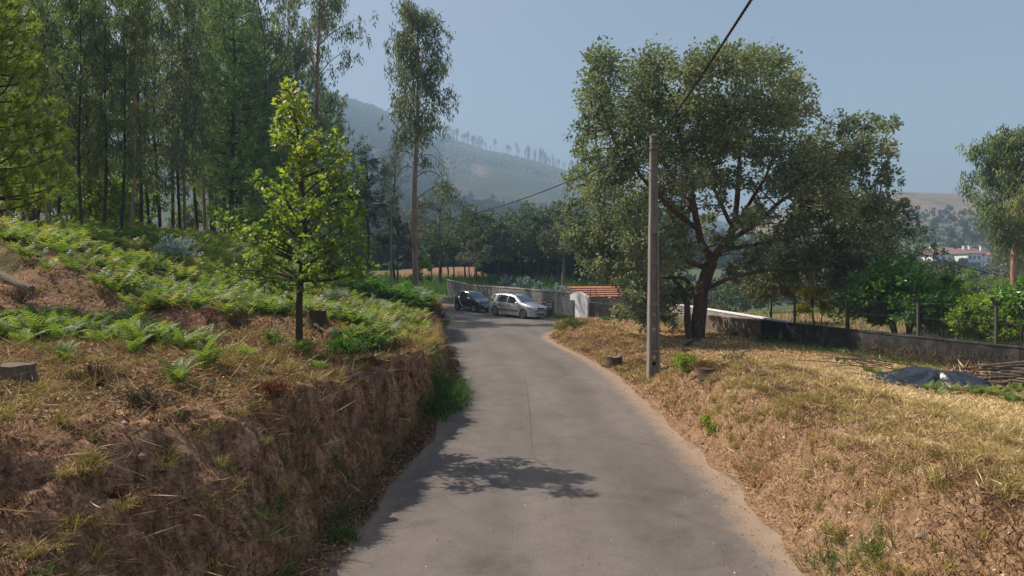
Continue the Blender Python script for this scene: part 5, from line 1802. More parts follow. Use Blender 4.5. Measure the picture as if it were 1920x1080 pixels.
        for wx in (fo, fo + wb):
            o_ = wx
            wc = (cx0 - o_, sd * (W / 2 - .11), rw)
            ty = MB()
            n = 24
            a = np.linspace(0, 2 * math.pi, n, endpoint=False)
            pr = [(rw * .66, -.09), (rw * .93, -.10), (rw, -.07), (rw, .07), (rw * .93, .10), (rw * .66, .09)]
            v = [(wc[0] + r_ * math.cos(t), wc[1] + y, wc[2] + r_ * math.sin(t)) for t in a for r_, y in pr]
            f = grid_faces(n, 6)
            f = np.concatenate([f, [((n - 1) * 6 + j, (n - 1) * 6 + j + 1, j + 1, j) for j in range(5)]])
            ty.add(v, f)
            w_ = ty.build('wheel', rub, root, smooth=True)
            rm = MB()
            yo = wc[1] + sd * .075
            ns = 6 if kind == 'van' else 5
            ring = [(wc[0] + r_ * math.cos(t), yo + sd * y, wc[2] + r_ * math.sin(t)) for t in a for r_, y in ((rw * .68, .015), (rw * .60, .02), (rw * .56, -.02))]
            f = np.concatenate([grid_faces(n, 3), [((n - 1) * 3 + j, (n - 1) * 3 + j + 1, j + 1, j) for j in range(2)]])
            rm.add(ring, f)
            for s_ in range(ns):
                t = s_ * 2 * math.pi / ns + .3
                e = np.array([math.cos(t), 0, math.sin(t)])
                p = np.array([-math.sin(t), 0, math.cos(t)])
                c0 = np.array([wc[0], yo, wc[2]])
                v = [c0 + e * rw * .1 + p * .05, c0 + e * rw * .6 + p * .035, c0 + e * rw * .6 - p * .035, c0 + e * rw * .1 - p * .05]
                v2 = [q + np.array([0, -sd * .03, 0]) for q in v]
                rm.add(v + v2, [(0, 1, 2, 3), (3, 2, 1, 0), (0, 1, 5, 4), (2, 3, 7, 6)])
            hub = [(wc[0] + rw * .2 * math.cos(t), yo + sd * .012, wc[2] + rw * .2 * math.sin(t)) for t in a]
            rm.add(hub, [tuple(range(n))])
            rm.build('rim', alloy, w_)
            dk = MB()
            dk.add([(wc[0] + rw * .62 * math.cos(t), yo - sd * .05, wc[2] + rw * .62 * math.sin(t)) for t in a], [tuple(range(n))])
            dk.build('brake_disc', dark, w_)
    if kind == 'van':
        top_patch('windscreen', 1.10, 1.80, .70, .57, wsm)
        top_patch('rear_screen', 4.03, 4.22, .55, .62, glass)
        g = MB(); bevel_box(g, (cx0 - .02, 0, .745), (.10, .62, .115), .03); g.build('grille', dark, root)
        e = MB(); a = np.linspace(0, 6.283, 16)
        tube(e, np.stack([cx0 + .036 + 0 * a, .045 * np.cos(a), .75 + .045 * np.sin(a)], 1), .008, 5, cap=False)
        box(e, (cx0 + .036, 0, .75), (.01, .11, .012)); e.build('emblem', alloy, root)
        bs = MB(); bevel_box(bs, (cx0 + .0, 0, .60), (.07, 1.24, .055), .012); bs.build('bumper_strip', dark, root)
        li = MB(); bevel_box(li, (cx0 + .0, 0, .36), (.05, .76, .13), .02); li.build('lower_grille', dark, root)
        pl = MB(); bevel_box(pl, (cx0 + .045, 0, .50), (.014, .52, .11), .004); pl.build('number_plate', plate, root)
        fb = MB(); bevel_box(fb, (cx0 - .035, 0, .46), (.12, 1.30, .24), .05); fb.build('bumper', body, root)
        wp = MB(); tube(wp, [(cx0 - 1.12, -.3, 1.135), (cx0 - 1.16, .1, 1.165), (cx0 - 1.18, .5, 1.16)], .009, 4); wp.build('wiper', dark, root)
    else:
        top_patch('windscreen', .66, 1.24, .66, .54, wsm)
        top_patch('rear_screen', 2.30, 2.50, .45, .52, glass)
        g = MB(); bevel_box(g, (cx0 + .0, 0, .50), (.06, .74, .10), .02); g.build('grille', dark, root)
        sm = MB()
        t = np.linspace(-1, 1, 15)
        tube(sm, np.stack([cx0 + .035 - .11 * t * t, .50 * t, .575 + .07 * np.abs(t) ** 3], 1), .02, 6); sm.build('grille_trim', alloy, root)
        e = MB(); a = np.linspace(0, 6.283, 16)
        tube(e, np.stack([cx0 - .06 + 0 * a, .035 * np.cos(a), .745 + .035 * np.sin(a)], 1), .008, 5, cap=False); e.build('emblem', alloy, root)
        pl = MB(); bevel_box(pl, (cx0 + .045, 0, .465), (.014, .50, .11), .004); pl.build('number_plate', plate, root)
        fb = MB(); bevel_box(fb, (cx0 - .05, 0, .36), (.16, 1.10, .24), .05); fb.build('bumper', dark, root)
        wp = MB(); tube(wp, [(cx0 - .66, -.1, 1.065), (cx0 - .70, .25, 1.09)], .009, 4); wp.build('wiper', dark, root)
    return root

def cars():
    f = np.array([.73, -.68]); f = f / np.linalg.norm(f)
    right = np.array([f[1], -f[0]])
    yaw = math.atan2(f[1], f[0])
    def set_car(o, front_near, wb, W):
        c = np.asarray(front_near) - f * wb / 2 - right * (W / 2)
        z = float(ramp_z(c[0], c[1]))
        zf = float(ramp_z(*(c + f * wb / 2))); zb = float(ramp_z(*(c - f * wb / 2)))
        zr_ = float(ramp_z(*(c + right * W / 2))); zl_ = float(ramp_z(*(c - right * W / 2)))
        fx = Vector((f[0] * wb, f[1] * wb, zf - zb)).normalized()
        ly = Vector((-right[0] * W, -right[1] * W, zl_ - zr_)).normalized()
        up = fx.cross(ly).normalized()
        ly = up.cross(fx)
        m = Matrix((fx, ly, up)).transposed().to_4x4()
        o.rotation_euler = m.to_euler()
        o.location = (float(c[0]), float(c[1]), (zf + zb) / 2)
    v = car('van')
    set_car(v, (.72, 46.7), 2.69, 1.74)
    tag(v, 'silver minivan with dark roof rails parked in front of the concrete wall', 'car')
    s = car('small')
    set_car(s, (-2.86, 50.6), 1.87, 1.56)
    tag(s, 'small black two seat car with silver side band behind the minivan', 'car')

def houses():
    wl = flat('house_white', (.78, .77, .75), .8, var=.05, scale=.5)
    rf = flat('house_tile', (.25, .145, .115), .9, var=.2, scale=2)
    rf2 = flat('house_tile_red', (.36, .14, .105), .9, var=.2, scale=2)
    gl = glass_mat('house_glass', (.03, .035, .04))
    tr = flat('house_trim', (.55, .54, .52), .8)
    D = 238.0
    def gable(r, x0, x1, y0, y1, z0, z1, zr, mt=rf, name='roof', ov=.5):
        mb = MB()
        ym = (y0 + y1) / 2
        v = [(x0 - ov, y0 - ov, z1), (x1 + ov, y0 - ov, z1), (x1 + ov, y1 + ov, z1), (x0 - ov, y1 + ov, z1), (x0 - ov + .2, ym, zr), (x1 + ov - .2, ym, zr)]
        mb.add(v, [(0, 1, 5, 4), (2, 3, 4, 5)])
        mb.add([v[1], v[2], v[5], v[3], v[0], v[4]], [(0, 1, 2), (3, 4, 5)])
        mb.add([(a, b_, c - .18) for a, b_, c in v[:4]], [(3, 2, 1, 0)])
        mb.add(v[:4] + [(a, b_, c - .18) for a, b_, c in v[:4]], [(0, 4, 5, 1), (1, 5, 6, 2), (2, 6, 7, 3), (3, 7, 4, 0)])
        return mb.build(name, mt, r)
    def win(r, x, y, z, w, h):
        f_ = box(MB(), (x, y - .03, z), (w + .2, .08, h + .2)).build('window', tr, r)
        box(MB(), (x, y - .09, z), (w, .06, h)).build('pane', gl, f_)
    p = at(1773, 496, D)
    r = empty('white_house', (p[0], p[1], p[2]), (0, 0, math.radians(-6)))
    tag(r, 'long white house with brown tile roof and arched dormer, left of the two', 'house')
    box(MB(), (0, 4, -.2), (8.4, 8, 7.6)).build('wall', wl, r)
    gable(r, -4.2, 4.2, 0, 8, 0, 3.62, 6.1)
    for x in (-2.6, -.7, 1.4, 3.0):
        win(r, x, 0, 2.1, .9, 1.1)
    for x in (-2.6, .6, 2.6):
        win(r, x, 0, -.8, 1.1, 1.2)
    box(MB(), (0, -.35, .55), (8.2, .6, .16)).build('balcony', tr, r)
    d_ = MB(); a = np.linspace(0, math.pi, 9)
    prism(d_, [(-.2 + .75 * math.cos(t), 4.0 + .75 * math.sin(t)) for t in a] + [(-.95, 3.75), (.55, 3.75)], .3, 3.2)
    d_.build('dormer', wl, r)
    box(MB(), (-.2, .24, 4.35), (.8, .1, .5)).build('dormer_pane', gl, r)
    box(MB(), (-3.4, 3.2, 5.6), (.7, .7, 1.6)).build('chimney', wl, r)
    p = at(1838, 492, D - 6)
    r = empty('white_house', (p[0], p[1], p[2]), (0, 0, math.radians(8)))
    tag(r, 'white house with several chimneys and stepped red roofs, right of the two', 'house')
    box(MB(), (-1.8, 4, .0), (6.0, 8, 6.2)).build('wall', wl, r)
    box(MB(), (3.4, 3, -.2), (4.4, 7, 5.2)).build('wing', wl, r)
    gable(r, -4.8, 1.2, 0, 8, 0, 3.12, 5.0)
    gable(r, 1.25, 5.6, -.5, 6.5, 0, 2.42, 3.9, rf2, 'wing_roof')
    box(MB(), (.6, -2.6, -1.5), (3.6, 3, 2.6)).build('porch', wl, r)
    gable(r, 2.4, 5.4, -3.4, -1.0, 0, -.2, .75, rf2, 'porch_roof', .3)
    for x in (-3.8, -2.2, -.4):
        win(r, x, 0, 1.6, .8, 1.1)
    for x in (2.6, 4.2):
        win(r, x, -.5, 1.0, .8, 1.0)
    for x, y in ((-3.6, 3), (-1.4, 3), (.4, 5), (3.0, 3)):
        c = box(MB(), (x, y, 4.9), (.7, .7, 1.5)).build('chimney', wl, r)
        box(MB(), (x, y, 5.72), (.95, .95, .14)).build('chimney_cap', wl, c)

# ------------------------------------------------------------------ ferns, grass, litter
def frond_geo(L, stem, lift, pairs=9, az=0.0, tilt=0.0, seed=0, fine=True):
    """one bracken frond: bare stem, arched rachis, tapering pinnae"""
    r_ = np.random.default_rng(seed)
    n = pairs + 3
    s = np.linspace(0, 1, n)
    ang = lift * (1 - s) + (lift - 1.25 - tilt) * s
    seg = (stem + L) / (n - 1)
    x = np.concatenate([[0], np.cumsum(np.cos(ang[:-1]) * seg)])
    z = np.concatenate([[0], np.cumsum(np.sin(ang[:-1]) * seg)])
    path = np.stack([x, 0 * x, z], 1)
    v, f3, t = [], [], []
    # rachis as a thin three sided blade
    for i in range(n):
        w = .006 * (1 - s[i]) + .002
        v += [path[i] + [0, w, 0], path[i] + [0, -w, 0]]
        t += [.75, .75]
    for i in range(n - 1):
        a = 2 * i
        f3 += [(a, a + 1, a + 3), (a, a + 3, a + 2)]
    i0 = 2
    for i in range(i0, n - 1):
        k = (i - i0) / max(1, (n - 2 - i0))
        ln = L * .46 * (1 - k) ** .8 * (.85 if i == i0 else 1) + .02
        tg = unit(path[min(i + 1, n - 1)] - path[i - 1])
        up = np.array([-tg[2], 0, tg[0]])
        for sg in (-1, 1):
            d = unit(np.array([0, sg, 0]) + tg * .55 + up * r_.uniform(-.05, .2))
            tip = path[i] + d * ln - up * ln * .18
            wv = tg * seg * .58
            b = len(v)
            tn = .45 + r_.normal(0, .08)
            if fine:
                m = path[i] + d * ln * .45 + up * ln * .05
                v += [path[i] - wv * .4, path[i] + wv * .6, m + wv * .75, tip, m - wv * .55]
                t += [tn] * 5
                f3 += [(b, b + 1, b + 2), (b, b + 2, b + 4), (b + 4, b + 2, b + 3)]
            else:
                v += [path[i] - wv * .5, path[i] + wv * .8, tip]
                t += [tn] * 3
                f3 += [(b, b + 1, b + 2)]
    V = np.array(v)
    if fine:
        V[:, 2] += 0
    c, sn = math.cos(az), math.sin(az)
    V = np.stack([V[:, 0] * c - V[:, 1] * sn, V[:, 0] * sn + V[:, 1] * c, V[:, 2]], 1)
    return V, np.array(f3), np.array(t)

def fern_geo(seed, size=1.0, n=6, fine=True, pairs=9):
    r_ = np.random.default_rng(seed)
    Vs, Fs, Ts, k = [], [], [], 0
    for i in range(n):
        V, Fc, T = frond_geo(size * r_.uniform(.4, .62), size * r_.uniform(.12, .34), r_.uniform(1.1, 1.5), pairs, i * 6.283 / n + r_.normal(0, .3), r_.uniform(-.2, .5), int(r_.integers(1e6)), fine)
        V = V + [r_.normal(0, .04), r_.normal(0, .04), 0]
        Vs.append(V); Fs.append(Fc + k); Ts.append(T + r_.normal(0, .1)); k += len(V)
    return np.concatenate(Vs), np.concatenate(Fs), np.clip(np.concatenate(Ts), 0, 1)

def scatter_geo(mb, geos, P, rz, sc, tint=None, mat=0, nrm=None):
    """join copies of a few small meshes, all at once per source"""
    idx = rng.integers(0, len(geos), len(P))
    for g, (V, Fc, T) in enumerate(geos):
        m = np.where(idx == g)[0]
        if len(m) == 0: continue
        c, s = np.cos(rz[m])[:, None], np.sin(rz[m])[:, None]
        X = (V[None, :, 0] * c - V[None, :, 1] * s) * sc[m][:, None] + P[m][:, 0:1]
        Y = (V[None, :, 0] * s + V[None, :, 1] * c) * sc[m][:, None] + P[m][:, 1:2]
        Z = V[None, :, 2] * sc[m][:, None] + P[m][:, 2:3]
        f = (Fc[None] + (np.arange(len(m)) * len(V))[:, None, None]).reshape(-1, Fc.shape[1])
        tt = T[None] + (tint[m][:, None] if tint is not None else 0)
        mb.add(np.stack([X, Y, Z], -1).reshape(-1, 3), f, np.clip(tt, 0, 1).reshape(-1), mat)

def blades(mb, P, h, w, lean=.35, n=1, spread=0.03, tint=.5, tv=.2, mat=0, two=False):
    """grass blades from root points P"""
    P = np.repeat(np.asarray(P, float), n, 0)
    k = len(P)
    if k == 0: return
    P = P + np.concatenate([rng.normal(0, spread, (k, 2)), np.zeros((k, 1))], 1)
    d = unit(np.concatenate([rng.normal(0, lean, (k, 2)), np.ones((k, 1))], 1))
    hh = (np.repeat(np.broadcast_to(np.asarray(h, float), (k // n,)), n) * rng.uniform(.5, 1.2, k))[:, None]
    a = rng.uniform(0, 6.283, k)
    wd = np.stack([np.cos(a), np.sin(a), 0 * a], 1) * (np.broadcast_to(np.asarray(w, float), (k,))[:, None])
    tn = np.clip(np.repeat(np.broadcast_to(np.asarray(tint, float), (k // n,)), n) + rng.normal(0, tv, k), 0, 1)
    if two:
        ln = np.concatenate([d[:, :2], np.zeros((k, 1))], 1)
        mid = P + d * hh * .55
        tip = P + d * hh * .95 + ln * hh * .5 - np.array([0, 0, .15]) * hh
        v = np.stack([P - wd / 2, P + wd / 2, mid + wd * .35, mid - wd * .35, tip], 1)
        f4 = np.arange(k)[:, None] * 5 + np.array([0, 1, 2, 3])
        f3 = np.arange(k)[:, None] * 5 + np.array([3, 2, 4])
        n0 = mb.n
        mb.add(v.reshape(-1, 3), f4, np.repeat(tn, 5), mat)
        mb.f.append(f3 + n0); mb.m.append(np.full(k, mat))
    else:
        tip = P + d * hh
        v = np.stack([P - wd / 2, P + wd / 2, tip], 1)
        mb.add(v.reshape(-1, 3), np.arange(k * 3).reshape(k, 3), np.repeat(tn, 3), mat)

def rand_pts(n, x0, x1, y0, y1, zf, keep=None, ybias=1.0):
    """random points on the land inside lateral bounds given as functions of y, denser near the camera"""
    y = y0 + (y1 - y0) * rng.random(n) ** ybias
    a = x0(y) if callable(x0) else x0
    b_ = x1(y) if callable(x1) else x1
    x = a + (b_ - a) * rng.random(n)
    if keep is not None:
        k = rng.random(n) < keep(x, y)
        x, y = x[k], y[k]
    return np.stack([x, y, zf(x, y)], 1)

def in_view(P, m=.08):
    px = P[:, 0] / np.maximum(P[:, 1], .1)
    return (P[:, 1] > 1.5) & (np.abs(px) < .75 + m + .4 / np.maximum(P[:, 1], .1))

def left_fern_density(x, y):
    u = XL(y) - x
    sd = .9 * (y - 12.3 + .48 * (x + 4.0))
    d = sstep(.7, 1.3, u) * sstep(-.05, .25, sd + .25 * fbm(x * .6, y * .6, 0, 91, 2)) * sstep(10, 11, y)
    far = sstep(15, 19, y)
    d = np.maximum(d, far * sstep(.5, 1.3, u))
    # the bare brown strip before the stand
    gap = np.exp(-((u - 9.6 - .3 * np.sin(y * .7)) / .8) ** 2) * (1 - sstep(22, 25, y)) * sstep(15, 17, y)
    d = d * (1 - .9 * gap)
    d = d * (.06 + .94 * sstep(-.16, .10, fbm(x * .55, y * .55, 0, 92, 3) + .05))
    # the near clump at the left edge
    cl = np.exp(-(((x + 7.0) / 1.15) ** 2 + ((y - 10.5) / 1.0) ** 2)) * 1.5
    cl2 = np.exp(-(((x + 5.5) / .75) ** 2 + ((y - 10.0) / .6) ** 2)) * 1.1
    cl = np.where(cl < .12, 0, cl); cl2 = np.where(cl2 < .12, 0, cl2)
    return np.clip(np.maximum(np.maximum(d, cl), cl2), 0, 1)

def ferns():
    G = 'bracken ferns covering the left slope'
    LB = 'green bracken fern among many on the left slope'
    P = rand_pts(26000, lambda y: XL(y) - 20, lambda y: XL(y) - .95, 6.5, 40, zL, left_fern_density, 1.25)
    P = P[in_view(P)]
    u = XL(P[:, 1]) - P[:, 0]
    P = P[(u < 15) & (rng.random(len(P)) < np.interp(P[:, 1], [6, 20, 40], [1, .8, .5]))]
    P = P[np.argsort(P[:, 1])]
    d2 = P[:, 1]
    size = rng.uniform(.5, 1.1, len(P)) * np.interp(d2, [7, 11, 16, 40], [.58, .66, .76, .95])
    # nearest ones with every frond a part
    nf = 64
    fr = []
    for k in range(6):
        V, Fc, T = frond_geo(.52 + .03 * k, .18 + .03 * k, 1.2 + .05 * k, 13, 0, .1 * k - .2, 300 + k)
        fr.append(MB().add(V, Fc, T).mesh('frond', M['fern']))
    near, rest = P[:nf], P[nf:]
    for i, p in enumerate(near):
        r = empty('bracken_fern', p - [0, 0, .02], (0, 0, rng.uniform(0, 6.28)))
        r.scale = (size[i] * .95,) * 3
        tag(r, LB, 'fern', G)
        n = int(rng.integers(5, 8))
        for k in range(n):
            o = link('frond', fr[int(rng.integers(0, 6))], r)
            o.rotation_euler = (rng.normal(0, .12), rng.normal(0, .16), k * 6.283 / n + rng.normal(0, .3))
            s_ = rng.uniform(.75, 1.15); o.scale = (s_, s_, s_)
    ms = []
    for k in range(7):
        V, Fc, T = fern_geo(400 + k, 1.0, 6, True, 9)
        T = np.clip(T + (-.25, -.15, -.05, 0, .08, .2, .5)[k], 0, 1)
        ms.append(MB().add(V, Fc, T).mesh('bracken_fern', M['fern'] if k else M['fern_dark']))
    m = 236
    for i, p in enumerate(rest[:m]):
        o = link('bracken_fern', ms[int(rng.integers(0, 7))])
        o.location = [float(c) for c in p - [0, 0, .02]]
        o.rotation_euler = (rng.normal(0, .1), rng.normal(0, .1), rng.uniform(0, 6.28))
        s_ = float(size[nf + i]); o.scale = (s_, s_, s_)
        tag(o, LB, 'fern', G)
    Q = rest[m:]
    thin = rng.random(len(Q)) < np.interp(Q[:, 1], [10, 16, 26, 40], [1, .8, .5, .38])
    Q, qs = Q[thin], size[nf + m:][thin] * np.interp(Q[thin][:, 1], [10, 26], [1, 1.12])
    mb = MB()
    geos = [fern_geo(500 + k, 1.05, 5, False, 6) for k in range(8)]
    tn = rng.normal(0.02, .16, len(Q)) + .12 * fbm(Q[:, 0] * .5, Q[:, 1] * .5, 0, 95, 2)
    tn = np.where(rng.random(len(Q)) < .09, .5, tn)
    scatter_geo(mb, geos, Q - [0, 0, .03], rng.uniform(0, 6.28, len(Q)), qs, tn)
    o = mb.build('bracken', M['fern'])
    tag(o, 'dense far bracken ferns running up to the gum stand', 'ferns', kind='stuff')
    # dark tall bracken before the lone gum
    mb = MB()
    n = 300
    px = rng.normal(742, 34, n); d = rng.uniform(30, 38, n)
    x = (px - 960) / F * d
    Q = np.stack([x, d, zL(x, d)], 1)
    scatter_geo(mb, geos, Q, rng.uniform(0, 6.28, n), rng.uniform(1.3, 2.1, n), rng.normal(.0, .12, n))
    tag(mb.build('bracken_thicket', M['fern_dark']), 'tall dark green bracken thicket at the foot of the pinkish gum', 'ferns', kind='stuff')
    mb = MB()
    n = 90
    px = rng.normal(803, 9, n); d = rng.uniform(31, 38, n)
    x = (px - 960) / F * d
    Q = np.stack([x, d, zL(x, d)], 1)
    scatter_geo(mb, geos, Q, rng.uniform(0, 6.28, n), rng.uniform(1.0, 1.6, n), rng.normal(0, .14, n))
    tag(mb.build('dry_bracken', M['dry_fern']), 'brown dry bracken at the end of the left bank', 'ferns', kind='stuff')
    # few single ferns the photo shows apart
    def one(px, py_d, s, label, mt=None, zf=zL, mat=None):
        d = py_d
        x = (px - 960) / F * d
        r = empty('bracken_fern', (x, d, float(zf(x, d)) - .02), (0, 0, rng.uniform(0, 6.28)))
        r.scale = (s,) * 3
        tag(r, label, 'fern')
        n = 7
        for k in range(n):
            o = link('frond', fr[k % 6], r)
            o.rotation_euler = (rng.normal(0, .12), rng.normal(0, .16) , k * 6.283 / n + rng.normal(0, .3))
    one(572, 10.6, .55, 'bright small fern directly below the young oak trunk')
    one(512, 10.8, .55, 'small fern on bare ground left of the young oak trunk')
    one(390, 8.2, .62, 'tall upright fern alone on the brown ground left of centre')
    one(333, 7.3, .55, 'dark upright fern in shade near the left bank edge')
    one(460, 9.3, .4, 'small fern in the litter between the upright ferns and the oak')
    one(250, 8.6, .45, 'fern on brown litter below the grey cut stump')
    one(600, 9.6, .36, 'little fern near the crest below the oak')
    one(120, 7.8, .45, 'fern in brown litter near the rotten stump at left')
    one(148, 4.8, .32, 'tiny yellow fern low at the left of the bank')
    # right side ferns by the dark wall and the plastic sheet
    GR = 'ferns growing by the dark garden wall'
    P = []
    for px, py0, d, n in ((1840, 730, 12.6, 7), (1770, 725, 12.9, 7), (1880, 735, 12.4, 6), (1700, 712, 13.8, 5), (1650, 700, 14.8, 5), (1910, 745, 12.0, 4), (1600, 662, 18.2, 4), (1560, 655, 19.5, 3), (1725, 668, 16.0, 3)):
        for _ in range(n):
            dd = d + rng.normal(0, .35)
            x = (px + rng.normal(0, 26) - 960) / F * dd
            P.append((x, dd, float(zR(x, dd)) - .02))
    for i, p in enumerate(P):
        o = link('bracken_fern', ms[int(rng.integers(0, 7))])
        o.location = p
        o.rotation_euler = (0, 0, rng.uniform(0, 6.28))
        s_ = rng.uniform(.30, .46); o.scale = (s_, s_, s_)
        tag(o, 'green fern by the dark wall beside the black plastic sheet', 'fern', GR)
    for px, d, s, lab in ((1372, 27.2, .8, 'small fern at the tan wall just right of the oak trunk'), (1425, 25.3, 1.0, 'fern in the sunlit patch before the tan wall'), (1490 - 40, 24.8, .9, 'yellowish fern where the tan wall turns dark'), (1262, 30, .8, 'bright fern behind the utility pole at left of oak stem'), (1275, 31, .9, 'pale fern between pole and thin oak stem')):
        x = (px - 960) / F * d
        o = link('bracken_fern', ms[int(rng.integers(1, 7))])
        o.location = (x, d, float(zR(x, d)) - .02); o.scale = (s * .7,) * 3
        tag(o, lab, 'fern')

def grasses():
    # straw coloured mown meadow on the right
    mb = MB()
    P = rand_pts(105000, lambda y: XR(y) + 1.3, lambda y: np.minimum(XR(y) + 11, .80 * y + .6), 3.2, 30, zR, lambda x, y: np.interp(y, [3, 8, 16, 30], [1, .9, .7, .5]) * (.25 + .75 * sstep(-.25, .15, fbm(x * .9, y * .9, 0, 71, 3))), 1.5)
    P = P[in_view(P)]
    h = np.interp(P[:, 1], [3, 10, 30], [.12, .13, .16])
    tn = .55 + .5 * fbm(P[:, 0] * .7, P[:, 1] * .7, 0, 72, 3)
    blades(mb, P - [0, 0, .01], h, np.interp(P[:, 1], [3, 10, 30], [.007, .012, .024]), 1.0, 1, .02, tn, .22, two=True)
    tag(mb.build('dry_grass', M['straw']), 'straw coloured mown grass of the right meadow', 'grass', kind='stuff')
    # brown and straw wisps on the right cutting
    mb = MB()
    P = rand_pts(210000, lambda y: XR(y) + .18, lambda y: XR(y) + 2.8, 2.6, 40, zR, lambda x, y: (.35 + .65 * sstep(-.3, .15, fbm(x * 1.3, y * 1.3, 0, 73, 3))) * np.interp(y, [3, 10, 40], [1, .8, .5]), 1.4)
    P = P[in_view(P)]
    tn = .40 + .7 * fbm(P[:, 0] * 1.2, P[:, 1] * 1.2, 0, 74, 3)
    blades(mb, P - [0, 0, .01], np.interp(P[:, 1], [3, 10, 40], [.12, .14, .18]), np.interp(P[:, 1], [3, 10, 40], [.008, .012, .026]), 1.1, 1, .02, tn, .25, two=True)
    tag(mb.build('cutting_grass', M['dead_grass_light']), 'thin dry grass over the right road cutting', 'grass', kind='stuff')
    # rounded tufts
    def tufts(n, x0, x1, y0, y1, zf, keep, mat, name, label, hr, nb, w, dens_y=1.3, tn=.5, jit=.03):
        P = rand_pts(n, x0, x1, y0, y1, zf, keep, dens_y)
        P = P[in_view(P)]
        mb = MB()
        h = rng.uniform(*hr, len(P))
        t0 = tn + rng.normal(0, .15, len(P))
        blades(mb, P - [0, 0, .01], h, w, .6, nb, jit, t0, .12, two=True)
        return tag(mb.build(name, mat), label, 'grass', kind='stuff')
    tufts(1600, lambda y: XR(y) + .3, lambda y: XR(y) + 3.2, 3, 18, zR, lambda x, y: .35 + .65 * sstep(-.1, .2, fbm(x * .8, y * .8, 0, 75, 2)), M['tuft'], 'grass_tufts', 'rounded olive and straw tufts on the right cutting', (.10, .24), 60, .007)
    tufts(260, lambda y: XR(y) + .05, lambda y: XR(y) + .9, 18, 36, zR, lambda x, y: .7 + 0 * x, M['tuft'], 'verge_tufts', 'dry tufts along the far right verge', (.12, .25), 30, .012)
    tufts(130, lambda y: XL(y) - 5.5, lambda y: XL(y) - 1.0, 3, 12, zL, lambda x, y: .7 + 0 * x, M['tuft'], 'bank_tufts', 'dry tufts on top of the left bank', (.07, .18), 34, .006, tn=.35)
    tufts(420, lambda y: XL(y) - .42, lambda y: XL(y) - .02, 3, 30, zL, lambda x, y: .55 + 0 * x, M['grass'], 'verge_grass', 'green and dry grass at the foot of the left bank', (.06, .22), 16, .007, tn=.35)
    tufts(330, lambda y: XL(y) - 1.5, lambda y: XL(y) - .45, 3, 24, zL, lambda x, y: .2 + .8 * sstep(-.05, .2, fbm(x * 1.1, y * 1.1, 0, 76, 2)), M['grass'], 'face_grass', 'grass hanging over the left earth bank', (.07, .18), 26, .006, tn=.42)
    tufts(900, lambda y: XL(y) - 1.7, lambda y: XL(y) - .5, 15, 44, zL, lambda x, y: .8 + 0 * x, M['tuft'], 'crest_grass', 'yellowing grass along the far crest of the left bank', (.22, .45), 24, .016, tn=.55, jit=.06)
    tufts(300, lambda y: XL(y) - 12, lambda y: XL(y) - 1.5, 11, 30, zL, lambda x, y: .6 + 0 * x, M['tuft'], 'field_grass', 'dry grass between the ferns', (.12, .30), 24, .014, tn=.5, jit=.08)
    # bright grass by the wall foot and behind the wall
    mb = MB()
    d = WALL_B - WALL_A; L = np.linalg.norm(d); d = d / L
    nrm = np.array([d[1], -d[0]])
    if nrm[1] > 0: nrm = -nrm
    t = rng.uniform(-.5, 4.6, 5200)
    off = np.abs(rng.normal(0, .35, 5200)) * np.interp(t, [0, 1.5, 4], [.5, 1, 1.2]) + .12
    P = np.stack([WALL_A[0] + d[0] * t + nrm[0] * off, WALL_A[1] + d[1] * t + nrm[1] * off], 1)
    P = np.concatenate([P, ramp_z(P[:, 0], P[:, 1])[:, None]], 1)
    P = P[rng.random(len(P)) < np.interp(t, [-.5, .5, 1.6], [.1, .35, 1])]
    blades(mb, P, np.interp(np.arange(len(P)), [0, len(P)], [.32, .32]), .022, .5, 1, .02, .5, .18)
    tag(mb.build('wall_grass', M['grass']), 'green grass at the foot of the concrete wall', 'grass', kind='stuff')
    mb = MB()
    P = rand_pts(26000, lambda y: np.interp(y, [8.5, 15.5, 25.6, 46], [13.3, 11.9, 10.2, 9.6]), lambda y: np.interp(y, [8.5, 46], [17, 32]), 13, 46, zR, lambda x, y: .35 + .65 * sstep(-.2, .2, fbm(x * .4, y * .4, 0, 79, 2)), 1.1)
    blades(mb, P, rng.uniform(.15, .45, len(P)), .03, .5, 1, .05, .42, .2)
    tag(mb.build('garden_grass', M['grass']), 'rough grass on the garden side of the wall', 'grass', kind='stuff')
    mb = MB()
    P = rand_pts(26000, -16, 14, 60, 86, zT, lambda x, y: ((x - 4.4) * .855 + (y - 47) * .52 > .6) * (.4 + .6 * sstep(-.2, .2, fbm(x * .3, y * .3, 0, 77, 2))), 1.2)
    blades(mb, P, rng.uniform(.5, 1.3, len(P)), .09, .35, 1, .05, .42, .2)
    tag(mb.build('tall_grass', M['grass']), 'tall weeds between the concrete wall and the dark wood', 'grass', kind='stuff')

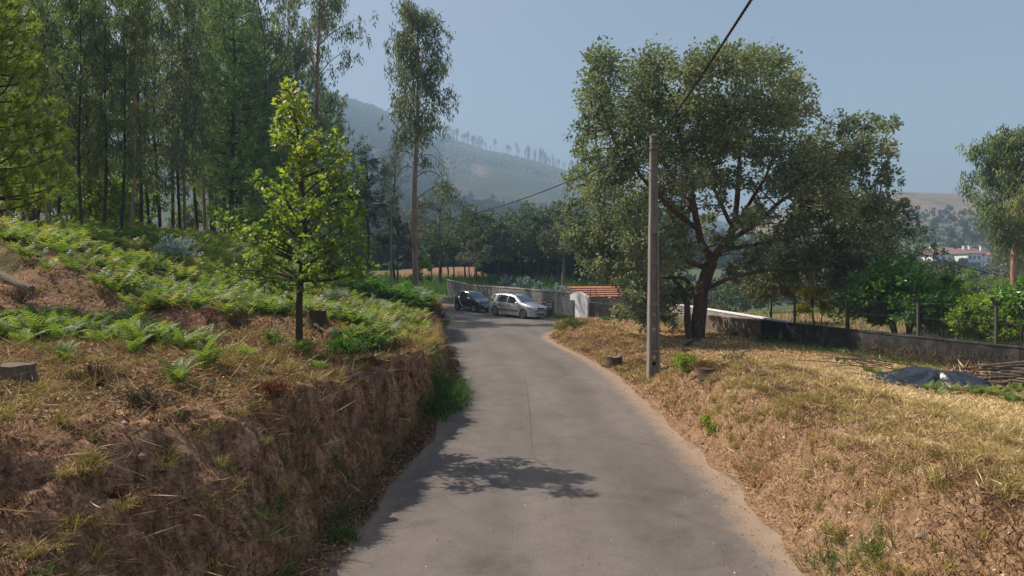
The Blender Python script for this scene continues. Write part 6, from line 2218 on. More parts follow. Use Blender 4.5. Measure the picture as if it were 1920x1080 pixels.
def bank_cover():
    near = lambda u, y, w: np.clip((w - 1.0) / 1.0, .0, 1)
    # dead grass matted over the near slope of the left bank
    mb = MB()
    P = face_pts(70000, .15, 5.0, 2.6, 13, lambda u, y, w: (.1 + .9 * sstep(-.25, .2, fbm(u * 1.3, y * 1.3, 0, 171, 3))) * np.where(u < w * 1.2, 1, .22))
    tn = .36 + .6 * fbm(P[:, 0] * 1.1, P[:, 1] * 1.1, 0, 172, 3)
    blades(mb, P - [0, 0, .005], np.interp(P[:, 1], [2.6, 10], [.16, .18]), np.interp(P[:, 1], [2.6, 10], [.0055, .010]), 1.3, 1, .02, tn, .28, two=True)
    tag(mb.build('bank_grass', M['dead_grass']), 'matted dead grass over the near slope of the left bank', 'grass', kind='stuff')
    # olive tufts and green weeds
    for name, mat, n, u0, u1, y0, y1, hr, nb, w, tn, lab, thr, sd in (
        ('slope_tufts', 'tuft', 300, .3, 5, 2.6, 11, (.10, .26), 60, .0065, .42, 'olive tufts over the near left slope', -.1, 173),
        ('slope_weeds', 'grass', 260, .3, 5, 2.6, 12, (.05, .13), 30, .008, .30, 'small green weeds over the left bank', .06, 174),
        ('wall_weeds', 'grass', 150, .15, .9, 6, 28, (.06, .2), 26, .008, .36, 'green weeds clinging to the earth face', .02, 175),
        ('face_straw', 'dead_grass', 1000, .25, 1.05, 6, 40, (.08, .22), 26, .007, .60, 'dry grass hanging on the earth face', -.1, 176)):
        P = face_pts(n * 3, u0, u1, y0, y1, lambda u, y, q: sstep(thr - .05, thr + .2, fbm(u * 1.2, y * 1.2, 0, sd, 3)))[:n]
        mb = MB()
        blades(mb, P - [0, 0, .01], rng.uniform(*hr, len(P)), w, .75, nb, .03, tn + rng.normal(0, .14, len(P)), .12, two=True)
        tag(mb.build(name, M[mat]), lab, 'grass', kind='stuff')
    # crumbs of soil, chips and dead leaves caught on the face
    mb = MB()
    P = face_pts(42000, .05, 5, 2.6, 24)
    k = len(P)
    ax = unit(rng.normal(0, 1, (k, 3)) * [1, 1, .8])
    L = rng.uniform(.5, 1.5, k) * np.interp(P[:, 1], [2.6, 10, 24], [.014, .022, .045])
    leaves(mb, P + rng.normal(0, .008, (k, 3)), ax, rdir(k), L, L * .6, np.clip(.5 + .4 * fbm(P[:, 0] * 1.5, P[:, 1] * 1.5, P[:, 2] * 2, 177, 3) + rng.normal(0, .2, k), 0, 1), fold=.3)
    tag(mb.build('bank_crumbs', M['litter']), 'soil crumbs and dead leaves caught on the earth face', 'litter', kind='stuff')
    mb = MB()
    P = face_pts(5200, .2, 5.5, 2.6, 16)
    k = len(P)
    ax = unit(rng.normal(0, 1, (k, 3)) * [1, 1, .7])
    leaves(mb, P + [0, 0, .02], ax, rdir(k), rng.uniform(.08, .42, k), .005 + .0007 * P[:, 1], np.clip(rng.normal(.75, .2, k), 0, 1), fold=.02)
    tag(mb.build('pale_stalks', M['dead_grass']), 'pale broken stalks strewn over the left bank', 'stalks', kind='stuff')
    # stones and clods bedded in the face
    n_, m_ = 5, 4
    th = np.linspace(0, math.pi, m_)[:, None]; ph = np.linspace(0, 6.283, n_, endpoint=False)[None]
    q = np.stack([np.sin(th) * np.cos(ph), np.sin(th) * np.sin(ph), np.cos(th) + 0 * ph], -1).reshape(-1, 3)
    gs = []
    for k_ in range(5):
        g_ = q * (1 + .6 * fbm(q[:, 0] * 1.5 + k_ * 5, q[:, 1] * 1.5, q[:, 2] * 1.5, k_, 2))[:, None] * [1.2, .9, .7]
        gs.append((g_, grid_faces(m_, n_, True), np.full(len(g_), .5)))
    mb = MB()
    P = face_pts(2600, .15, 4.5, 2.6, 26)
    scatter_geo(mb, gs, P, rng.uniform(0, 6.28, len(P)), np.exp(rng.normal(-4.4, .42, len(P))) * np.interp(P[:, 1], [3, 12, 26], [1, 1.5, 2.2]), rng.normal(.0, .3, len(P)))
    tag(mb.build('clods', M['clod']), 'clods and small stones bedded in the left earth face', 'stones', kind='stuff')
    mb = MB()
    P = rand_pts(1600, lambda y: XR(y) + .1, lambda y: XR(y) + 1.8, 3, 22, zR, None, 1.4)
    P = P[in_view(P)]
    scatter_geo(mb, gs, P, rng.uniform(0, 6.28, len(P)), np.exp(rng.normal(-4.6, .4, len(P))) * np.interp(P[:, 1], [3, 12, 26], [1, 1.5, 2.2]), rng.normal(.1, .3, len(P)))
    tag(mb.build('clods', M['clod']), 'clods and small stones on the right road cutting', 'stones', kind='stuff')
    # mossy cushions
    mb = MB()
    P = face_pts(30000, .2, 4.5, 2.6, 18, lambda u, y, w: sstep(.08, .26, fbm(u * 1.6, y * 1.6, 0, 178, 3)))
    k = len(P)
    leaves(mb, P, unit(rdir(k) + [0, 0, .6]), rdir(k), rng.uniform(.015, .045, k), .016, np.clip(rng.normal(.38, .2, k), 0, 1), fold=.2)
    tag(mb.build('moss', M['moss']), 'moss and tiny plants in patches on the left bank', 'moss', kind='stuff')
    # roots and stalks that hang out of the bank
    G = 'thin dead stems hanging on the earth face'
    for i in range(34):
        p = face_pts(1, .5, 1.6, 4 + i * .35, 4.4 + i * .35)
        if len(p) == 0: continue
        p = p[0]
        e = p + np.array([rng.uniform(.05, .25), rng.uniform(-.25, .25), rng.uniform(-.35, .15)])
        o = tube(MB(), wiggle(bez(p, (p + e) / 2 + [.08, 0, .08], e, 6), .06, i), np.linspace(.006, .002, 6), 4).build('dry_twig', M['dead_wood'])
        tag(o, 'thin dead stem hanging out of the left earth bank', 'twig', G)

def litter():
    def sheet(name, label, n, x0, x1, y0, y1, zf, keep, size, mat='litter', bias=1.4, tn=.45, asp=.5):
        P = rand_pts(n, x0, x1, y0, y1, zf, keep, bias)
        P = P[in_view(P)]
        k = len(P)
        mb = MB()
        ax = unit(np.concatenate([rng.normal(0, 1, (k, 2)), rng.normal(.1, .25, (k, 1))], 1))
        nr = unit(rng.normal(0, .45, (k, 3)) + [0, 0, 1])
        L = rng.uniform(.6, 1.3, k) * np.interp(P[:, 1], [3, 10, 30], [size * 1.2, size * 1.7, size * 2.4])
        leaves(mb, P + [0, 0, .012], ax, nr, L, L * asp, np.clip(tn + .3 * fbm(P[:, 0], P[:, 1], 0, 81, 3) + rng.normal(0, .2, k), 0, 1), fold=.25)
        return tag(mb.build(name, M[mat]), label, 'leaf litter', kind='stuff')
    sheet('leaf_litter', 'brown leaves and chips over the top of the left bank', 42000, lambda y: XL(y) - 10, lambda y: XL(y) - .95, 3, 22, zL, lambda x, y: np.interp(y, [3, 22], [1, .5]) * (.55 + .45 * sstep(-.2, .2, fbm(x * .8, y * .8, 0, 82, 2))), .035, tn=.56)
    sheet('verge_litter', 'dry leaves along the foot of the left bank', 9000, lambda y: XL(y) - .35, lambda y: XL(y) + .10 + .12 * vnoise(y * 1.5, 0, 0, 2), 3, 26, lambda x, y: np.maximum(zL(x, y), .012), None, .035, tn=.4)
    sheet('cutting_litter', 'pale leaves and bark chips on the right cutting', 26000, lambda y: XR(y) + .02, lambda y: XR(y) + 3.0, 3, 40, zR, lambda x, y: .4 + .6 * sstep(-.2, .2, fbm(x * .9, y * .9, 0, 83, 2)), .032, tn=.62)
    sheet('mound_litter', 'dry leaves strewn under the cork oak', 16000, lambda y: XR(y) + .3, lambda y: XR(y) + 7, 18, 40, zR, lambda x, y: .7 + 0 * x, .035, bias=1.1, tn=.6)
    # dead stalks lying about
    def stalks(name, label, n, x0, x1, y0, y1, zf, ln, mat, tn):
        P = rand_pts(n, x0, x1, y0, y1, zf, None, 1.4)
        P = P[in_view(P)]
        mb = MB()
        k = len(P)
        ax = unit(np.concatenate([rng.normal(0, 1, (k, 2)), rng.normal(.12, .3, (k, 1))], 1))
        L = rng.uniform(.4, 1.4, k) * ln
        leaves(mb, P + [0, 0, .02], ax, rdir(k), L, .006 + .0006 * P[:, 1], np.clip(tn + rng.normal(0, .2, k), 0, 1), fold=.01)
        return tag(mb.build(name, M[mat]), label, 'stalks', kind='stuff')
    stalks('dead_stalks', 'dead stalks and needles on the left bank', 16000, lambda y: XL(y) - 6, lambda y: XL(y) - .5, 2.8, 18, zL, .2, 'dead_grass', .5)
    stalks('straw_stalks', 'loose straw lying on the right meadow', 9000, lambda y: XR(y) + .3, lambda y: XR(y) + 10, 3, 22, zR, .20, 'straw', .6)
    # grit on the tarmac edge
    mb = MB()
    n = 2600
    y = 3.5 + 22 * rng.random(n) ** 1.3
    x = np.where(rng.random(n) < .6, XR(y) - np.abs(rng.normal(0, .35, n)), rng.uniform(XL(y), XR(y)))
    P = np.stack([x, y, 0 * x + .004], 1)
    leaves(mb, P, unit(np.concatenate([rng.normal(0, 1, (n, 2)), np.zeros((n, 1))], 1)), np.tile([0, 0, 1.0], (n, 1)), rng.uniform(.008, .03, n), rng.uniform(.006, .016, n), np.clip(rng.normal(.5, .3, n), 0, 1), fold=.35)
    tag(mb.build('grit', M['litter']), 'grit and leaf scraps on the tarmac', 'grit', kind='stuff')

def shrubs():
    def heather(px, d, R, label, mat, zf=zL, n=420, h=.8, name='heather', cat='shrub', tint=.5, dz=0.0, L=.035, W_=.014, x=None):
        x = (px - 960) / F * d if x is None else x
        r = empty(name, (x, d, float(zf(x, d)) + dz))
        tag(r, label, cat)
        st, lv = MB(), MB()
        k = max(10, n // 26)
        for i in range(k):
            a = rng.uniform(0, 6.28); q = rng.random() ** .6
            e = np.array([math.cos(a) * R * q, math.sin(a) * R * q, R * h * (1 - .5 * q * q) * rng.uniform(.7, 1.15)])
            p = wiggle(bez((0, 0, -.03), e * [.35, .35, .7], e, 5), .03 * R, i)
            tube(st, p, np.linspace(.006, .0025, 5), 4)
            m = max(6, n // k)
            tt = rng.uniform(.35, 1.05, m)
            c = np.stack([np.interp(tt, np.linspace(0, 1, 5), p[:, j]) for j in range(3)], 1) + rng.normal(0, .05 * R + .012, (m, 3))
            leaves(lv, c, unit(rdir(m) * .8 + unit(e) + [0, 0, .3]), rdir(m), L * rng.uniform(.7, 1.4, m), W_, np.clip(tint + rng.normal(0, .22, m) + .15 * (tt - .7), 0, 1))
        tag(st.build('stems', M['dead_wood'], r), kind='stuff')
        lv.build('foliage', M[mat], r)
        return r
    heather(330, 12.6, .50, 'pink heather clump on the earth step left of the young oak', 'heather', n=900, tint=.6)
    heather(306, 10.6, .30, 'low pink heather by the bare patch below the larger clump', 'heather', n=420, tint=.62)
    heather(385, 13.2, .4, 'faded pink heather right of the larger pink clump', 'heather', n=420, tint=.5)
    heather(40, 13.6, .6, 'brown heather mound at the left edge below the log', 'heather', n=1500, tint=.34, h=.55)
    heather(135, 13.0, .5, 'brown dry heather mound between log and grey stump', 'heather', n=1100, tint=.3, h=.5)
    heather(445, 13.0, .55, 'dull brown scrub on the earth step near the oak', 'brush', n=800, tint=.5, h=.5)
    heather(640, 14.5, .55, 'tangled dark scrub right of the oak stump', 'brush', n=900, tint=.4, h=.5)
    heather(800, 22.5, .62, 'red leaved shrub on the far crest of the left bank', 'red_shrub', n=1300, tint=.55)
    heather(786, 17.0, .45, 'reddish shrub with pink heads hanging over the bank', 'red_shrub', n=900, tint=.5)
    heather(812, 25.5, .5, 'purple heather at the far corner of the left bank', 'purple', n=900, tint=.62)
    heather(742, 13.2, .4, 'olive and pink heather on the crest above the bare face', 'heather', n=800, tint=.42)
    heather(640, 11.3, .42, 'dark green low shrub at the crest by the bare grass', 'fern_dark', n=900, tint=.35, h=.55, L=.05, W_=.03, name='low_shrub')
    heather(690, 12.2, .45, 'bluish green low shrub next to the crest', 'fern_dark', n=1000, tint=.3, h=.6, L=.05, W_=.03, name='low_shrub')
    heather(695, 10.3, .17, 'small purple heather on the crest of the left face', 'purple', n=260, tint=.8)
    heather(650, 9.4, .2, 'faint purple heather on the upper left face', 'purple', n=300, tint=.6)
    heather(1285, 14.2, .42, 'bright green leafy shrub on the right crest near the pole', 'lime_leaf', zR, n=620, tint=.5, L=.07, W_=.04, name='low_shrub')
    heather(1325, 13.4, .42, 'brown heather tangle over the old stump on the right crest', 'dry_fern', zR, n=1200, tint=.28, h=.4)
    heather(1330, 11.2, .24, 'bright green seedling on the brown right cutting', 'lime_leaf', zR, n=300, tint=.6, L=.06, W_=.03, name='seedling', h=1.1)
    heather(1375, 15.4, .4, 'small grey green shrub in front of the oak foot', 'grey_leaf', zR, n=420, tint=.6, L=.05, W_=.03, name='low_shrub', x=5.1)
    heather(1078, 30.5, .55, 'dark green tuft of shrub on the nose of the mound', 'grass', zR, n=600, tint=.3, L=.12, W_=.02, name='low_shrub')
    heather(1060, 32.0, .62, 'dry grassy shrub at the tip of the mound by the road', 'tuft', zR, n=800, tint=.4, L=.2, W_=.02, name='low_shrub', h=.6)
    heather(1050, 33.0, .5, 'green spiky tuft at the road edge before the white pillar', 'grass', zR, n=500, tint=.35, L=.2, W_=.02, name='low_shrub', h=.7)
    heather(1135, 32.0, .35, 'small dark green shrub on the sunny mound', 'grass', zR, n=400, tint=.35, L=.10, W_=.02, name='low_shrub')
    for i, (x, y, R_, tn) in enumerate(((-2.7, 7.6, .26, .3), (-3.4, 6.3, .3, .26), (-2.2, 10.6, .24, .34), (-4.3, 7.0, .32, .24), (-3.0, 5.2, .22, .3), (-1.95, 12.4, .26, .4))):
        heather(0, y, R_, ('rusty low scrub on the lip of the left bank', 'brown heather on the near slope of the left bank', 'reddish heather on the crest before the bare face', 'dry brown scrub on the shaded ground at left', 'rust coloured scrub low on the near left slope', 'pinkish heather on the crest near the low green shrubs')[i], ('red_shrub', 'heather', 'red_shrub', 'heather', 'red_shrub', 'heather')[i], n=700, tint=tn, h=.5, x=x)
    # silvery young gums
    heather(330, 21.0, .75, 'silvery white eucalyptus sapling in the ferns left of the oak', 'silver_leaf', n=900, tint=.62, h=1.35, L=.10, W_=.06, name='sapling')
    heather(628, 22.0, .5, 'pale silvery sapling right behind the oak crown', 'silver_leaf', n=420, tint=.6, h=1.2, L=.09, W_=.05, name='sapling')
    heather(700, 26.0, .5, 'pale silvery sapling before the dark bracken thicket', 'silver_leaf', n=420, tint=.6, h=1.0, L=.09, W_=.05, name='sapling')
    for i, (px, d) in enumerate(((975, 66), (990, 67), (1010, 63), (1045, 58), (950, 69))):
        heather(px, d, 1.0, 'bluish silver sapling just behind the concrete wall', 'silver_leaf', zT, n=420, tint=.3, h=1.7, L=.22, W_=.12, name='sapling')['group'] = 'silver saplings behind the wall'
    # the lush grass bush at the foot of the bank
    r = empty('grass_bush', (-1.45, 14.6, float(zL(-1.45, 14.6)) - .02))
    tag(r, 'lush dark green grass bush spilling onto the road from the left bank', 'bush')
    mb = MB()
    n = 900
    P = np.stack([rng.normal(0, .22, n) - .12, rng.normal(.5, .85, n), np.zeros(n)], 1)
    P[:, 2] = np.maximum(zL(P[:, 0] - 1.45, P[:, 1] + 14.6) - r.location[2], 0) * .9
    blades(mb, P, .55, .022, .55, 3, .05, .36, .14, two=True)
    mb.build('foliage', M['grass'], r)
    for i, (x, y, s_, tn, lab) in enumerate(((-2.25, 9.2, .2, .45, 'bright green grass clump on the crest of the left face'), (-2.1, 8.3, .17, .35, 'dark green clump hanging on the left face'), (-2.35, 6.7, .2, .55, 'vivid green clump on the near left face'),
                                             (-1.75, 7.1, .2, .3, 'green weed with yellow dots low on the left face'), (-3.0, 4.5, .22, .5, 'spiky green clump at the near left bank'), (3.15, 5.9, .22, .45, 'green tuft at the lower right beside the road'), (2.95, 6.3, .25, .25, 'dark wiry tuft by the right road edge'))):
        zf = zL if x < 0 else zR
        r = empty('grass_clump', (x, y, float(zf(x, y)) - .02))
        tag(r, lab, 'grass clump')
        mb = MB()
        n = 46
        P = np.stack([rng.normal(0, s_ * .4, n), rng.normal(0, s_ * .5, n), np.zeros(n)], 1)
        P[:, 2] = np.clip(zf(P[:, 0] + x, P[:, 1] + y) - r.location[2], -.2, .2)
        blades(mb, P, s_ * 1.1, .009, .7, 4, .02, tn, .14, two=True)
        mb.build('foliage', M['grass'], r)
    # hanging dry grass at the near left corner
    r = empty('dry_grass_clump', (-3.15, 4.25, float(zL(-3.15, 4.25))))
    tag(r, 'long pale dry grass flopping over the near left bank', 'grass clump')
    mb = MB()
    n = 260
    P = np.stack([rng.normal(0, .06, n), rng.normal(0, .08, n), rng.normal(.02, .02, n)], 1)
    k = n
    d = unit(np.array([-.5, -.85, .15]) + rng.normal(0, .16, (k, 3)))
    L_ = rng.uniform(.4, .9, k)
    leaves(mb, P, d, rdir(k), L_, .008, np.clip(rng.normal(.62, .15, k), 0, 1), fold=.02)
    mb.build('blades', M['tuft'], r)

def stump(name, px, d, R, h, label, zf=zL, cut='cut_wood', bark='dead_wood', flare=1.25, x=None, seed=0, sink=.06, lean=0.0):
    x = (px - 960) / F * d if x is None else x
    r = empty(name, (x, d, float(zf(x, d)) - sink), (lean, 0, rng.uniform(0, 6)))
    tag(r, label, 'stump')
    n, m = 18, 6
    a = np.linspace(0, 6.283, n, endpoint=False)
    mb = MB()
    v = []
    for j in range(m):
        t = j / (m - 1)
        rr = R * (flare + (1 - flare) * min(1, t * 1.6)) * (1 + .10 * fbm(np.cos(a) * 1.5 + seed, np.sin(a) * 1.5, t * .6, seed, 3) * 2)
        zz = h * t + (.05 * h * fbm(np.cos(a) * 2, np.sin(a) * 2, seed, 3) * 3 if j == m - 1 else 0)
        v.append(np.stack([np.cos(a) * rr, np.sin(a) * rr, zz + 0 * a], 1))
    mb.add(np.concatenate(v), grid_faces(m, n, True))
    mb.build('bark', M[bark], r, smooth=True)
    tp = MB()
    top = v[-1] * [.985, .985, 1]
    c = top.mean(0) + [0, 0, .004]
    tp.add(np.concatenate([top, [c]]), [(i, (i + 1) % n, n) for i in range(n)])
    tp.build('cut_face', M[cut], r)
    rt = MB()
    for k in range(4):
        q = rng.uniform(0, 6.28)
        e = np.array([math.cos(q), math.sin(q), 0]) * R * rng.uniform(1.6, 2.6)
        tube(rt, wiggle(bez((math.cos(q) * R * .8, math.sin(q) * R * .8, h * .3), (math.cos(q) * R * 1.3, math.sin(q) * R * 1.3, h * .2), e + [0, 0, -.05], 6), .05, k), np.linspace(R * .26, R * .08, 6), 6)
    tag(rt.build('roots', M[bark], r, smooth=True), kind='stuff')
    return r

def stumps():
    stump('stump', 231, 12.0, .13, .34, 'pale grey cut stump standing in the ferns at left', cut='cut_wood', bark='grey_bark', flare=1.05, seed=1)
    stump('stump', 594, 12.5, .17, .30, 'weathered dark stump right beside the young oak trunk', cut='dead_wood', bark='oak_bark', seed=2)
    stump('stump', 680, 19.0, .28, .38, 'flat grey stump among the ferns right of the oak', cut='dead_wood', seed=3)
    stump('stump', 765, 24.0, .22, .42, 'small dark stump near the far crest of the left bank', cut='dead_wood', bark='oak_bark', seed=9)
    stump('stump', 30, 6.9, .17, .20, 'rotten cut stump with roots at the left edge in shade', cut='dead_wood', seed=4)
    stump('stump', 265, 9.6, .16, .10, 'low pale stump nearly level with the bare ground', cut='cut_wood', seed=6)
    stump('stump', 1146, 21.0, .24, .36, 'rotten brown stump on the right verge left of the pole', zR, 'dead_wood', 'oak_bark', seed=5, x=3.15)
    stump('stump', 1325, 13.1, .15, .20, 'dead stump with gnarled roots on the right crest', zR, 'oak_bark', 'oak_bark', seed=7)
    # log and branches lying in the left field
    def log(name, p0, p1, r0, label, mat='dead_wood', zf=zL, cat='log', lift=.0):
        a = np.array([*p0, float(zf(*p0)) + r0 * .6 + lift]); b_ = np.array([*p1, float(zf(*p1)) + r0 * .6 + lift])
        o = tube(MB(), wiggle(bez(a, (a + b_) / 2 + [0, 0, .02], b_, 8), .04, 3), np.linspace(r0, r0 * .75, 8), 8, bump=.15).build(name, M[mat], smooth=True)
        return tag(o, label, cat)
    log('log', (-11.6, 15.2), (-10.2, 14.5), .12, 'grey dead log lying at the left edge above the heather mound')
    log('log', (-7.2, 18.3), (-6.6, 18.5), .11, 'short dark log in the brown strip below the gum stand')
    log('log', (-6.2, 13.6), (-5.6, 13.9), .09, 'grey fallen branch piece above the pink heather')
    log('fallen_branch', (-5.0, 12.8), (-4.1, 12.2), .015, 'thin pale branch on the dark step left of the oak', cat='branch')
    log('fallen_branch', (-2.3, 5.9), (-2.55, 5.6), .008, 'forked pale twig standing on the shaded left bank', 'cut_wood', cat='branch', lift=.05)
    log('fallen_branch', (3.95, 12.9), (4.6, 12.0), .014, 'pale thin stick on the meadow edge right of the dead stump', 'cut_wood', zR, 'branch')
    log('fallen_branch', (6.0, 23.6), (6.9, 25.3), .05, 'dark fallen bough on the ground between pole and oak', 'oak_bark', zR, 'branch')
    # stones
    stm = wall_mat('stone_grey', (.16, .15, .14), (.28, .27, .26), (.42, .41, .40), 6, .5)
    for i, (x, y, s_, lab, zf) in enumerate(((-2.75, 4.7, .07, 'pale grey stone sticking out of the near left bank', zL), (4.75, 6.1, .075, 'cream stone lying on the right slope at the bottom right', zR), (7.0, 25.0, .14, 'pale stone at the foot of the cork oak', zR), (-4.55, 9.9, .12, 'flat pale stone on the bare ground left of the oak', zL), (3.05, 4.9, .025, 'small white pebble by the right road edge', zR), (3.3, 5.5, .03, 'white pebble in the wiry tuft at lower right', zR))):
        n, m = 12, 7
        th = np.linspace(0, math.pi, m)[:, None]; ph = np.linspace(0, 6.283, n, endpoint=False)[None]
        q = np.stack([np.sin(th) * np.cos(ph), np.sin(th) * np.sin(ph), np.cos(th) + 0 * ph], -1).reshape(-1, 3)
        q = q * (1 + .35 * fbm(q[:, 0] * 1.4 + i * 3, q[:, 1] * 1.4, q[:, 2] * 1.4, i, 3))[:, None] * [1.2, .9, .6] * s_
        o = MB().add(q, grid_faces(m, n, True)).build('stone', stm, smooth=False)
        o.location = (x, y, float(zf(x, y)) + s_ * .2)
        tag(o, lab, 'stone')

def tarp_and_piles():
    # black plastic sheet over a heap
    cx, cy_ = 8.65, 13.9
    m, nt, b, out = new_mat('black_plastic')
    b.inputs['Base Color'].default_value = rgb((.018, .020, .026))
    b.inputs['Roughness'].default_value = .28
    b.inputs['Specular IOR Level'].default_value = .8
    n = noise(nt, 9, 4, .6, objco(nt)); bump(nt, b, n, .5, .02)
    nu, nv = 70, 40
    U, V = np.meshgrid(np.linspace(-1.35, 1.05, nu), np.linspace(-.75, .75, nv), indexing='ij')
    rr = np.sqrt((U / 1.0) ** 2 + (V / .7) ** 2)
    a = np.arctan2(V / .7, U)
    hgt = .27 * np.exp(-np.abs((U - .1) / .72) ** 3 - np.abs(V / .5) ** 3) + .07 * np.exp(-((U - .35) / .2) ** 2 - ((V + .1) / .2) ** 2) + .06 * np.exp(-((U + .25) / .22) ** 2 - ((V - .1) / .2) ** 2) + .16 * np.exp(-((U + .75) / .28) ** 2 - (V / .22) ** 2)
    fold = .035 * np.abs(np.sin(a * 7 + 1.5 * fbm(U * 2, V * 2, 0, 5, 2))) * sstep(.15, .7, rr) * (1 - sstep(.9, 1.3, rr)) + .06 * fbm(U * 3.5, V * 3.5, 0, 6, 4)
    edge = 1 + .12 * np.sin(a * 5 + 2) + .08 * np.sin(a * 11)
    X, Y = U * edge + cx, V * edge + cy_ - .12 * U
    Z = zR(X, Y) + hgt + fold * (hgt > .02) + .012
    o = MB().add(np.stack([X, Y, Z], -1).reshape(-1, 3), grid_faces(nu, nv)).build('plastic_sheet', m, smooth=True)
    tag(o, 'crumpled black plastic sheet draped over a heap in front of the dark wall', 'tarp')
    # cut poles stacked at the right edge
    GP = 'cut branches stacked at the right edge'
    for i in range(20):
        x0, y0 = 9.45 + rng.uniform(0, .25), 13.6 + rng.normal(0, .35)
        L_ = rng.uniform(1.0, 2.2)
        an = rng.normal(-.15, .38)
        z = float(zR(x0, y0)) + .04 + .022 * i * .9
        p0 = np.array([x0, y0, z]); p1 = p0 + np.array([math.cos(an) * L_, math.sin(an) * L_, rng.normal(.0, .06)])
        o = tube(MB(), wiggle(bez(p0, (p0 + p1) / 2, p1, 5), .03, i), np.linspace(.024, .034, 5), 7).build('cut_branch', M['dead_wood'])
        tag(o, 'bare cut branch in the stack at the right edge', 'branch', GP)
    # loose prunings against the wall
    GB = 'long prunings leaning at the dark wall'
    for i in range(12):
        x0, y0 = rng.uniform(7.9, 9.2), rng.uniform(14.6, 16.4)
        an = rng.uniform(2.4, 3.4)
        L_ = rng.uniform(.9, 2.0)
        p0 = np.array([x0, y0, float(zR(x0, y0)) + rng.uniform(.08, .3)])
        p1 = p0 + np.array([math.cos(an) * L_, math.sin(an) * L_ * .5, rng.uniform(.05, .3)])
        mb = tube(MB(), wiggle(bez(p0, (p0 + p1) / 2 + [0, 0, .1], p1, 7), .06, i), np.linspace(.014, .006, 7), 5)
        for k in range(3):
            q = p0 + (p1 - p0) * rng.uniform(.3, .9)
            tube(mb, bez(q, q + rdir(1)[0] * .12, q + unit(p1 - p0) * .25 + rdir(1)[0] * .22, 4), [.005, .004, .003, .002], 4)
        tag(mb.build('pruning', M['dead_wood']), 'long thin pruning lying before the dark wall', 'branch', GB)
    # dry brush heap right of the sheet
    mb = MB()
    n = 2600
    P = np.stack([rng.normal(9.75, .42, n), rng.normal(14.6, .5, n)], 1)
    hh = .30 * np.exp(-((P[:, 0] - 9.75) / .5) ** 2 - ((P[:, 1] - 14.6) / .6) ** 2)
    P = np.concatenate([P, (zR(P[:, 0], P[:, 1]) + hh * rng.random(n))[:, None]], 1)
    leaves(mb, P, unit(rng.normal(0, 1, (n, 3)) * [1, 1, .5]), rdir(n), rng.uniform(.08, .4, n), rng.uniform(.008, .03, n), np.clip(rng.normal(.55, .25, n), 0, 1), fold=.05)
    tag(mb.build('brush_heap', M['litter']), 'heap of dry brown brushwood right of the black plastic sheet', 'brush', kind='stuff')
    # weeds in the shade along the wall foot
    mb = MB()
    n = 3000
    y = rng.uniform(12, 25, n)
    xw = np.interp(y, [8.5, 15.5, 25.6], [13.0, 11.6, 9.4])
    x = xw - .15 - np.abs(rng.normal(0, .5, n))
    P = np.stack([x, y, zR(x, y)], 1)
    blades(mb, P, .18, .016, .8, 2, .06, .4, .2)
    tag(mb.build('shade_weeds', M['grass']), 'weeds in the shade along the dark wall', 'weeds', kind='stuff')
    mb = MB()
    n = 1700
    y = rng.uniform(14.5, 20, n)
    xw = np.interp(y, [8.5, 15.5, 25.6], [13.0, 11.6, 9.4])
    x = xw - .2 - np.abs(rng.normal(0, .35, n))
    P = np.stack([x, y, zR(x, y)], 1)
    leaves(mb, P + np.array([0, 0, 1]) * rng.random((n, 1)) * .3, unit(rdir(n) + [0, 0, .5]), rdir(n), rng.uniform(.1, .5, n), .012, np.clip(rng.normal(.45, .2, n), 0, 1), fold=.05)
    tag(mb.build('brushwood', M['brush']), 'tangle of dead stalks against the dark wall', 'brush', kind='stuff')

